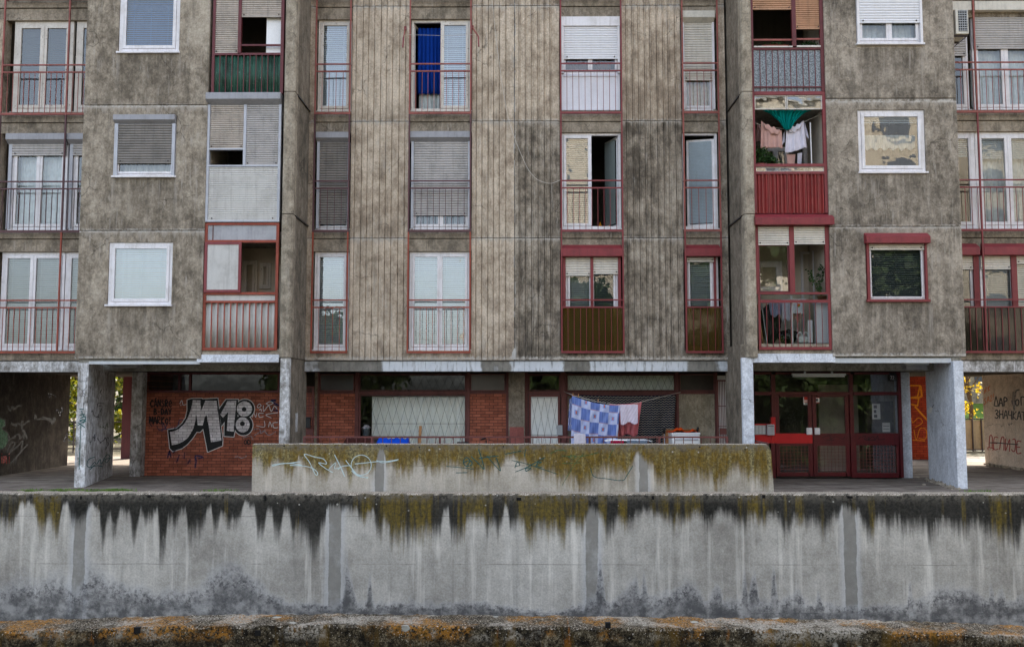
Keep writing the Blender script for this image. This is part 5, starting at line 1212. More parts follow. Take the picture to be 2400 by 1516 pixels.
def graffiti(pls, w, fn, mat, par, name='graffiti_lettering', curve=True, wj=.25, label=None):
    m = MB(); k = 0.
    for pl in pls:
        p = smooth(pl) if curve else pl; e = rnd.uniform(.8, 1.15)
        for (a, b) in zip(p, p[1:]):
            dx, dy = b[0]-a[0], b[1]-a[1]; L = math.hypot(dx, dy)
            if L < 1e-6: continue
            ux, uy = dx/L*w*.3, dy/L*w*.3; nx, ny = -dy/L*w*.5*e, dx/L*w*.5*e; k += .00002
            m.add([fn(a[0]-ux+nx*.8, a[1]-uy+ny*.8, k), fn(a[0]-ux-nx*.8, a[1]-uy-ny*.8, k), fn(a[0]-nx, a[1]-ny, k), fn(b[0]-nx, b[1]-ny, k), fn(b[0]+ux-nx*.8, b[1]+uy-ny*.8, k), fn(b[0]+ux+nx*.8, b[1]+uy+ny*.8, k), fn(b[0]+nx, b[1]+ny, k), fn(a[0]+nx, a[1]+ny, k)], [list(range(8))])
    return part(m, name, mat, par, label=label)
def polys(ps, fn, mat, par, name='graffiti_lettering', label=None):
    m = MB()
    for i, p in enumerate(ps): m.poly([fn(x, y, i*.0003) for x, y in p])
    return part(m, name, mat, par, label=label)
def circ(cx_, cy_, rx, ry=None, n=28): ry = ry or rx; return [(cx_+rx*math.cos(6.2832*i/n), cy_+ry*math.sin(6.2832*i/n)) for i in range(n)]
def scribble(x, y, w, h, n=7):
    p = []; 
    for i in range(n): p.append((x+w*i/(n-1)+rnd.uniform(-.12, .12)*w, y+rnd.uniform(0, 1)*h))
    return p
T = lambda pts: [(320+x/6.592, 900+y/6.592) for x, y in pts]
fb = lambda off: on_y(23.05, off)
Mb = [(785, 245), (850, 225), (1010, 222), (1020, 232), (1255, 220), (1275, 380), (1330, 870), (1325, 950), (1100, 1045), (1065, 860), (1030, 690), (980, 740), (930, 735), (860, 840), (780, 930), (700, 990), (560, 1035), (515, 990), (485, 705), (620, 680), (700, 610), (760, 520), (785, 400)]
Ob = [(1275, 390), (1345, 290), (1385, 238), (1570, 238), (1560, 520), (1500, 810), (1355, 800), (1360, 580), (1310, 650)]
C1, C2 = circ(1675, 380, 145), circ(1650, 630, 145, 160)
graffiti([T(s+[s[0]]) for s in (Mb, Ob, C1, C2)], 3.6, fb(.002), 'sp_white', brickw, curve=False)
polys([T(s) for s in (Mb, Ob, C1, C2)], fb(.004), 'sp_black', brickw)
Ms = [(870, 245), (985, 250), (1000, 412), (1062, 255), (1235, 258), (1275, 560), (1312, 870), (1150, 895), (1115, 640), (1080, 480), (1060, 500), (1020, 637), (945, 632), (925, 475), (915, 470), (910, 560), (880, 680), (840, 755), (790, 830), (720, 885), (640, 922), (545, 942), (515, 735), (590, 722), (655, 690), (740, 610), (800, 500), (840, 390)]
Os = [(1400, 263), (1542, 255), (1520, 500), (1502, 735), (1395, 718), (1405, 560), (1418, 425), (1335, 518), (1293, 468), (1360, 350)]
polys([T(s) for s in (Ms, Os, circ(1667, 382, 118), circ(1640, 628, 108, 118))], fb(.006), 'silver', brickw)
polys([T(s) for s in (circ(1662, 388, 36), circ(1635, 610, 38, 36), [(1085, 490), (1092, 520), (1075, 560), (1060, 500)])], fb(.008), 'sp_black', brickw)
graffiti(word("C'ANSRe", 353, 953, 6.6, 15, .3), 2.9, fb(.003), 'sp_black', brickw); graffiti(word('B-DAY', 361, 971, 6.6, 13, .28), 2.8, fb(.003), 'sp_black', brickw)
graffiti(word('MARKo!', 351, 993, 7.2, 16, .25), 2.9, fb(.0035), 'sp_black', brickw)
graffiti([T([(200, 500), (200, 590), (240, 655)]), T([(310, 640), (350, 710), (430, 690), (480, 610), (440, 700), (560, 660)]), T([(580, 680), (640, 640), (660, 560), (715, 545)]), T([(400, 720), (410, 600), (440, 660)])], 2.2, fb(.0025), 'sp_blue', brickw)
graffiti([T([(480, 1140), (510, 1030), (530, 1130)]), T([(620, 1210), (660, 1090)]), T([(735, 1145), (745, 1060)]), T([(790, 1230), (830, 1160)]), T([(905, 1290), (920, 1180), (910, 1110), (1020, 1120)]), T([(570, 1060), (600, 1010)]), T([(960, 1150), (1030, 1130)])], 3.6, fb(.0025), 'sp_navy', brickw)
graffiti([T([(1870, 330), (1900, 305), (1925, 335), (1880, 365), (1865, 340)]), T([(2000, 300), (2060, 270), (2110, 290), (2050, 320), (2000, 300)]), T([(1900, 400), (1920, 380), (1930, 420)]), T([(1960, 330), (1965, 420), (2040, 330), (2080, 420), (2130, 340), (2170, 380)]), T([(1790, 510), (1810, 440), (1840, 510), (1860, 440)]), T([(1960, 450), (1890, 450), (1900, 510), (1960, 500)]), T([(2080, 520), (2000, 470), (2180, 440)]), T([(2040, 660), (2060, 580), (2090, 660)]), T([(1850, 640), (1975, 660), (1975, 570)]), T([(2180, 590), (2110, 600), (2120, 670), (2180, 670)]), T([(670, 300), (700, 250), (720, 320), (770, 310)]), T([(680, 325), (690, 325)])], 1.6, fb(.0028), 'sp_white', brickw)
graffiti([T([(1800, 700), (1900, 690), (1920, 760), (2000, 700)]), T([(1820, 790), (1960, 720), (2040, 790), (2150, 730)]), T([(1640, 830), (1760, 800), (1800, 860)]), T([(1520, 1130), (1560, 1115), (1620, 1140), (1700, 1110)]), T([(80, 440), (140, 455)])], 1.8, fb(.0026), 'sp_lilac', brickw)
graffiti([T([(2150, 250), (2080, 260), (2190, 330)]), T([(2120, 400), (2180, 410)])], 5, fb(.0022), 'sp_navy', brickw)
graffiti(word('OD', 572, 1041, 7, 10, .2), 2, fb(.0035), 'sp_black', brickw)
graffiti(word('72', 2086.5, 889, 4.2, 8, .25, jit=0), 1.1, on_y(YE-.03, .001), 'pvc', t, 'numerals', curve=False)
# tags on the left pillar's inner face
nrm = Vector((2.85, -(PLb-PLf1), 0)); f1_ = on_plane((PLf1, 20.15, 0), nrm, .003); f1f = on_y(20.15, .003)
U = lambda pts: [(x/3.75, 820+y/3.75) for x, y in pts]
graffiti([U([(830, 940), (780, 960), (765, 1010), (790, 1030), (830, 985), (850, 1000), (880, 960), (890, 1000), (930, 930), (955, 920), (965, 950), (935, 990), (925, 960), (985, 945)]), U([(790, 1050), (830, 1010)]), U([(800, 1030), (850, 1015), (900, 1022)])], 2.2, f1_, 'sp_teal', pl_left)
graffiti([U([(860, 500), (860, 470), (915, 470)]), U([(870, 490), (890, 490)]), U([(880, 545), (890, 515)]), U([(880, 380), (890, 350)])], 1.9, f1_, 'sp_black', pl_left)
graffiti([U(scribble(810, 530, 60, 90)), U(scribble(855, 760, 100, 110)), U(scribble(790, 720, 60, 120)), U([(930, 870), (960, 800), (940, 770), (930, 880)])], 2.2, f1_, 'sp_grey', pl_left)
graffiti([U(scribble(880, 640, 80, 60, 9))], 1.9, f1_, 'sp_lime', pl_left)
graffiti([U([(700, 520), (735, 518)]), U([(715, 535), (740, 590)]), U([(700, 570), (745, 565)]), U([(705, 600), (750, 585), (740, 630), (700, 620), (755, 610)]), U([(685, 660), (755, 625)]), U([(690, 640), (745, 680)]), U([(710, 660), (695, 1050)])], 2., f1f, 'sp_teal', pl_left)
# scribbles on the dark passage wall
fl = on_plane((XPW0, 24, 0), (1, 0, 0), .003)
graffiti([U(scribble(70, 480, 110, 60, 8)), U(scribble(100, 610, 100, 110, 9)), U([(210, 700), (240, 780), (190, 680), (260, 620)]), U(scribble(80, 740, 130, 50, 9)), U([(60, 900), (100, 810), (130, 830), (80, 900), (150, 850), (200, 800), (180, 900)]), U([(90, 1000), (240, 830)]), U([(135, 1000), (150, 930)]), U(scribble(300, 560, 180, 90, 10)), U(scribble(380, 580, 110, 60, 8))], 3.4, fl, 'sp_black', wl)
graffiti(word('imi', 2, 1085, 9, 22, .3), 2.4, fl, 'sp_red', wl)
polys([U([(-60, 620), (0, 590), (40, 610), (45, 660), (20, 690), (70, 730), (75, 800), (40, 860), (-60, 880)])], fl, 'sp_green', wl)
graffiti([U([(0, 600), (45, 615), (48, 665), (20, 690), (75, 735), (72, 810), (30, 865), (-20, 880)])], 2.4, on_plane((XPW0, 24, 0), (1, 0, 0), .006), 'sp_black', wl)
graffiti([U(scribble(420, 370, 60, 50)), U(scribble(500, 470, 60, 130, 6)), U(scribble(560, 720, 30, 90, 5))], 3, fl, 'sp_grey', wl)
# writing on the cream passage wall
fr_ = on_plane((XPW1, 24, 0), (-1, 0, 0), .003); V = lambda pts: [(2220+x/5.617, 860+y/5.617) for x, y in pts]
graffiti(word('\u0394A\u0420', 2330, 951, 9, 19, .25, rise=0), 2.8, fr_, 'sp_black', wr); graffiti(word('o\u0413', 2379, 950, 10, 19, .35), 2.8, fr_, 'sp_black', wr)
graffiti([V([(870, 330), (860, 480)]), V([(880, 560), (900, 330), (950, 300)]), V([(850, 440), (885, 570)])], 4, fr_, 'sp_grey', wr)
graffiti(word('\u0417\u041dA\u0427KAT', 2332, 980, 9, 19, .16, rise=-.55), 2.6, fr_, 'sp_black', wr)
graffiti(word('\u0414\u0415\u041b\u0418\u0408\u0415'.replace('\u0415', 'E'), 2316, 1050, 11, 28, .22, rise=-2.0), 2.2, fr_, 'sp_red', wr)
graffiti([V([(565, 995), (640, 995), (760, 1005), (930, 1018)])], 2.4, on_plane((XPW1, 24, 0), (-1, 0, 0), .005), 'sp_black', wr)
graffiti(word('TiRK', 2299, 927, 5, 11, .35, rise=3.2), 1.4, fr_, 'sp_orange', wr); graffiti(word('SA2!', 2306, 948, 5.5, 13, .3, rise=3.6), 1.5, fr_, 'sp_orange', wr)
graffiti([V(scribble(800, 730, 70, 40, 9))], 1.2, fr_, 'sp_navy', wr)
# yellow graffiti on the orange brick, scrawl on the entrance band
W_ = lambda pts: [(1720+x/3.53, 820+y/3.53) for x, y in pts]
fo = on_y(Yk, .004)
graffiti([W_([(1450, 295), (1540, 295), (1520, 385), (1460, 395), (1530, 400), (1520, 460), (1470, 450)]), W_([(1500, 470), (1600, 580)]), W_([(1545, 300), (1555, 380), (1520, 400)])], 4.2, fo, 'sp_yellow', brk, curve=False)
graffiti([W_([(1470, 560), (1480, 600), (1530, 560), (1560, 600), (1500, 640)]), W_([(1490, 660), (1510, 740), (1540, 650), (1590, 660), (1590, 730), (1530, 730)]), W_([(1480, 745), (1580, 750)])], 1.8, fo, 'sp_yellow', brk)
fe = on_y(YE, .003)
graffiti([W_([(1030, 735), (1050, 720)]), W_([(1060, 720), (1090, 710), (1080, 740), (1120, 720), (1110, 745), (1150, 715), (1170, 740), (1190, 710), (1200, 740), (1250, 735)]), W_([(1090, 745), (1170, 745)])], 1.6, fe, 'sp_black', ent)
graffiti([W_([(730, 725), (790, 705), (800, 735), (840, 715), (900, 735), (920, 715)]), W_([(770, 745), (830, 742)])], 1.2, on_y(YE+.012, .003), 'sp_black', ent)
# small paper on the clean pillar
nr = Vector((-2.3, (PRb-PRf0), 0)); nr = -nr if nr.x > 0 else nr
f2_ = on_plane((PRf0, 20.0, 0), nr, .004); t = thing('paper_tag', 'torn paper tag stuck on the clean pale pillar', 'notice', (PRb, 22, 1.5))
m = MB(); m.poly([f2_(2174, 967), (f2_(2182, 968)), f2_(2186, 956), f2_(2179, 953)]); m.build('sheet', 'paper', t, thick=.003); m = MB(); m.poly([f2_(2184, 954, .001), f2_(2186, 954, .001), f2_(2189, 948, .001), f2_(2188, 948, .001)]); m.build('string', 'ink', t, thick=.002)
# ------------------------------------------------------------------ garden walls in front
def interp(pts, x, ease=False):
    if x <= pts[0][0]: return pts[0][1]
    for (a, b), (c, d) in zip(pts, pts[1:]):
        if x <= c:
            t = (x-a)/(c-a); t = min(1, max(0, (t-.5)*1.7+.5)) if ease else t; return b+(d-b)*(t*t*(3-2*t) if ease else t)
    return pts[-1][1]
from mathutils import noise as mn
def long_wall(name, mat, Y0, Y1, topf, zb, x0, x1, rough, chamf, n=420, prof_=None):
    m = MB(); prof = []; v = []
    for i in range(n+1):
        x = x0+(x1-x0)*i/n; zt = topf(x)
        r = lambda a, b: rough*mn.noise(Vector((x*3.1+a, b, 0)))+rough*.8*mn.noise(Vector((x*11+a, b, 3)))
        v += [(x, Y0, zb), (x, Y0+.2*r(1, 2), zt-.35), (x, Y0+r(5, 1), zt-chamf+r(2, 5)*.5), (x, Y0+chamf*.8+r(7, 3), zt+r(3, 8)*.6), (x, (Y0+Y1)/2, zt+r(6, 6)*.5), (x, Y1-.02, zt+r(4, 9)*.7), (x, Y1, zb)]
    k = 7
    f = [[i*k+j, (i+1)*k+j, (i+1)*k+j+1, i*k+j+1] for i in range(n) for j in range(k-1)]
    f += [list(range(k)), [n*k+j for j in range(k)][::-1]]
    m.add(v, f); o = m.build(name, mat, smooth=False)
    if prof_: paint_profile(o, *prof_)
    return o
def paint_profile(o, Y, moss=None, olive=None, damp=None):     # stain lengths measured along the wall, stored per vertex
    for nm, tab in (('moss', moss), ('olive', olive), ('damp', damp)):
        a = o.data.attributes.new(nm, 'FLOAT', 'POINT'); t = [(X(px, 1200, Y), v) for px, v in tab] if tab else [(0, 0)]
        a.data.foreach_set('value', [interp(t, v.co.x, nm == 'moss') for v in o.data.vertices])
ZW = .045; Y1w = 18.6
M['moss1'] = mosswall('moss_streaked_retaining_concrete', ZW, -2.43, .26, 1.12, (120, 100, 18), .2, joint=(X(185, 1300, Y1w), (X(1993, 1300, Y1w)-X(185, 1300, Y1w))/3, .125), foot=.72, base=((142, 137, 129), (178, 173, 164), (204, 199, 190)))
K_ = 18.6/F
MOSS = [(px, max(.1, (y-1157)*K_)) for px, y in ((-400, 1230), (-120, 1200), (0, 1222), (25, 1238), (55, 1182), (72, 1182), (100, 1240), (118, 1215), (132, 1256), (152, 1180), (170, 1215), (195, 1225), (212, 1185), (228, 1200), (242, 1262), (257, 1205), (270, 1240), (285, 1195), (300, 1205), (316, 1256), (332, 1205), (347, 1225), (366, 1200), (384, 1300), (398, 1215), (412, 1232), (428, 1195), (450, 1252), (470, 1245), (492, 1190), (505, 1240), (520, 1210), (540, 1232), (560, 1222), (577, 1175), (590, 1190), (612, 1248), (632, 1195), (650, 1252), (672, 1205), (690, 1256), (715, 1240), (740, 1275), (757, 1250), (768, 1190), (786, 1185), (806, 1190), (830, 1200), (850, 1222), (868, 1200), (890, 1240), (905, 1222), (922, 1258), (955, 1262), (985, 1255), (1010, 1262), (1030, 1240), (1046, 1195), (1062, 1250), (1084, 1258), (1100, 1222), (1125, 1215), (1150, 1235), (1170, 1240), (1185, 1190), (1200, 1240), (1220, 1225), (1240, 1264), (1268, 1230), (1290, 1238), (1318, 1254), (1340, 1222), (1362, 1230), (1384, 1195), (1400, 1200), (1430, 1246), (1450, 1215), (1470, 1225), (1500, 1205), (1530, 1200), (1570, 1222), (1605, 1225), (1630, 1205), (1660, 1228), (1690, 1200), (1715, 1212), (1745, 1226), (1765, 1205), (1790, 1226), (1815, 1205), (1845, 1244), (1862, 1210), (1880, 1224), (1905, 1215), (1930, 1240), (1955, 1218), (1975, 1190), (2000, 1195), (2040, 1246), (2060, 1215), (2085, 1226), (2130, 1238), (2155, 1225), (2180, 1246), (2215, 1225), (2250, 1240), (2290, 1228), (2320, 1245), (2345, 1266), (2362, 1262), (2382, 1276), (2400, 1225), (2700, 1230))]
OLIVE = [(-400, .3), (10, .2), (25, .9), (45, .2), (90, .9), (105, .5), (130, .9), (150, .1), (300, .1), (560, .25), (700, .15), (830, .2), (855, .8), (900, .7), (930, .95), (960, .7), (990, 1.1), (1020, .6), (1045, .1), (1070, .5), (1100, 1.), (1130, 1.), (1160, .4), (1200, .5), (1225, 1.1), (1275, 1.1), (1310, .9), (1360, .9), (1385, .4), (1410, .8), (1430, .1), (1455, .8), (1480, .2), (1600, .7), (1640, .8), (1660, .1), (1755, .7), (1790, .9), (1815, .1), (1875, .9), (1895, .1), (2040, .4), (2080, .2), (2320, .3), (2345, 1.1), (2362, .6), (2385, .1), (2600, .2)]
DAMP = [(px, h*K_) for px, h in ((-400, 60), (0, 48), (50, 70), (110, 66), (150, 78), (190, 50), (212, 86), (250, 70), (290, 58), (330, 62), (375, 46), (400, 52), (460, 50), (500, 76), (545, 92), (590, 78), (630, 52), (690, 30), (770, 28), (806, 30), (814, 105), (824, 70), (838, 25), (862, 28), (869, 92), (876, 26), (960, 30), (1030, 22), (1080, 30), (1130, 30), (1200, 22), (1280, 16), (1350, 24), (1395, 36), (1405, 118), (1418, 30), (1456, 40), (1490, 70), (1500, 35), (1508, 80), (1517, 34), (1560, 46), (1605, 76), (1640, 50), (1650, 30), (1680, 62), (1690, 30), (1735, 30), (1742, 86), (1750, 30), (1765, 84), (1775, 30), (1802, 34), (1810, 96), (1819, 30), (1866, 52), (1880, 36), (1905, 30), (1912, 48), (1922, 26), (1975, 24), (2040, 24), (2120, 28), (2126, 70), (2134, 30), (2170, 52), (2210, 64), (2245, 58), (2290, 40), (2310, 34), (2316, 66), (2324, 30), (2340, 55), (2352, 28), (2400, 40), (2700, 45))]
rw_root = thing('retaining_wall', 'long grey concrete retaining wall with black and mustard moss running down from its top', 'wall', (0, Y1w, -3.1))
rw = long_wall('wall_body', 'moss1', Y1w, 19.02, lambda x: ZW, -3.2, -17, 17, .02, .03, n=900, prof_=(Y1w, MOSS, OLIVE, DAMP))
def adopt(o, root): o.parent = root; o.location = -root.location
adopt(rw, rw_root)
for (px, py, w, h) in ((190, 1166, 4, 8), (350, 1163, 8, 6), (622, 1167, 4, 11), (1216, 1169, 11, 7), (1530, 1166, 5, 8), (1790, 1163, 7, 8), (1992, 1165, 12, 5)):
    m = MB(); a, b, c, d = R(px-w/2, py-h/2, px+w/2, py+h/2, Y1w); m.box(a, b, Y1w-.012, Y1w+.05, c, d); m.build('tie_hole', 'blackhole', rw_root)
# terrace parapet
YT = 19.3
ZT = Z(1200, 1040, YT)
M['moss2'] = mosswall('mustard_stained_parapet_concrete', ZT, -.02, .30, 1.0, (116, 92, 22), 1.2, joint=(X(890, 1090, YT), X(1508, 1090, YT)-X(890, 1090, YT), .1), base=((142, 134, 122), (174, 166, 152), (194, 186, 174)), wetfoot=False, olive_amt=1., blk=(82, 74, 46), fade=.2)
tw = thing('terrace_parapet', 'pale concrete terrace parapet stained mustard, with a white tag and green scrawls', 'wall', (X(1200, 1090, YT), YT, 0))
T0, T1 = X(591, 1090, YT), X(1813, 1090, YT); xc = X(1799, 1042, YT)
m = MB(); n = 160; pr = []
for i in range(n+1):
    x = T0+(xc-T0)*i/n; pr.append((x, YT, ZT+.008*mn.noise(Vector((x*4, 0, 0)))+.005*mn.noise(Vector((x*17, 1, 0)))))
Kt = 19.3/F; PM = [(px, (y-1036)*Kt) for px, y in ((560, 1080), (600, 1075), (620, 1100), (640, 1075), (680, 1108), (700, 1075), (720, 1095), (750, 1108), (790, 1085), (830, 1115), (850, 1090), (872, 1100), (892, 1050), (910, 1085), (950, 1108), (980, 1080), (1010, 1100), (1060, 1085), (1110, 1112), (1160, 1095), (1200, 1065), (1215, 1080), (1260, 1108), (1310, 1118), (1370, 1132), (1420, 1100), (1470, 1105), (1500, 1060), (1520, 1080), (1550, 1125), (1600, 1120), (1650, 1112), (1690, 1130), (1720, 1100), (1750, 1110), (1790, 1125), (1815, 1110))]
pts = [(T0, YT, -.02)]+pr+[(X(1808, 1058, YT), YT, Z(1808, 1058, YT)), (T1, YT, -.02)]
# front face as a strip so that the stain lengths follow the wall
W2 = MB(); top = lambda x: pr[0][2] if x < T0 else interp([(q[0], q[2]) for q in pr]+[(X(1808, 1058, YT), Z(1808, 1058, YT)), (T1, -.02)], x)
st = [T0+(T1-T0)*i/240 for i in range(241)]
v = []
for x in st: z = max(top(x), -.01); v += [(x, YT, -.02), (x, YT, z-.012), (x, YT+.012, z), (x, YT+.208, z), (x, YT+.22, z-.012), (x, YT+.22, -.02)]
W2.add(v, [[i*6+j, (i+1)*6+j, (i+1)*6+j+1, i*6+j+1] for i in range(240) for j in range(5)]+[[0, 1, 2, 3, 4, 5], [240*6+j for j in range(5, -1, -1)]])
body = W2.build('wall_body', 'moss2', tw)
paint_profile(body, YT, PM, [(560, .5), (700, .8), (890, .6), (1100, 1.), (1300, 1.1), (1500, .9), (1700, 1.), (1815, .8)])
for (px, py) in ((666, 1045), (906, 1045), (983, 1048), (1746, 1053), (1180, 1046), (1640, 1047)):
    m = MB(); c_ = at(px, py, YT); m.tube([(c_.x, YT-.006, c_.z), (c_.x, YT+.04, c_.z)], .016, 8); m.build('tie_hole', 'blackhole', tw)
def tgraf(pls, w, mat): 
    o = graffiti(pls, w, on_y(YT, .004), mat, tw)
Uc = lambda pts: [(600+x/3.75, 820+y/3.75) for x, y in pts]; Ud = lambda pts: [(1200+x/3.75, 820+y/3.75) for x, y in pts]
tgraf([Uc(p) for p in ([(140, 1010), (200, 1000), (300, 992), (390, 980)], [(145, 1020), (240, 996), (330, 998), (400, 1010)], [(300, 1012), (420, 1018), (500, 1040), (540, 1075), (535, 1100), (515, 1080), (470, 985), (425, 915), (520, 940), (590, 955), (620, 1000), (550, 990), (620, 1045), (675, 1075)],
  [(675, 1075), (640, 1050), (700, 990), (690, 1040), (740, 1030)], [(690, 920), (740, 1020), (780, 1110)], [(720, 1050), (760, 1020), (830, 1015)], [(790, 970), (860, 1060), (900, 1100), (980, 1125)],
  circ(925, 1010, 88, 88, 20)+[(1013, 1010)], [(840, 1060), (900, 1108), (985, 1118)], [(870, 1000), (950, 992), (1080, 978), (1150, 978), (1250, 962)], [(1060, 970), (1120, 990), (1240, 968)])], 1.9, 'sp_pale')
tgraf([Uc(p) for p in ([(1675, 1022), (1780, 1030), (1910, 1045)], [(1820, 990), (1830, 960), (1860, 945), (1900, 1000), (1850, 1020), (1825, 990), (1880, 970), (1860, 1010)], [(1890, 935), (1960, 1000), (2005, 1045), (1985, 960), (1955, 870)], [(1960, 950), (2050, 938), (2130, 930)], [(2030, 930), (2090, 1000), (2150, 1060), (2110, 945)], [(1760, 1078), (1860, 1076)], [(2190, 915), (2330, 885)], [(2360, 930), (2370, 870)])] +
  [Ud(p) for p in ([(0, 970), (130, 1000), (400, 1090)], [(30, 1070), (150, 1020), (290, 940)], [(25, 1035), (45, 985), (70, 1010), (30, 1020)], [(120, 1040), (165, 1035), (125, 1065), (120, 1040)], [(210, 1035), (225, 990), (260, 985), (215, 1015), (265, 1030)], [(690, 1035), (720, 1110), (830, 1130), (970, 1145), (1010, 1100), (1060, 1020)])], 1.8, 'sp_teal')
tgraf([Ud(p) for p in ([(440, 1190), (545, 1010), (640, 900)], [(440, 930), (600, 935), (760, 900)], [(490, 935), (540, 960), (555, 930), (510, 925)], [(440, 995), (600, 990)], [(340, 910), (400, 880), (480, 885)], [(850, 950), (890, 870)])], 1.1, 'sp_green')
# lower wall
YLW0, YLW1 = 11.4, 12.0
tp = [(X(a, b, YLW1), Z(a, b, YLW1)) for a, b in ((-60, 1456), (0, 1453), (260, 1446), (450, 1440), (800, 1437), (1200, 1441), (1600, 1445), (2000, 1450), (2250, 1458), (2400, 1466), (2500, 1470))]
M['lichen'] = lichenwall('lichen_crusted_concrete', -.86)
lw_root = thing('lichen_wall', 'low dark concrete wall crusted with orange and white lichen, nearest of the three walls', 'wall', (0, YLW0, -3.1))
lw_ = long_wall('wall_body', 'lichen', YLW0, YLW1, lambda x: interp(tp, x), -3.2, -9, 9, .03, .025, n=900)
adopt(lw_, lw_root)
for (px, py, s) in ((322, 1476, 14), (605, 1482, 12), (1425, 1464, 12)):
    m = MB(); a, b, c, d = R(px-s/2, py-s/2, px+s/2, py+s/2, YLW0); m.box(a, b, YLW0-.02, YLW0+.05, c, d); m.build('tie_hole', 'blackhole', lw_root)
# ------------------------------------------------------------------ ground, terrace
m = MB(); m.box(-120, 120, -120, 200, -3.3, -3.1); struct(m, 'ground', 'ground')
m = MB(); m.box(-60, 60, 19.0, 30.2, -3.09, 0); struct(m, 'terrace_floor', 'paving')
m = MB(); m.box(-60, 60, 30.2, 140, -3.09, -.004); struct(m, 'courtyard_ground', 'ground')
m = MB(); m.prism([(12, 38, -.01), (12, 60, 1.9), (12, 60, -.01)], (60, 0, 0)); struct(m, 'lawn_slope', 'lawn')
# grass along the wall top
m = MB()
def blades(m, x, y, z, h, n, sp):
    for i in range(n):
        a = x+rnd.gauss(0, sp); b = y+rnd.uniform(-.12, .15); t = rnd.uniform(0, 6.28); hh = h*rnd.uniform(.4, 1.1); w = .006; l = rnd.uniform(.2, .8)*hh
        c, s = math.cos(t), math.sin(t)
        m.add([(a-w*s, b+w*c, z), (a+w*s, b-w*c, z), (a+l*c*.5+w*.6*s, b+l*s*.5-w*.6*c, z+hh*.7), (a+l*c, b+l*s, z+hh)], [(0, 1, 2, 3)])
for (a, b, n) in ((40, 90, 160), (110, 200, 420), (205, 250, 180), (255, 300, 520), (480, 545, 200), (700, 720, 0), (2265, 2330, 150)):
    for k in range(n//20):
        q = rnd.uniform(a, b); c_ = at(q, 1143, 19.2); blades(m, c_.x, 19.15, 0., .085, 20, .08)
g = m.build('grass', 'grass'); g['kind'] = 'stuff'
m = MB(); q0 = (PRf0, 20.0)
for i in range(90):
    t = rnd.random(); x = PRf0+(PRb-PRf0)*t-abs(rnd.gauss(0, .13)); y = 20+(2.3)*t; s = rnd.uniform(.015, .06)
    m.lathe((x, y-.1, -.01), [(s*rnd.uniform(.8, 1.3), 0), (s*rnd.uniform(.7, 1.), s*.6), (s*.3, s*rnd.uniform(.8, 1.2))], 5)
g = m.build('rubble', 'pier'); g['kind'] = 'stuff'
# ------------------------------------------------------------------ terrace railing
YRL = 19.62
t = thing('terrace_railing', 'brown-red iron railing behind the top of the terrace parapet', 'railing', (X(1200, 1030, YRL), YRL, ZT))
zt = Z(1200, 1024, YRL); a, b = X(711, 1030, YRL), X(1706, 1030, YRL)
m = MB(); m.box(a, b, YRL-.02, YRL+.02, zt-.018, zt+.018); m.build('handrail', 'ironred', t)
m = MB(); m.box(a, b, YRL-.012, YRL+.012, .6, .63); m.build('lower_rail', 'ironred', t)
for px in (713, 872, 1031, 1195, 1382, 1545, 1704): q = X(px, 1030, YRL); m = MB(); m.box(q-.022, q+.022, YRL-.0195, YRL+.0195, 0., zt-.019); m.build('post', 'ironred', t)
m = MB(); n = 48
for i in range(1, n):
    q = a+(b-a)*i/n; m.box(q-.007, q+.007, YRL-.007, YRL+.007, .63, zt-.018)
m.build('balusters', 'ironred', t)
t = thing('ramp_railing', 'short sloping brown-red railing at the entrance end of the parapet', 'railing', (X(1775, 1040, 20), 20, .9))
p0, p1 = at(1748, 1029, 20.6), at(1800, 1039, 19.7); m = MB(); m.tube([p0, p1], .022, 6); m.build('handrail', 'ironred', t); m = MB()
for i in range(7): q = p0.lerp(p1, i/6); m.tube([(q.x, q.y, q.z-.01), (q.x, q.y, .0)], .008, 5)
m.build('balusters', 'ironred', t)
# ------------------------------------------------------------------ laundry on the terrace
def P(px, py, Y): return at(px, py, Y)
l0, l1, l2, l3 = P(1322, 917, 22.8), P(1345, 927, 21.3), P(1475, 950, 21.3), P(1595, 919, 22.7)
m = MB(); m.tube([l0, l1, P(1400, 941, 21.3), P(1450, 949, 21.3), l2, P(1504, 941, 21.6), l3], .006, 5); simple(m, 'clothes_line', 'rope', 'thin clothes line sagging across the shop front, carrying the sheets', 'clothes line')
def hang(tl, tr, bl, br, Y, sag, folds, amp, mat, name, label, cat, nu=60, nv=36, hem=.0):
    A, B, C_, E = (at(*p, Y) for p in (tl, tr, bl, br)); ph = rnd.uniform(0, 6)
    def fn(u, v):
        t = A.lerp(B, u); b_ = C_.lerp(E, u); p = t.lerp(b_, v); s = sag*4*u*(1-u)
        f = math.sin(u*folds*6.283+ph+v*.8)*amp*(.25+.75*v)+.4*amp*math.sin(u*folds*2.7*6.283+ph*2)*v+.012*math.sin(u*37+v*21+ph)
        return (p.x+.2*f, p.y+f, p.z-s*(1-.6*v)+hem*math.sin(u*9+ph)*v)
    return cloth(fn, nu, nv, name, mat, label, cat)
hang((1341, 927), (1454, 950), (1338, 1062), (1444, 1068), 21.25, .06, 3.4, .06, 'c_patch', 'patchwork_sheet', 'blue and white patchwork sheet hanging on the clothes line', 'bed sheet', hem=.02)
hang((1335, 936), (1345, 928), (1331, 1008), (1342, 1010), 21.33, 0, 1.5, .02, 'c_patch', 'patchwork_pillowcase', 'narrow folded edge of a blue and white cover beside the patchwork sheet', 'pillowcase', 10, 14)
hang((1428, 946), (1504, 941), (1446, 1020), (1494, 1018), 21.55, .03, 4, .04, 'c_rose', 'rose_sheet', 'rose pink sheet hanging behind the white towel', 'bed sheet', hem=.03)
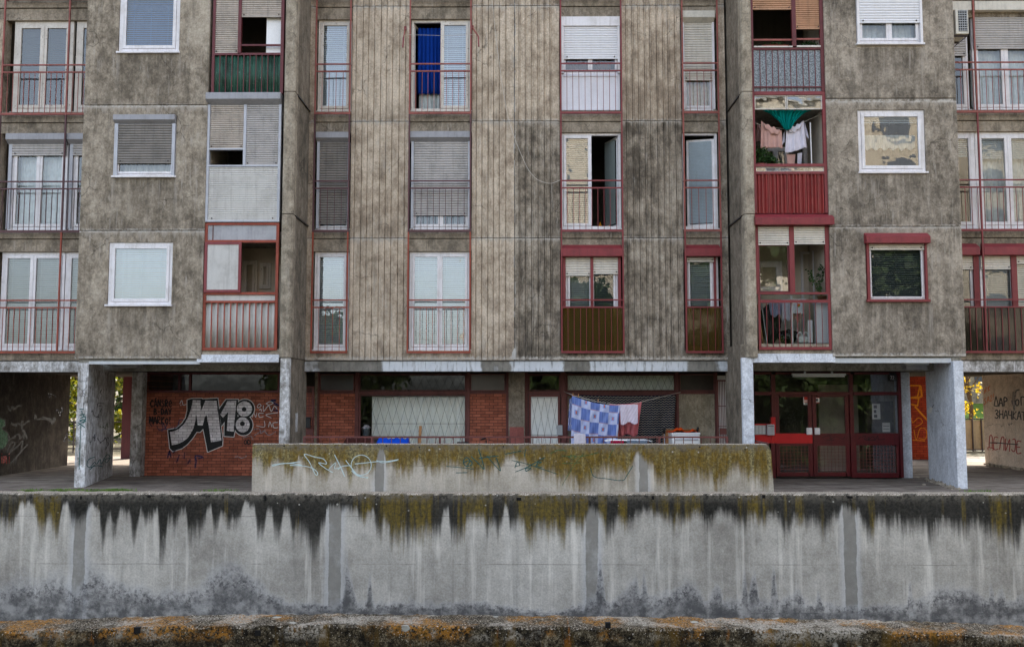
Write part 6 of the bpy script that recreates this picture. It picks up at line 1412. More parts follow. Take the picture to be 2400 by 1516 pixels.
hang((1453, 948), (1495, 948), (1455, 993), (1495, 991), 21.2, .0, 1.2, .02, 'c_towel', 'white_towel', 'white towel on the clothes line in front of the rose pink sheet', 'towel', 30, 20, hem=.03)
hang((1356, 925), (1584, 925), (1380, 1062), (1578, 1062), 22.85, .02, 5, .05, 'c_weave', 'zigzag_throw', 'dark blue zigzag patterned throw covering the shop window behind the laundry', 'throw', 90, 40)
# clothes pegs
for k, (px, py, Y, mt) in enumerate(((1343, 924, 21.25, 'wood'), (1356, 926, 21.25, 'wood'), (1402, 938, 21.25, 'shut_bamboo'), (1421, 941, 21.25, 'blackplastic'))):
    c_ = P(px, py, Y); m = MB(); m.box(c_.x-.008, c_.x+.008, Y-.02, Y-.004, c_.z-.045, c_.z+.035); m.box(c_.x-.008, c_.x+.008, Y+.006, Y+.02, c_.z-.045, c_.z+.035); o = m.build('clothes_peg', mt)
    tag(o, ('first clothes peg at the high corner of the patchwork sheet', 'second clothes peg along the patchwork sheet from its high corner', 'tan clothes peg halfway along the patchwork sheet', 'dark clothes peg near the low corner of the patchwork sheet')[k], 'clothes peg', 'pegs on the clothes line')
# airer with small washing
Ya = 20.9; c0, c1 = P(1418, 1031, Ya), P(1525, 1031, Ya); zr_ = c0.z
t = thing('clothes_airer', 'white folding clothes airer just showing over the parapet', 'airer', ((c0.x+c1.x)/2, Ya, 0)); m = MB()
for k in range(6): m.tube([(c0.x, Ya-.25+.1*k, zr_-.02), (c0.x+.08, Ya-.25+.1*k, zr_), (c1.x-.08, Ya-.25+.1*k, zr_), (c1.x, Ya-.25+.1*k, zr_-.02)], .007, 6)
for xx in (c0.x+.08, c1.x-.08): m.tube([(xx, Ya-.27, zr_), (xx, Ya+.27, zr_)], .009, 6)
m.build('drying_frame', 'appl', t)
for s in (-1, 1): m = MB(); m.tube([(c0.x+.15, Ya+.25*s, zr_), (c1.x-.1, Ya-.25*s, .0)], .009, 6); m.build('leg', 'appl', t)
hang((1431, 1032), (1462, 1032), (1431, 1075), (1462, 1075), Ya-.26, 0, 2, .01, 'c_crimson', 'crimson_cloth', 'crimson cloth draped on the clothes airer', 'cloth', 16, 10)
hang((1469, 1031), (1517, 1031), (1469, 1075), (1517, 1075), Ya-.26, 0, 2, .01, 'c_grey', 'grey_cloth', 'grey-blue cloth draped on the clothes airer', 'cloth', 16, 10)
hang((1345, 1016), (1372, 1017), (1346, 1062), (1373, 1062), 19.55, -.01, 2.3, .02, 'c_white', 'white_cloth', 'small white cloth folded over the iron railing below the patchwork sheet', 'cloth', 20, 14)
# white enamel cabinet with orange cloth, cardboard box behind
Yc = 21.4; a, b, c, d = R(1576, 1014, 1641, 1110, Yc)
t = thing('white_cooker', 'white enamelled kitchen cabinet standing behind the parapet under an orange cloth', 'cabinet', ((a+b)/2, Yc, 0))
m = MB(); m.box(a, b, Yc, Yc+.55, .03, d-.045); m.build('cabinet_body', 'appl', t, bevel=.012); m = MB(); m.box(a-.01, b+.01, Yc-.015, Yc+.56, d-.04, d); m.build('worktop', 'appl', t, bevel=.01)
m = MB(); m.box(a+.05, b-.05, Yc-.03, Yc-.005, d-.16, d-.14); m.build('handle', 'alu', t)
for xx in (a+.05, b-.05): m = MB(); m.box(xx-.03, xx+.03, Yc+.04, Yc+.1, 0, .0295); m.build('foot', 'rubber', t)
c2, d2 = P(1570, 1005, Yc+.2), P(1632, 1012, Yc+.2)
def oc(u, v):
    x = a-.06+(b-a+.02)*u; h = .1*math.exp(-((u-.38)/.16)**2)+.055*math.exp(-((u-.86)/.08)**2)+.012
    return (x, Yc+.05+.42*v, d+.004+h*math.sin(math.pi*(v*.8+.2))*(1+.2*math.sin(u*30))-.0+.006*math.sin(v*17+u*9))
cloth(oc, 50, 16, 'orange_cloth', 'c_orange', 'crumpled orange cloth lying on the white cabinet', 'cloth')
a2, b2, c2, d2 = R(1561, 1012, 1640, 1110, 22.05); t = thing('cardboard_box', 'tall brown cardboard box behind the white cabinet', 'box', ((a2+b2)/2, 22.05, 0)); m = MB(); m.box(a2, b2, 22.05, 22.5, 0, d2); m.build('carton', 'cardboard', t, bevel=.006)
m = MB(); m.add([(a2, 22.06, d2+.001), (b2, 22.06, d2+.001), (b2, 21.98, d2+.07), (a2, 21.98, d2+.07)], [(0, 1, 2, 3)]); m.build('flap', 'cardboard', t, thick=.004)
for k, px in enumerate((1557, 1635)):
    q = P(px, 1008, 21.95); t = thing('handlebar_grip', ('black upright grip at the left of the orange cloth', 'black upright grip at the right of the orange cloth')[k], 'pushchair handle', (q.x, q.y, 0), 'black pushchair grips'); m = MB(); m.tube([(q.x, q.y, 0), (q.x, q.y, q.z-.08)], .012, 6); m.build('stem', 'alu', t)
    m = MB(); m.tube([(q.x, q.y, q.z-.08), (q.x-.01, q.y-.01, q.z+.0), (q.x+.0, q.y-.05, q.z+.07)], .028, 8); m.build('grip', 'blackplastic', t, smooth=True)
# bundles under tarpaulins
def bundle(px0, px1, py, Y, dep, mat, name, label, cat):
    a, b = X(px0, py, Y), X(px1, py, Y); zt = Z(px0, py, Y); s = rnd.uniform(0, 9)
    def fn(u, v):
        x = a+(b-a)*u; e = min(1, min(u, 1-u)*9)**.5; w = math.sin(math.pi*min(1, max(0, v)))**.35 if 0 < v < 1 else 0
        return (x+.01*math.sin(v*30), Y+dep*(v-.0), max(.0, zt*w*(.55+.45*e)+.015*math.sin(u*43+s)*w+.01*math.sin(u*17+v*20)))
    o = cloth(fn, 60, 24, name, mat, label, cat); return o
bundle(872, 962, 1029, 20.4, .7, 'c_tarp', 'blue_tarpaulin', 'bright blue tarpaulin heaped over stored things behind the parapet', 'tarpaulin')
bundle(795, 872, 1028, 20.5, .7, 'c_brown', 'brown_blanket', 'dark brown blanket heaped beside the blue tarpaulin', 'blanket')
m = MB(); p0, p1 = P(979, 1060, 22.4), P(981, 998, 22.7); m.prism([(p0.x-.035, 22.4, 0), (p0.x+.035, 22.4, 0), (p0.x+.035, 22.43, 0), (p0.x-.035, 22.43, 0)], (.03, .3, p1.z)); simple(m, 'timber_plank', 'wood', 'bare timber plank leaning on the white pleated shop window', 'plank', recalc=True)
q = P(858, 1020, YS+.3); t = thing('plastic_tub', 'pale blue plastic tub with a crumpled lid behind the shop glass', 'tub', q); m = MB(); m.lathe(q, [(.085, 0), (.1, .17), (.105, .17), (.105, .185), (.09, .185)], 18); m.build('tub_body', 'bl_blue', t, smooth=True)
m = MB(); m.grid(lambda u, v: (q.x+.11*math.cos(u*6.283)*(1-v*.85)*(1+.1*math.sin(u*31)), q.y+.11*math.sin(u*6.283)*(1-v*.85), q.z+.186+.07*math.sin(v*1.5)+.015*math.sin(u*25)), 30, 6); m.build('cover_cloth', 'c_white', t, smooth=True, thick=.004)
# bicycle parked behind the parapet
Yb = 21.9; bxm = P(1140, 1030, Yb).x; t = thing('bicycle', 'dark bicycle behind the parapet, only its handlebar showing in front of the brick panel', 'bicycle', (bxm, Yb, 0))
def wheel(x):
    m = MB(); n = 28; m.tube([(x+.33*math.cos(6.2832*i/n), Yb, .34+.33*math.sin(6.2832*i/n)) for i in range(n+1)], .018, 6, cap=False); w = m.build('wheel', 'rubber', t); s = MB()
    for i in range(10): a = 6.2832*i/10; s.tube([(x, Yb, .34), (x+.32*math.cos(a), Yb, .34+.32*math.sin(a))], .0025, 4)
    s.build('spokes', 'alu', w)
wheel(bxm-.85); wheel(bxm+.2)
m = MB(); H = lambda x, z: (bxm+x, Yb, z)
for p_, q_ in ((H(-.42, .32), H(-.55, .82)), (H(-.52, .75), H(.02, .78)), (H(-.42, .32), H(.05, .68)), (H(-.42, .32), H(-.85, .34)), (H(-.53, .74), H(-.85, .34)), (H(.0, .86), H(.2, .34))): m.tube([p_, q_], .016, 6)
m.build('bike_frame', 'iron', t); zh = Z(1148, 1027, Yb)
m = MB(); m.tube([H(0, .86), H(-.01, zh-.03)], .014, 6); m.tube([(bxm-.12, Yb-.26, zh-.02), (bxm-.02, Yb-.12, zh), (bxm-.02, Yb+.12, zh), (bxm-.12, Yb+.26, zh-.02)], .013, 6); m.tube([(bxm-.02, Yb-.1, zh), (bxm+.14, Yb-.02, zh-.06), (bxm+.18, Yb, zh-.25)], .005, 5); m.build('handlebar', 'blackplastic', t)
m = MB(); m.grid(lambda u, v: (bxm-.7+.27*v, Yb+(.075-.05*v)*math.cos(u*6.283), .88+.03*math.sin(u*6.283)), 12, 6); m.build('saddle', 'blackplastic', t, smooth=True)
# black mailbox hanging on the gate
c_ = P(721, 990, 22.5); t = thing('wall_mailbox', 'small black mailbox hanging on the rusty barred gate', 'mailbox', c_); a, b, c, d = R(716, 979, 727, 1003, 22.5); m = MB(); m.box(a, b, 22.5, 22.58, c, d); m.build('box_body', 'blackplastic', t, bevel=.01); m = MB(); m.box(a-.008, b+.008, 22.48, 22.59, d+.001, d+.02); m.build('lid', 'blackplastic', t)
# ------------------------------------------------------------------ things on the facade
m = MB(); pts = [(1150, -8), (1153, 0), (1158, 45), (1162, 86), (1176, 191), (1184, 240), (1193, 284), (1212, 339), (1233, 388), (1246, 408), (1261, 422), (1286, 430), (1302, 427), (1316, 421)]
m.tube([P(*q, D-.04 if i < 12 else YR-.0) for i, q in enumerate(smooth(pts, 3))], .0055, 5); simple(m, 'hanging_cable', 'rope', 'thin white cable looping down the ribbed wall to a railing', 'cable')
for (ps, lab) in ((((950, 67), (946, 88), (944, 112)), 'red clothes-line bracket to the left of the window with the blue curtain'), (((1107, 65), (1121, 86), (1122, 110)), 'red clothes-line bracket to the right of the window with the blue curtain')):
    q = [P(*ps[0], D-.0), P(*ps[1], D-.28), P(*ps[2], D-.30)]; t = thing('line_bracket', lab, 'bracket', q[0], 'clothes-line brackets')
    m = MB(); m.tube([q[0], q[1]], .018, 4); m.build('arm', 'fade', t); m = MB(); m.tube([q[1], q[2]], .022, 4); m.build('end_plate', 'red', t); m = MB(); m.box(q[0].x-.03, q[0].x+.03, D-.01, D+.01, q[0].z-.05, q[0].z+.05); m.build('wall_plate', 'red', t)
m = MB(); m.tube([P(955, 82, D-.25), P(1030, 84, D-.26), P(1115, 82, D-.25)], .004, 5); simple(m, 'window_line', 'rope', 'taut washing line between the two red brackets', 'washing line')
# air conditioner on the right bay's cheek
a, b, c, d = R(2240, 22, 2270, 80, 20.15); t = thing('air_conditioner', 'old white air conditioner box bracketed beside the right bay', 'air conditioner', (a, 21, c))
m = MB(); m.box(a, b, 20.15, 20.75, c, d); m.build('casing', 'creambox', t, bevel=.012); m = MB()
m.box(a+.06, b-.03, 20.143, 20.149, c+.06, d-.03); m.build('vent_backing', 'blackplastic', t); m = MB()
for i in range(9): z = c+.08+(d-c-.13)*i/8; m.box(a+.06, b-.03, 20.135, 20.1425, z-.007, z+.007)
for i in range(4): xx = a+.09+.05*i; m.box(xx-.004, xx+.004, 20.13, 20.1345, c+.06, d-.03)
m.build('louvre', 'greyplastic', t); m = MB(); m.box(a-.06, b, 20.2, 20.24, c-.04, c-.005); m.tube([(b-.03, 20.22, c-.04), (a-.06, 20.22, c-.3)], .014, 4); m.box(a-.06, b, 20.6, 20.64, c-.04, c-.005); m.build('bracket', 'iron', t)
# ------------------------------------------------------------------ plants
def leafy(c, rx, ry, rz, n, s, stems=3, base=None):
    m = MB()
    for i in range(n):
        th = rnd.uniform(0, 6.283); ph = math.acos(rnd.uniform(-1, 1)); r = rnd.random()**.4
        lump = 1+.3*math.sin(th*3+c[0]*5)+.2*math.sin(ph*5+th)
        p = Vector(c)+Vector((rx*r*lump*math.sin(ph)*math.cos(th), ry*r*math.sin(ph)*math.sin(th), rz*r*lump*math.cos(ph)))
        u = Vector((rnd.gauss(0, 1), rnd.gauss(0, 1), rnd.gauss(0, .6))).normalized()*s*rnd.uniform(.6, 1.3); w = u.cross(Vector((rnd.gauss(0, 1), rnd.gauss(0, 1), rnd.gauss(0, 1)))).normalized()*s*.36
        m.add([p-u*.5, p+w, p+u*.6, p-w], [(0, 1, 2, 3)])
    return m
def potted(name, label, c, r, n, s, mat='leafdark', pot=None):
    t = thing(name, label, 'plant', (c[0], c[1], c[2]-r[2])); leafy(c, *r, n, s).build('foliage', mat, t)
    m = MB()
    for k in range(3): m.tube([(c[0]+.02*k-.02, c[1], c[2]-r[2]*1.1), (c[0]+r[0]*.4*(k-1), c[1], c[2]+r[2]*.2)], .006, 5, r2=.003)
    m.build('stem', 'bark', t)
    if pot: m = MB(); m.lathe((c[0], c[1], pot[2]), [(pot[0]*.75, 0), (pot[0], pot[1]), (pot[0]*1.12, pot[1]), (pot[0]*1.12, pot[1]+.03), (pot[0]*.9, pot[1]+.03)], 16); m.build('pot', 'pot', t, smooth=True)
    return t
q = P(1782, 366, YL+.28); potted('balcony_plant', 'bushy green plant in the corner of the open laundry balcony', q, (.24, .16, .22), 420, .07, pot=(.11, .2, q.z-.42))
q = P(1806, 378, YL+.22); potted('trailing_plant', 'low spreading green plant beside the bushy one on the laundry balcony', q, (.2, .12, .1), 240, .06, pot=(.1, .14, q.z-.28))
q = P(1815, 104, YL+.1); potted('flower_plant', 'sparse red-flowered plant on the sill of the dark open balcony', q, (.24, .08, .05), 70, .05)
m = MB(); m.box(q.x-.3, q.x+.3, YL+.02, YL+.18, q.z-.1, q.z-.05); m.build('flower_box', 'pot', bpy.data.objects['flower_plant'])
m = leafy((q.x+.06, q.y, q.z-.0), .22, .07, .04, 26, .035); m.build('blossoms', 'c_crimson', bpy.data.objects['flower_plant'])
q = P(1897, 104, YL+.1); potted('herb_plant', 'dense green plant on the sill beneath the tan shutter', q, (.2, .08, .07), 200, .045); m = MB(); m.box(q.x-.22, q.x+.22, YL+.02, YL+.18, q.z-.12, q.z-.06); m.build('flower_box', 'pot', bpy.data.objects['herb_plant'])
# branching houseplant behind the glazed balcony
Yp = YL+.3; q = P(1927, 700, Yp); t = thing('houseplant', 'spindly houseplant reaching across the glazed balcony window', 'plant', q); m = MB(); lf = MB()
for br in (((1925, 692), (1915, 668), (1903, 650), (1896, 634)), ((1925, 692), (1920, 655), (1918, 640), (1924, 620)), ((1925, 692), (1905, 660), (1893, 652)), ((1915, 668), (1928, 655), (1930, 630)), ((1922, 690), (1924, 676), (1917, 681))):
    pp = [P(*e, Yp+rnd.uniform(-.06, .06)) for e in br]; m.tube(pp, .007, 5, r2=.004)
    for s0, s1 in zip(pp, pp[1:]):
        for k in range(13):
            p_ = s0.lerp(s1, rnd.random())+Vector((rnd.gauss(0, .025), rnd.gauss(0, .03), rnd.gauss(0, .025))); u = Vector((rnd.gauss(0, 1), rnd.gauss(0, 1), rnd.gauss(0, 1))).normalized()*.035; w = u.cross(Vector((.3, 1, .2))).normalized()*.016
            lf.add([p_-u, p_+w, p_+u, p_-w], [(0, 1, 2, 3)])
m.build('stem', 'bark', t); lf.build('foliage', 'leafdark', t); m = MB(); zq = P(1928, 708, Yp).z; m.lathe((q.x, Yp, zq), [(.08, 0), (.11, .12), (.115, .12), (.115, .14), (.09, .14)], 16); m.build('pot', 'pot', t, smooth=True)
m = MB(); m.box(q.x-.17, q.x+.13, Yp-.14, Yp+.16, zq-.045, zq-.002); m.box(q.x-.15, q.x-.12, Yp+.1, Yp+.13, Z(1928, 812, Yp), zq-.046); m.box(q.x+.08, q.x+.11, Yp+.1, Yp+.13, Z(1928, 812, Yp), zq-.046); simple(m, 'plant_shelf', 'whiteboard', 'small white shelf under the houseplant on the glazed balcony', 'shelf')
# ------------------------------------------------------------------ right stack: washing and clutter
m = MB(); ya = YL+.25; m.tube([P(1764, 287, ya), P(1800, 298, ya), P(1850, 304, ya), P(1880, 288, ya), P(1925, 268, ya)], .005, 5); simple(m, 'balcony_line', 'rope', 'sagging clothes line across the open balcony, carrying the shirts', 'clothes line')
A, B = P(1788, 259, YL+.12), P(1902, 259, YL+.12); lowp = P(1846, 305, YL+.14)
def teal(u, v):
    t = A.lerp(B, u); e = v**.9; w = .17+.0*u; tx = t.x*(1-e)+(lowp.x+(u-.5)*.26)*e; dip = (1-(2*u-1)**4)
    return (tx, t.y+.035*math.sin(u*70+3*math.sin(v*2))*(1-.4*v)+.02*math.sin(u*31)+.03*math.sin(v*2.5), A.z-(A.z-lowp.z)*(v*(.35+.65*dip)) )
cloth(teal, 150, 14, 'teal_curtain', 'c_teal', 'teal curtain gathered into a swag at the top of the open balcony', 'curtain')
def shirt(tl, tr, bl, br, Y, mat, name, label, sleeves=True, wob=.03, pocket=True):
    A, B, C_, E = (at(*p, Y) for p in (tl, tr, bl, br)); W = (B-A).length; t = thing(name, label, 'shirt', (A+B)/2); ph = rnd.uniform(0, 6)
    def fn(u, v):
        p = A.lerp(B, u).lerp(C_.lerp(E, u), v); f = wob*(math.sin(u*13+ph+v)+.5*math.sin(u*29+ph))*(.3+.7*v)
        return (p.x+.2*f, p.y+f, p.z-.04*4*u*(1-u)*(1-v)-.012*math.sin(u*8+ph)*v)
    cloth(fn, 40, 24, 'body', mat, par=t)
    def fold(u, v):   # turned-over top part
        p = A.lerp(B, .12+u*.76); q = (C_-A)*(v*.26*(1-(2*u-1)**2*.6)); return (p.x+q.x, p.y-.03-.015*math.sin(v*3), p.z-.03+q.z-.02*math.sin(u*17))
    cloth(fold, 24, 8, 'collar', mat, par=t)
    if sleeves:
        for s, P0, Q0 in ((-1, A, C_), (1, B, E)):
            def sl(u, v, s=s, P0=P0, Q0=Q0):
                r = P0+(Q0-P0)*(.03+.5*v); return (r.x+s*(.02+.16*u*W*(.5+v*.6)), r.y+.03+.02*math.sin(u*9+v*4), r.z-.10*u)
            cloth(sl, 10, 12, 'sleeve', mat, par=t)
    return t
shirt((1784, 284), (1832, 306), (1783, 347), (1834, 347), YL+.24, 'c_pink', 'pink_shirt', 'pale pink shirt hanging upside down on the laundry balcony', sleeves=False)
shirt((1843, 302), (1883, 283), (1840, 360), (1891, 347), YL+.26, 'c_white', 'white_shirt', 'white shirt hanging on the laundry balcony, right of the pink one')
shirt((1775, 287), (1787, 300), (1772, 331), (1784, 332), YL+.4, 'c_mauve', 'mauve_shirt', 'mauve garment hanging behind the pale pink shirt', sleeves=False)
hang((1843, 362), (1864, 362), (1847, 400), (1861, 400), YL+.35, 0, 1, .015, 'c_pink', 'beige_trouser', 'pale trouser leg hanging below the white shirt', 'trousers', 14, 14)
hang((1869, 360), (1880, 358), (1869, 388), (1878, 386), YL+.36, 0, 1, .01, 'c_white', 'white_sock', 'narrow white garment hanging beside the pale trouser leg', 'garment', 10, 10)
m = MB(); m.tube([P(1899, 288, YL+.2), P(1903, 402, YL+.2)], .013, 8); simple(m, 'white_pole', 'appl', 'thin white upright pole on the laundry balcony', 'pole')
# glazed balcony clutter
Yq = YL+.3; zf = JR[0]+.021; zfl = Z(1800, 806, Yq)
def bag(px, py0, py1, w, Y, mat, name, label, cat, seed, wrk=.12, knot=True):
    c_ = P(px, py1, Y); h = Z(px, py0, Y)-c_.z; m = MB(); c_.z = max(c_.z, zf)
    def fn(u, v):
        a = u*6.283; r = w*(math.sin(math.pi*(.12+.86*(1-v)))**.55 if v < .98 else .12); d_ = Vector((math.cos(a), math.sin(a), v*2))
        r *= 1+wrk*mn.noise(d_*2.3+Vector((seed, 0, 0)))+wrk*.8*mn.noise(d_*6+Vector((0, seed, 0)))
        if v > .85: r *= 1-(v-.85)*5*.9
        return (c_.x+r*math.cos(a), c_.y+.7*r*math.sin(a), c_.z+h*v+.02*mn.noise(d_*5+Vector((seed, 2, 0))))
    m.grid(fn, 40, 26); return simple(m, name, mat, label, cat, smooth=True)
bag(1806, 712, 806, .23, YL+.75, 'darkjacket', 'quilted_holdall', 'tall dark quilted holdall standing on the glazed balcony', 'bag', 3, .16)
bag(1848, 772, 806, .22, YL+.4, 'blackbag', 'bin_bag', 'black bin bag on the glazed balcony floor beside the white carrier bag', 'bag', 8, .3)
t = thing('carrier_bag', 'white carrier bag with loop handles on the glazed balcony floor', 'bag', P(1882, 806, YL+.25)); o = bag(1882, 788, 806, .13, YL+.25, 'whitebag', 'carrier_sack', '', '', 12, .25)
for k in ('label', 'category'): del o[k]
o.name = 'bag_body'; adopt(o, t)
for px in (1874, 1888):
    m = MB(); c_ = P(px, 790, YL+.25); m.tube([c_+Vector((.055*math.cos(i/10*3.1416*1.2-.3), 0, .09*math.sin(i/10*3.1416*1.2-.1)+.02)) for i in range(11)], .016, 6); m.build('handle', 'whitebag', t, smooth=True)
def board(px0, py0, px1, py1, Y, th, mat, name, label, cat): m = MB(); a, b, c, d = R(px0, py0, px1, py1, Y); m.box(a, b, Y, Y+th, max(zf, c), d); return simple(m, name, mat, label, cat, bevel=.003)
board(1894, 750, 1904.5, 803, YL+.2, .02, 'whiteboard', 'white_shelf_board', 'narrow white board leaning on the glazed balcony', 'board')
board(1912, 712, 1942, 804, YL+.13, .02, 'whiteboard', 'white_panel_board', 'wide white board with drill holes at the end of the glazed balcony', 'board')
m = MB(); m.tube([P(1776, 714, YL+.35), P(1788, 806, YL+.2)], .022, 4); simple(m, 'timber_batten', 'wood', 'bare timber batten leaning in the corner of the glazed balcony', 'batten')
m = MB(); m.tube([P(1771, 610, YL+.35), P(1798, 806, YL+.18)], .011, 6); simple(m, 'grey_pole', 'alu', 'long thin grey pole leaning behind the glazed balcony panes', 'pole')
Yh = YL+.45; t = thing('balcony_airer', 'white wire airer hung with baby clothes on the glazed balcony', 'airer', P(1858, 705, Yh)); m = MB(); a, b = P(1830, 703, Yh), P(1884, 703, Yh)
for k in range(4): m.tube([(a.x, Yh-.15+.1*k, a.z), (b.x, Yh-.15+.1*k, b.z)], .006, 5)
for xx in (a.x, b.x): m.tube([(xx, Yh-.16, a.z), (xx, Yh+.16, a.z)], .007, 5)
m.build('drying_frame', 'appl', t)
for xx, sg in ((a.x+.03, 1), (b.x-.03, -1)): m = MB(); m.tube([(xx, Yh+.1, a.z), (xx+.2*sg, Yh+.1, zf)], .008, 5); m.build('leg', 'appl', t)
hang((1802, 709), (1834, 708), (1806, 741), (1832, 738), Yh-.05, .02, 3, .03, 'c_lilac', 'lilac_garment', 'lilac baby garment hanging next to the printed towel', 'garment', 20, 12, hem=.03)
hang((1832, 709), (1858, 708), (1834, 750), (1855, 748), Yh-.1, .01, 2, .03, 'c_white', 'white_garment', 'white baby garment hanging between lilac garment and printed towel', 'garment', 20, 12, hem=.04)
hang((1856, 708), (1880, 708), (1855, 735), (1881, 735), Yh-.17, 0, 1, .01, 'c_print', 'printed_towel', 'small white towel with green and orange print on the wire airer', 'towel', 14, 10)
hang((1856, 733), (1878, 733), (1860, 752), (1880, 752), Yh-.02, 0, 2, .02, 'c_pink', 'pink_garment', 'pale pink garment showing under the printed towel', 'garment', 14, 10, hem=.05)
# yellow bag glimpsed in the open window
q = P(1408, 500, YW+.5); m = MB(); m.lathe((q.x, q.y+.2, Z(1408, 530, D)), [(.045, 0), (.05, .1), (.045, .16), (.02, .22), (.01, .25)], 12); simple(m, 'yellow_bottle', 'sp_yellow', 'yellow bottle-shaped container just inside the half-open white window', 'bottle', smooth=True)
# ------------------------------------------------------------------ trees, fences and buildings beyond
def tree(name, label, x, y, z, h, r, n, mat, s=.22, group=None, low=.3, seed=0):
    t = thing(name, label, 'tree', (x, y, z), group); m = MB(); m.tube([(x, y, z), (x+.1, y, z+h*.35), (x-.05, y+.1, z+h*.75)], .16*h/7, 8, r2=.05)
    for k in range(9):
        a = k*2.4+seed; zz = z+h*(low+.05*k); m.tube([(x, y, zz), (x+r*.5*math.cos(a), y+r*.5*math.sin(a), zz+h*.12), (x+r*.85*math.cos(a), y+r*.85*math.sin(a), zz+h*.2)], .05*h/7, 5, r2=.012)
    m.build('trunk', 'bark', t); lf = MB(); cl = []
    for k in range(34):
        a = rnd.uniform(0, 6.283); zz = rnd.uniform(low-.12, 1.); rr = r*math.sin(math.pi*min(1, max(.08, (zz-low+.2)/(1.25-low))))**.6*rnd.uniform(.35, 1); cl.append((Vector((x+rr*math.cos(a), y+rr*math.sin(a), z+h*zz)), r*rnd.uniform(.16, .34)))
    for i in range(n):
        c_, cr = cl[i % len(cl)]; p = c_+Vector((rnd.gauss(0, .55), rnd.gauss(0, .55), rnd.gauss(0, .45)))*cr
        u = Vector((rnd.gauss(0, 1), rnd.gauss(0, 1), rnd.gauss(0, .7))).normalized()*s*rnd.uniform(.5, 1.2); w = u.cross(Vector((rnd.gauss(0, 1), rnd.gauss(0, 1), rnd.gauss(0, 1)))).normalized()*s*.4
        lf.add([p-u*.5, p+w, p+u*.6, p-w], [(0, 1, 2, 3)])
    lf.build('crown', mat, t); return t
tree('yellowing_tree', 'yellow-green tree seen through the left passage, just left of the tagged pillar', -17.6, 37.5, 0, 6.5, 2.1, 5200, 'leafyellow', .2, 'trees beyond the left passage', low=.12, seed=1)
tree('yellowing_tree', 'yellow-green tree seen between the tagged pillar and the dark steel door', -14.4, 36, 0, 6.2, 2.0, 5200, 'leafyellow', .2, 'trees beyond the left passage', low=.1, seed=2)
tree('golden_tree', 'small golden-leaved tree outside the right passage', 16.9, 34.5, 0, 4.4, .75, 900, 'leafgold', .11, low=.42, seed=4)
hd = thing('hedge', 'dense dark green hedge closing the view beyond the yellowing trees', 'hedge', (-17, 43, 0)); hm_ = MB()
for i in range(9000):
    p = Vector((rnd.uniform(-27, -9), 43+rnd.gauss(0, .8), rnd.uniform(0, 1)**.8*(4.4+.7*math.sin(rnd.uniform(0, 9)))))
    u = Vector((rnd.gauss(0, 1), rnd.gauss(0, 1), rnd.gauss(0, .7))).normalized()*.32*rnd.uniform(.5, 1.2); w = u.cross(Vector((rnd.gauss(0, 1), rnd.gauss(0, 1), rnd.gauss(0, 1)))).normalized()*.13
    hm_.add([p-u*.5, p+w, p+u*.6, p-w], [(0, 1, 2, 3)])
hm_.build('foliage', 'leafgreen', hd); hm_ = MB()
for i in range(14): hm_.tube([(-26+1.25*i, 43, 0), (-26+1.25*i+rnd.uniform(-.3, .3), 43, 3)], .05, 5, r2=.02)
hm_.build('stems', 'bark', hd)
def rail_fence(name, label, x0, x1, y, z0, z1, n, mat='iron', board=None):
    t = thing(name, label, 'fence', ((x0+x1)/2, y, z0)); m = MB(); m.box(x0, x1, y-.02, y+.02, z1-.04, z1); m.box(x0, x1, y-.02, y+.02, z0, z0+.04); m.build('rail', mat, t); m = MB()
    for i in range(n+1): q = x0+(x1-x0)*i/n; m.box(q-.018, q+.018, y-.018, y+.018, z0-.3, z1-.04)
    m.build('bars', mat, t)
    if board: m = MB(); m.box(x0+.02, x1-.02, y+.03, y+.05, z0+.02, z1-.06); m.build('backing_board', board, t)
rail_fence('yard_fence', 'black iron fence with tan boards outside the right passage', 15.3, 20.8, 33.0, Z(2280, 1055, 33), Z(2280, 980, 33), 17, board='bronze')
rail_fence('path_fence', 'black iron railing outside the left passage', -17, -11.5, 32.0, .12, Z(272, 987, 32), 16)
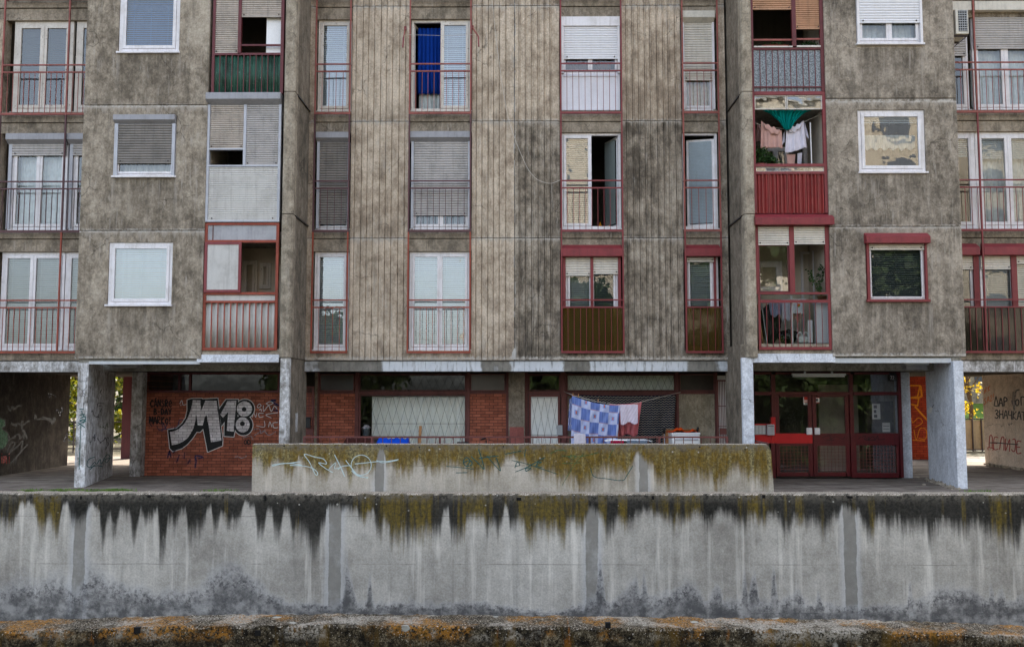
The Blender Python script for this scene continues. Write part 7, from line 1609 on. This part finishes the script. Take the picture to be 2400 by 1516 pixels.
def block(name, label, x0, x1, y, z0, z1, front, rows, cols, dep=9, mat='facing'):
    t = thing(name, label, 'building', ((x0+x1)/2, y, z0)); m = MB(); m.box(x0, x1, y, y+dep, z0, z1); m.build('wall', mat, t); m = MB(); m.box(x0-.3, x1+.3, y-.3, y+dep+.3, z1+.002, z1+.3); m.build('roof', 'soffit', t)
    f = -1 if front < 0 else 1; yf = y if f < 0 else y+dep; hh = (z1-z0-1)/rows; ww = (x1-x0)/cols
    for r in range(rows):
        for c in range(cols):
            wx = x0+ww*(c+.5); wz = z0+1+hh*r+.3; m = MB(); m.box(wx-ww*.25, wx+ww*.25, yf+f*.005, yf+f*.05, wz, wz+hh*.55); m.build('window', 'farwin', t)
block('far_building', 'grey apartment house far behind the right passage', 19.5, 34, 55, 1.4, 15, -1, 5, 6, mat='span')
block('facing_building', 'cream apartment house across the street, seen mirrored in window panes', -4, 52, -36, -3.1, 24, 1, 8, 13)
for k, (x, y, h) in enumerate(((3., -9, 11.2), (9., -8, 11.8), (15.2, -10, 13.6), (21.8, -10, 13.4), (-11, -9, 9), (18.4, -13, 10.5))):
    tree('street_tree', 'leafy tree across from the block, seen mirrored in the '+('ground-floor shop panes', 'entrance door panes', 'red-framed window of the right bay', 'outer panes beyond the right bay', 'panes above the brick wall', 'second entrance door leaf')[k], x, y, -3.1, h, 4.0, 15000, 'leafgreen', .55, 'street trees facing the block', low=.22 if k < 5 else .06, seed=k)
# ------------------------------------------------------------------ light
W = bpy.data.worlds.new('World'); S.world = W; W.use_nodes = True; nt = W.node_tree
sky = nt.nodes.new('ShaderNodeTexSky'); sky.sky_type = 'NISHITA'; sky.sun_disc = False
EL, AZ = math.radians(40), math.radians(24)
sky.sun_elevation = EL; sky.sun_rotation = AZ; sky.dust_density = 3.5; sky.air_density = 1.; sky.ozone_density = .6
bg = nt.nodes['Background']; hs = nt.nodes.new('ShaderNodeHueSaturation'); hs.inputs['Saturation'].default_value = .55; nt.links.new(sky.outputs[0], hs.inputs['Color']); nt.links.new(hs.outputs[0], bg.inputs[0]); bg.inputs[1].default_value = .13
sun = bpy.data.objects.new('sun', bpy.data.lights.new('sun', 'SUN')); COL.objects.link(sun); sun.data.energy = 3.2; sun.data.angle = math.radians(.5); sun.data.color = (1, .93, .82)
sd = Vector((math.sin(AZ)*math.cos(EL), math.cos(AZ)*math.cos(EL), math.sin(EL))); sun.rotation_euler = sd.to_track_quat('Z', 'Y').to_euler()
S.view_settings.view_transform = 'Standard'; S.view_settings.look = 'None'; S.view_settings.gamma = 1; S.view_settings.exposure = 2.32
S.cycles.max_bounces = 7; S.cycles.transparent_max_bounces = 12; S.cycles.use_denoising = True
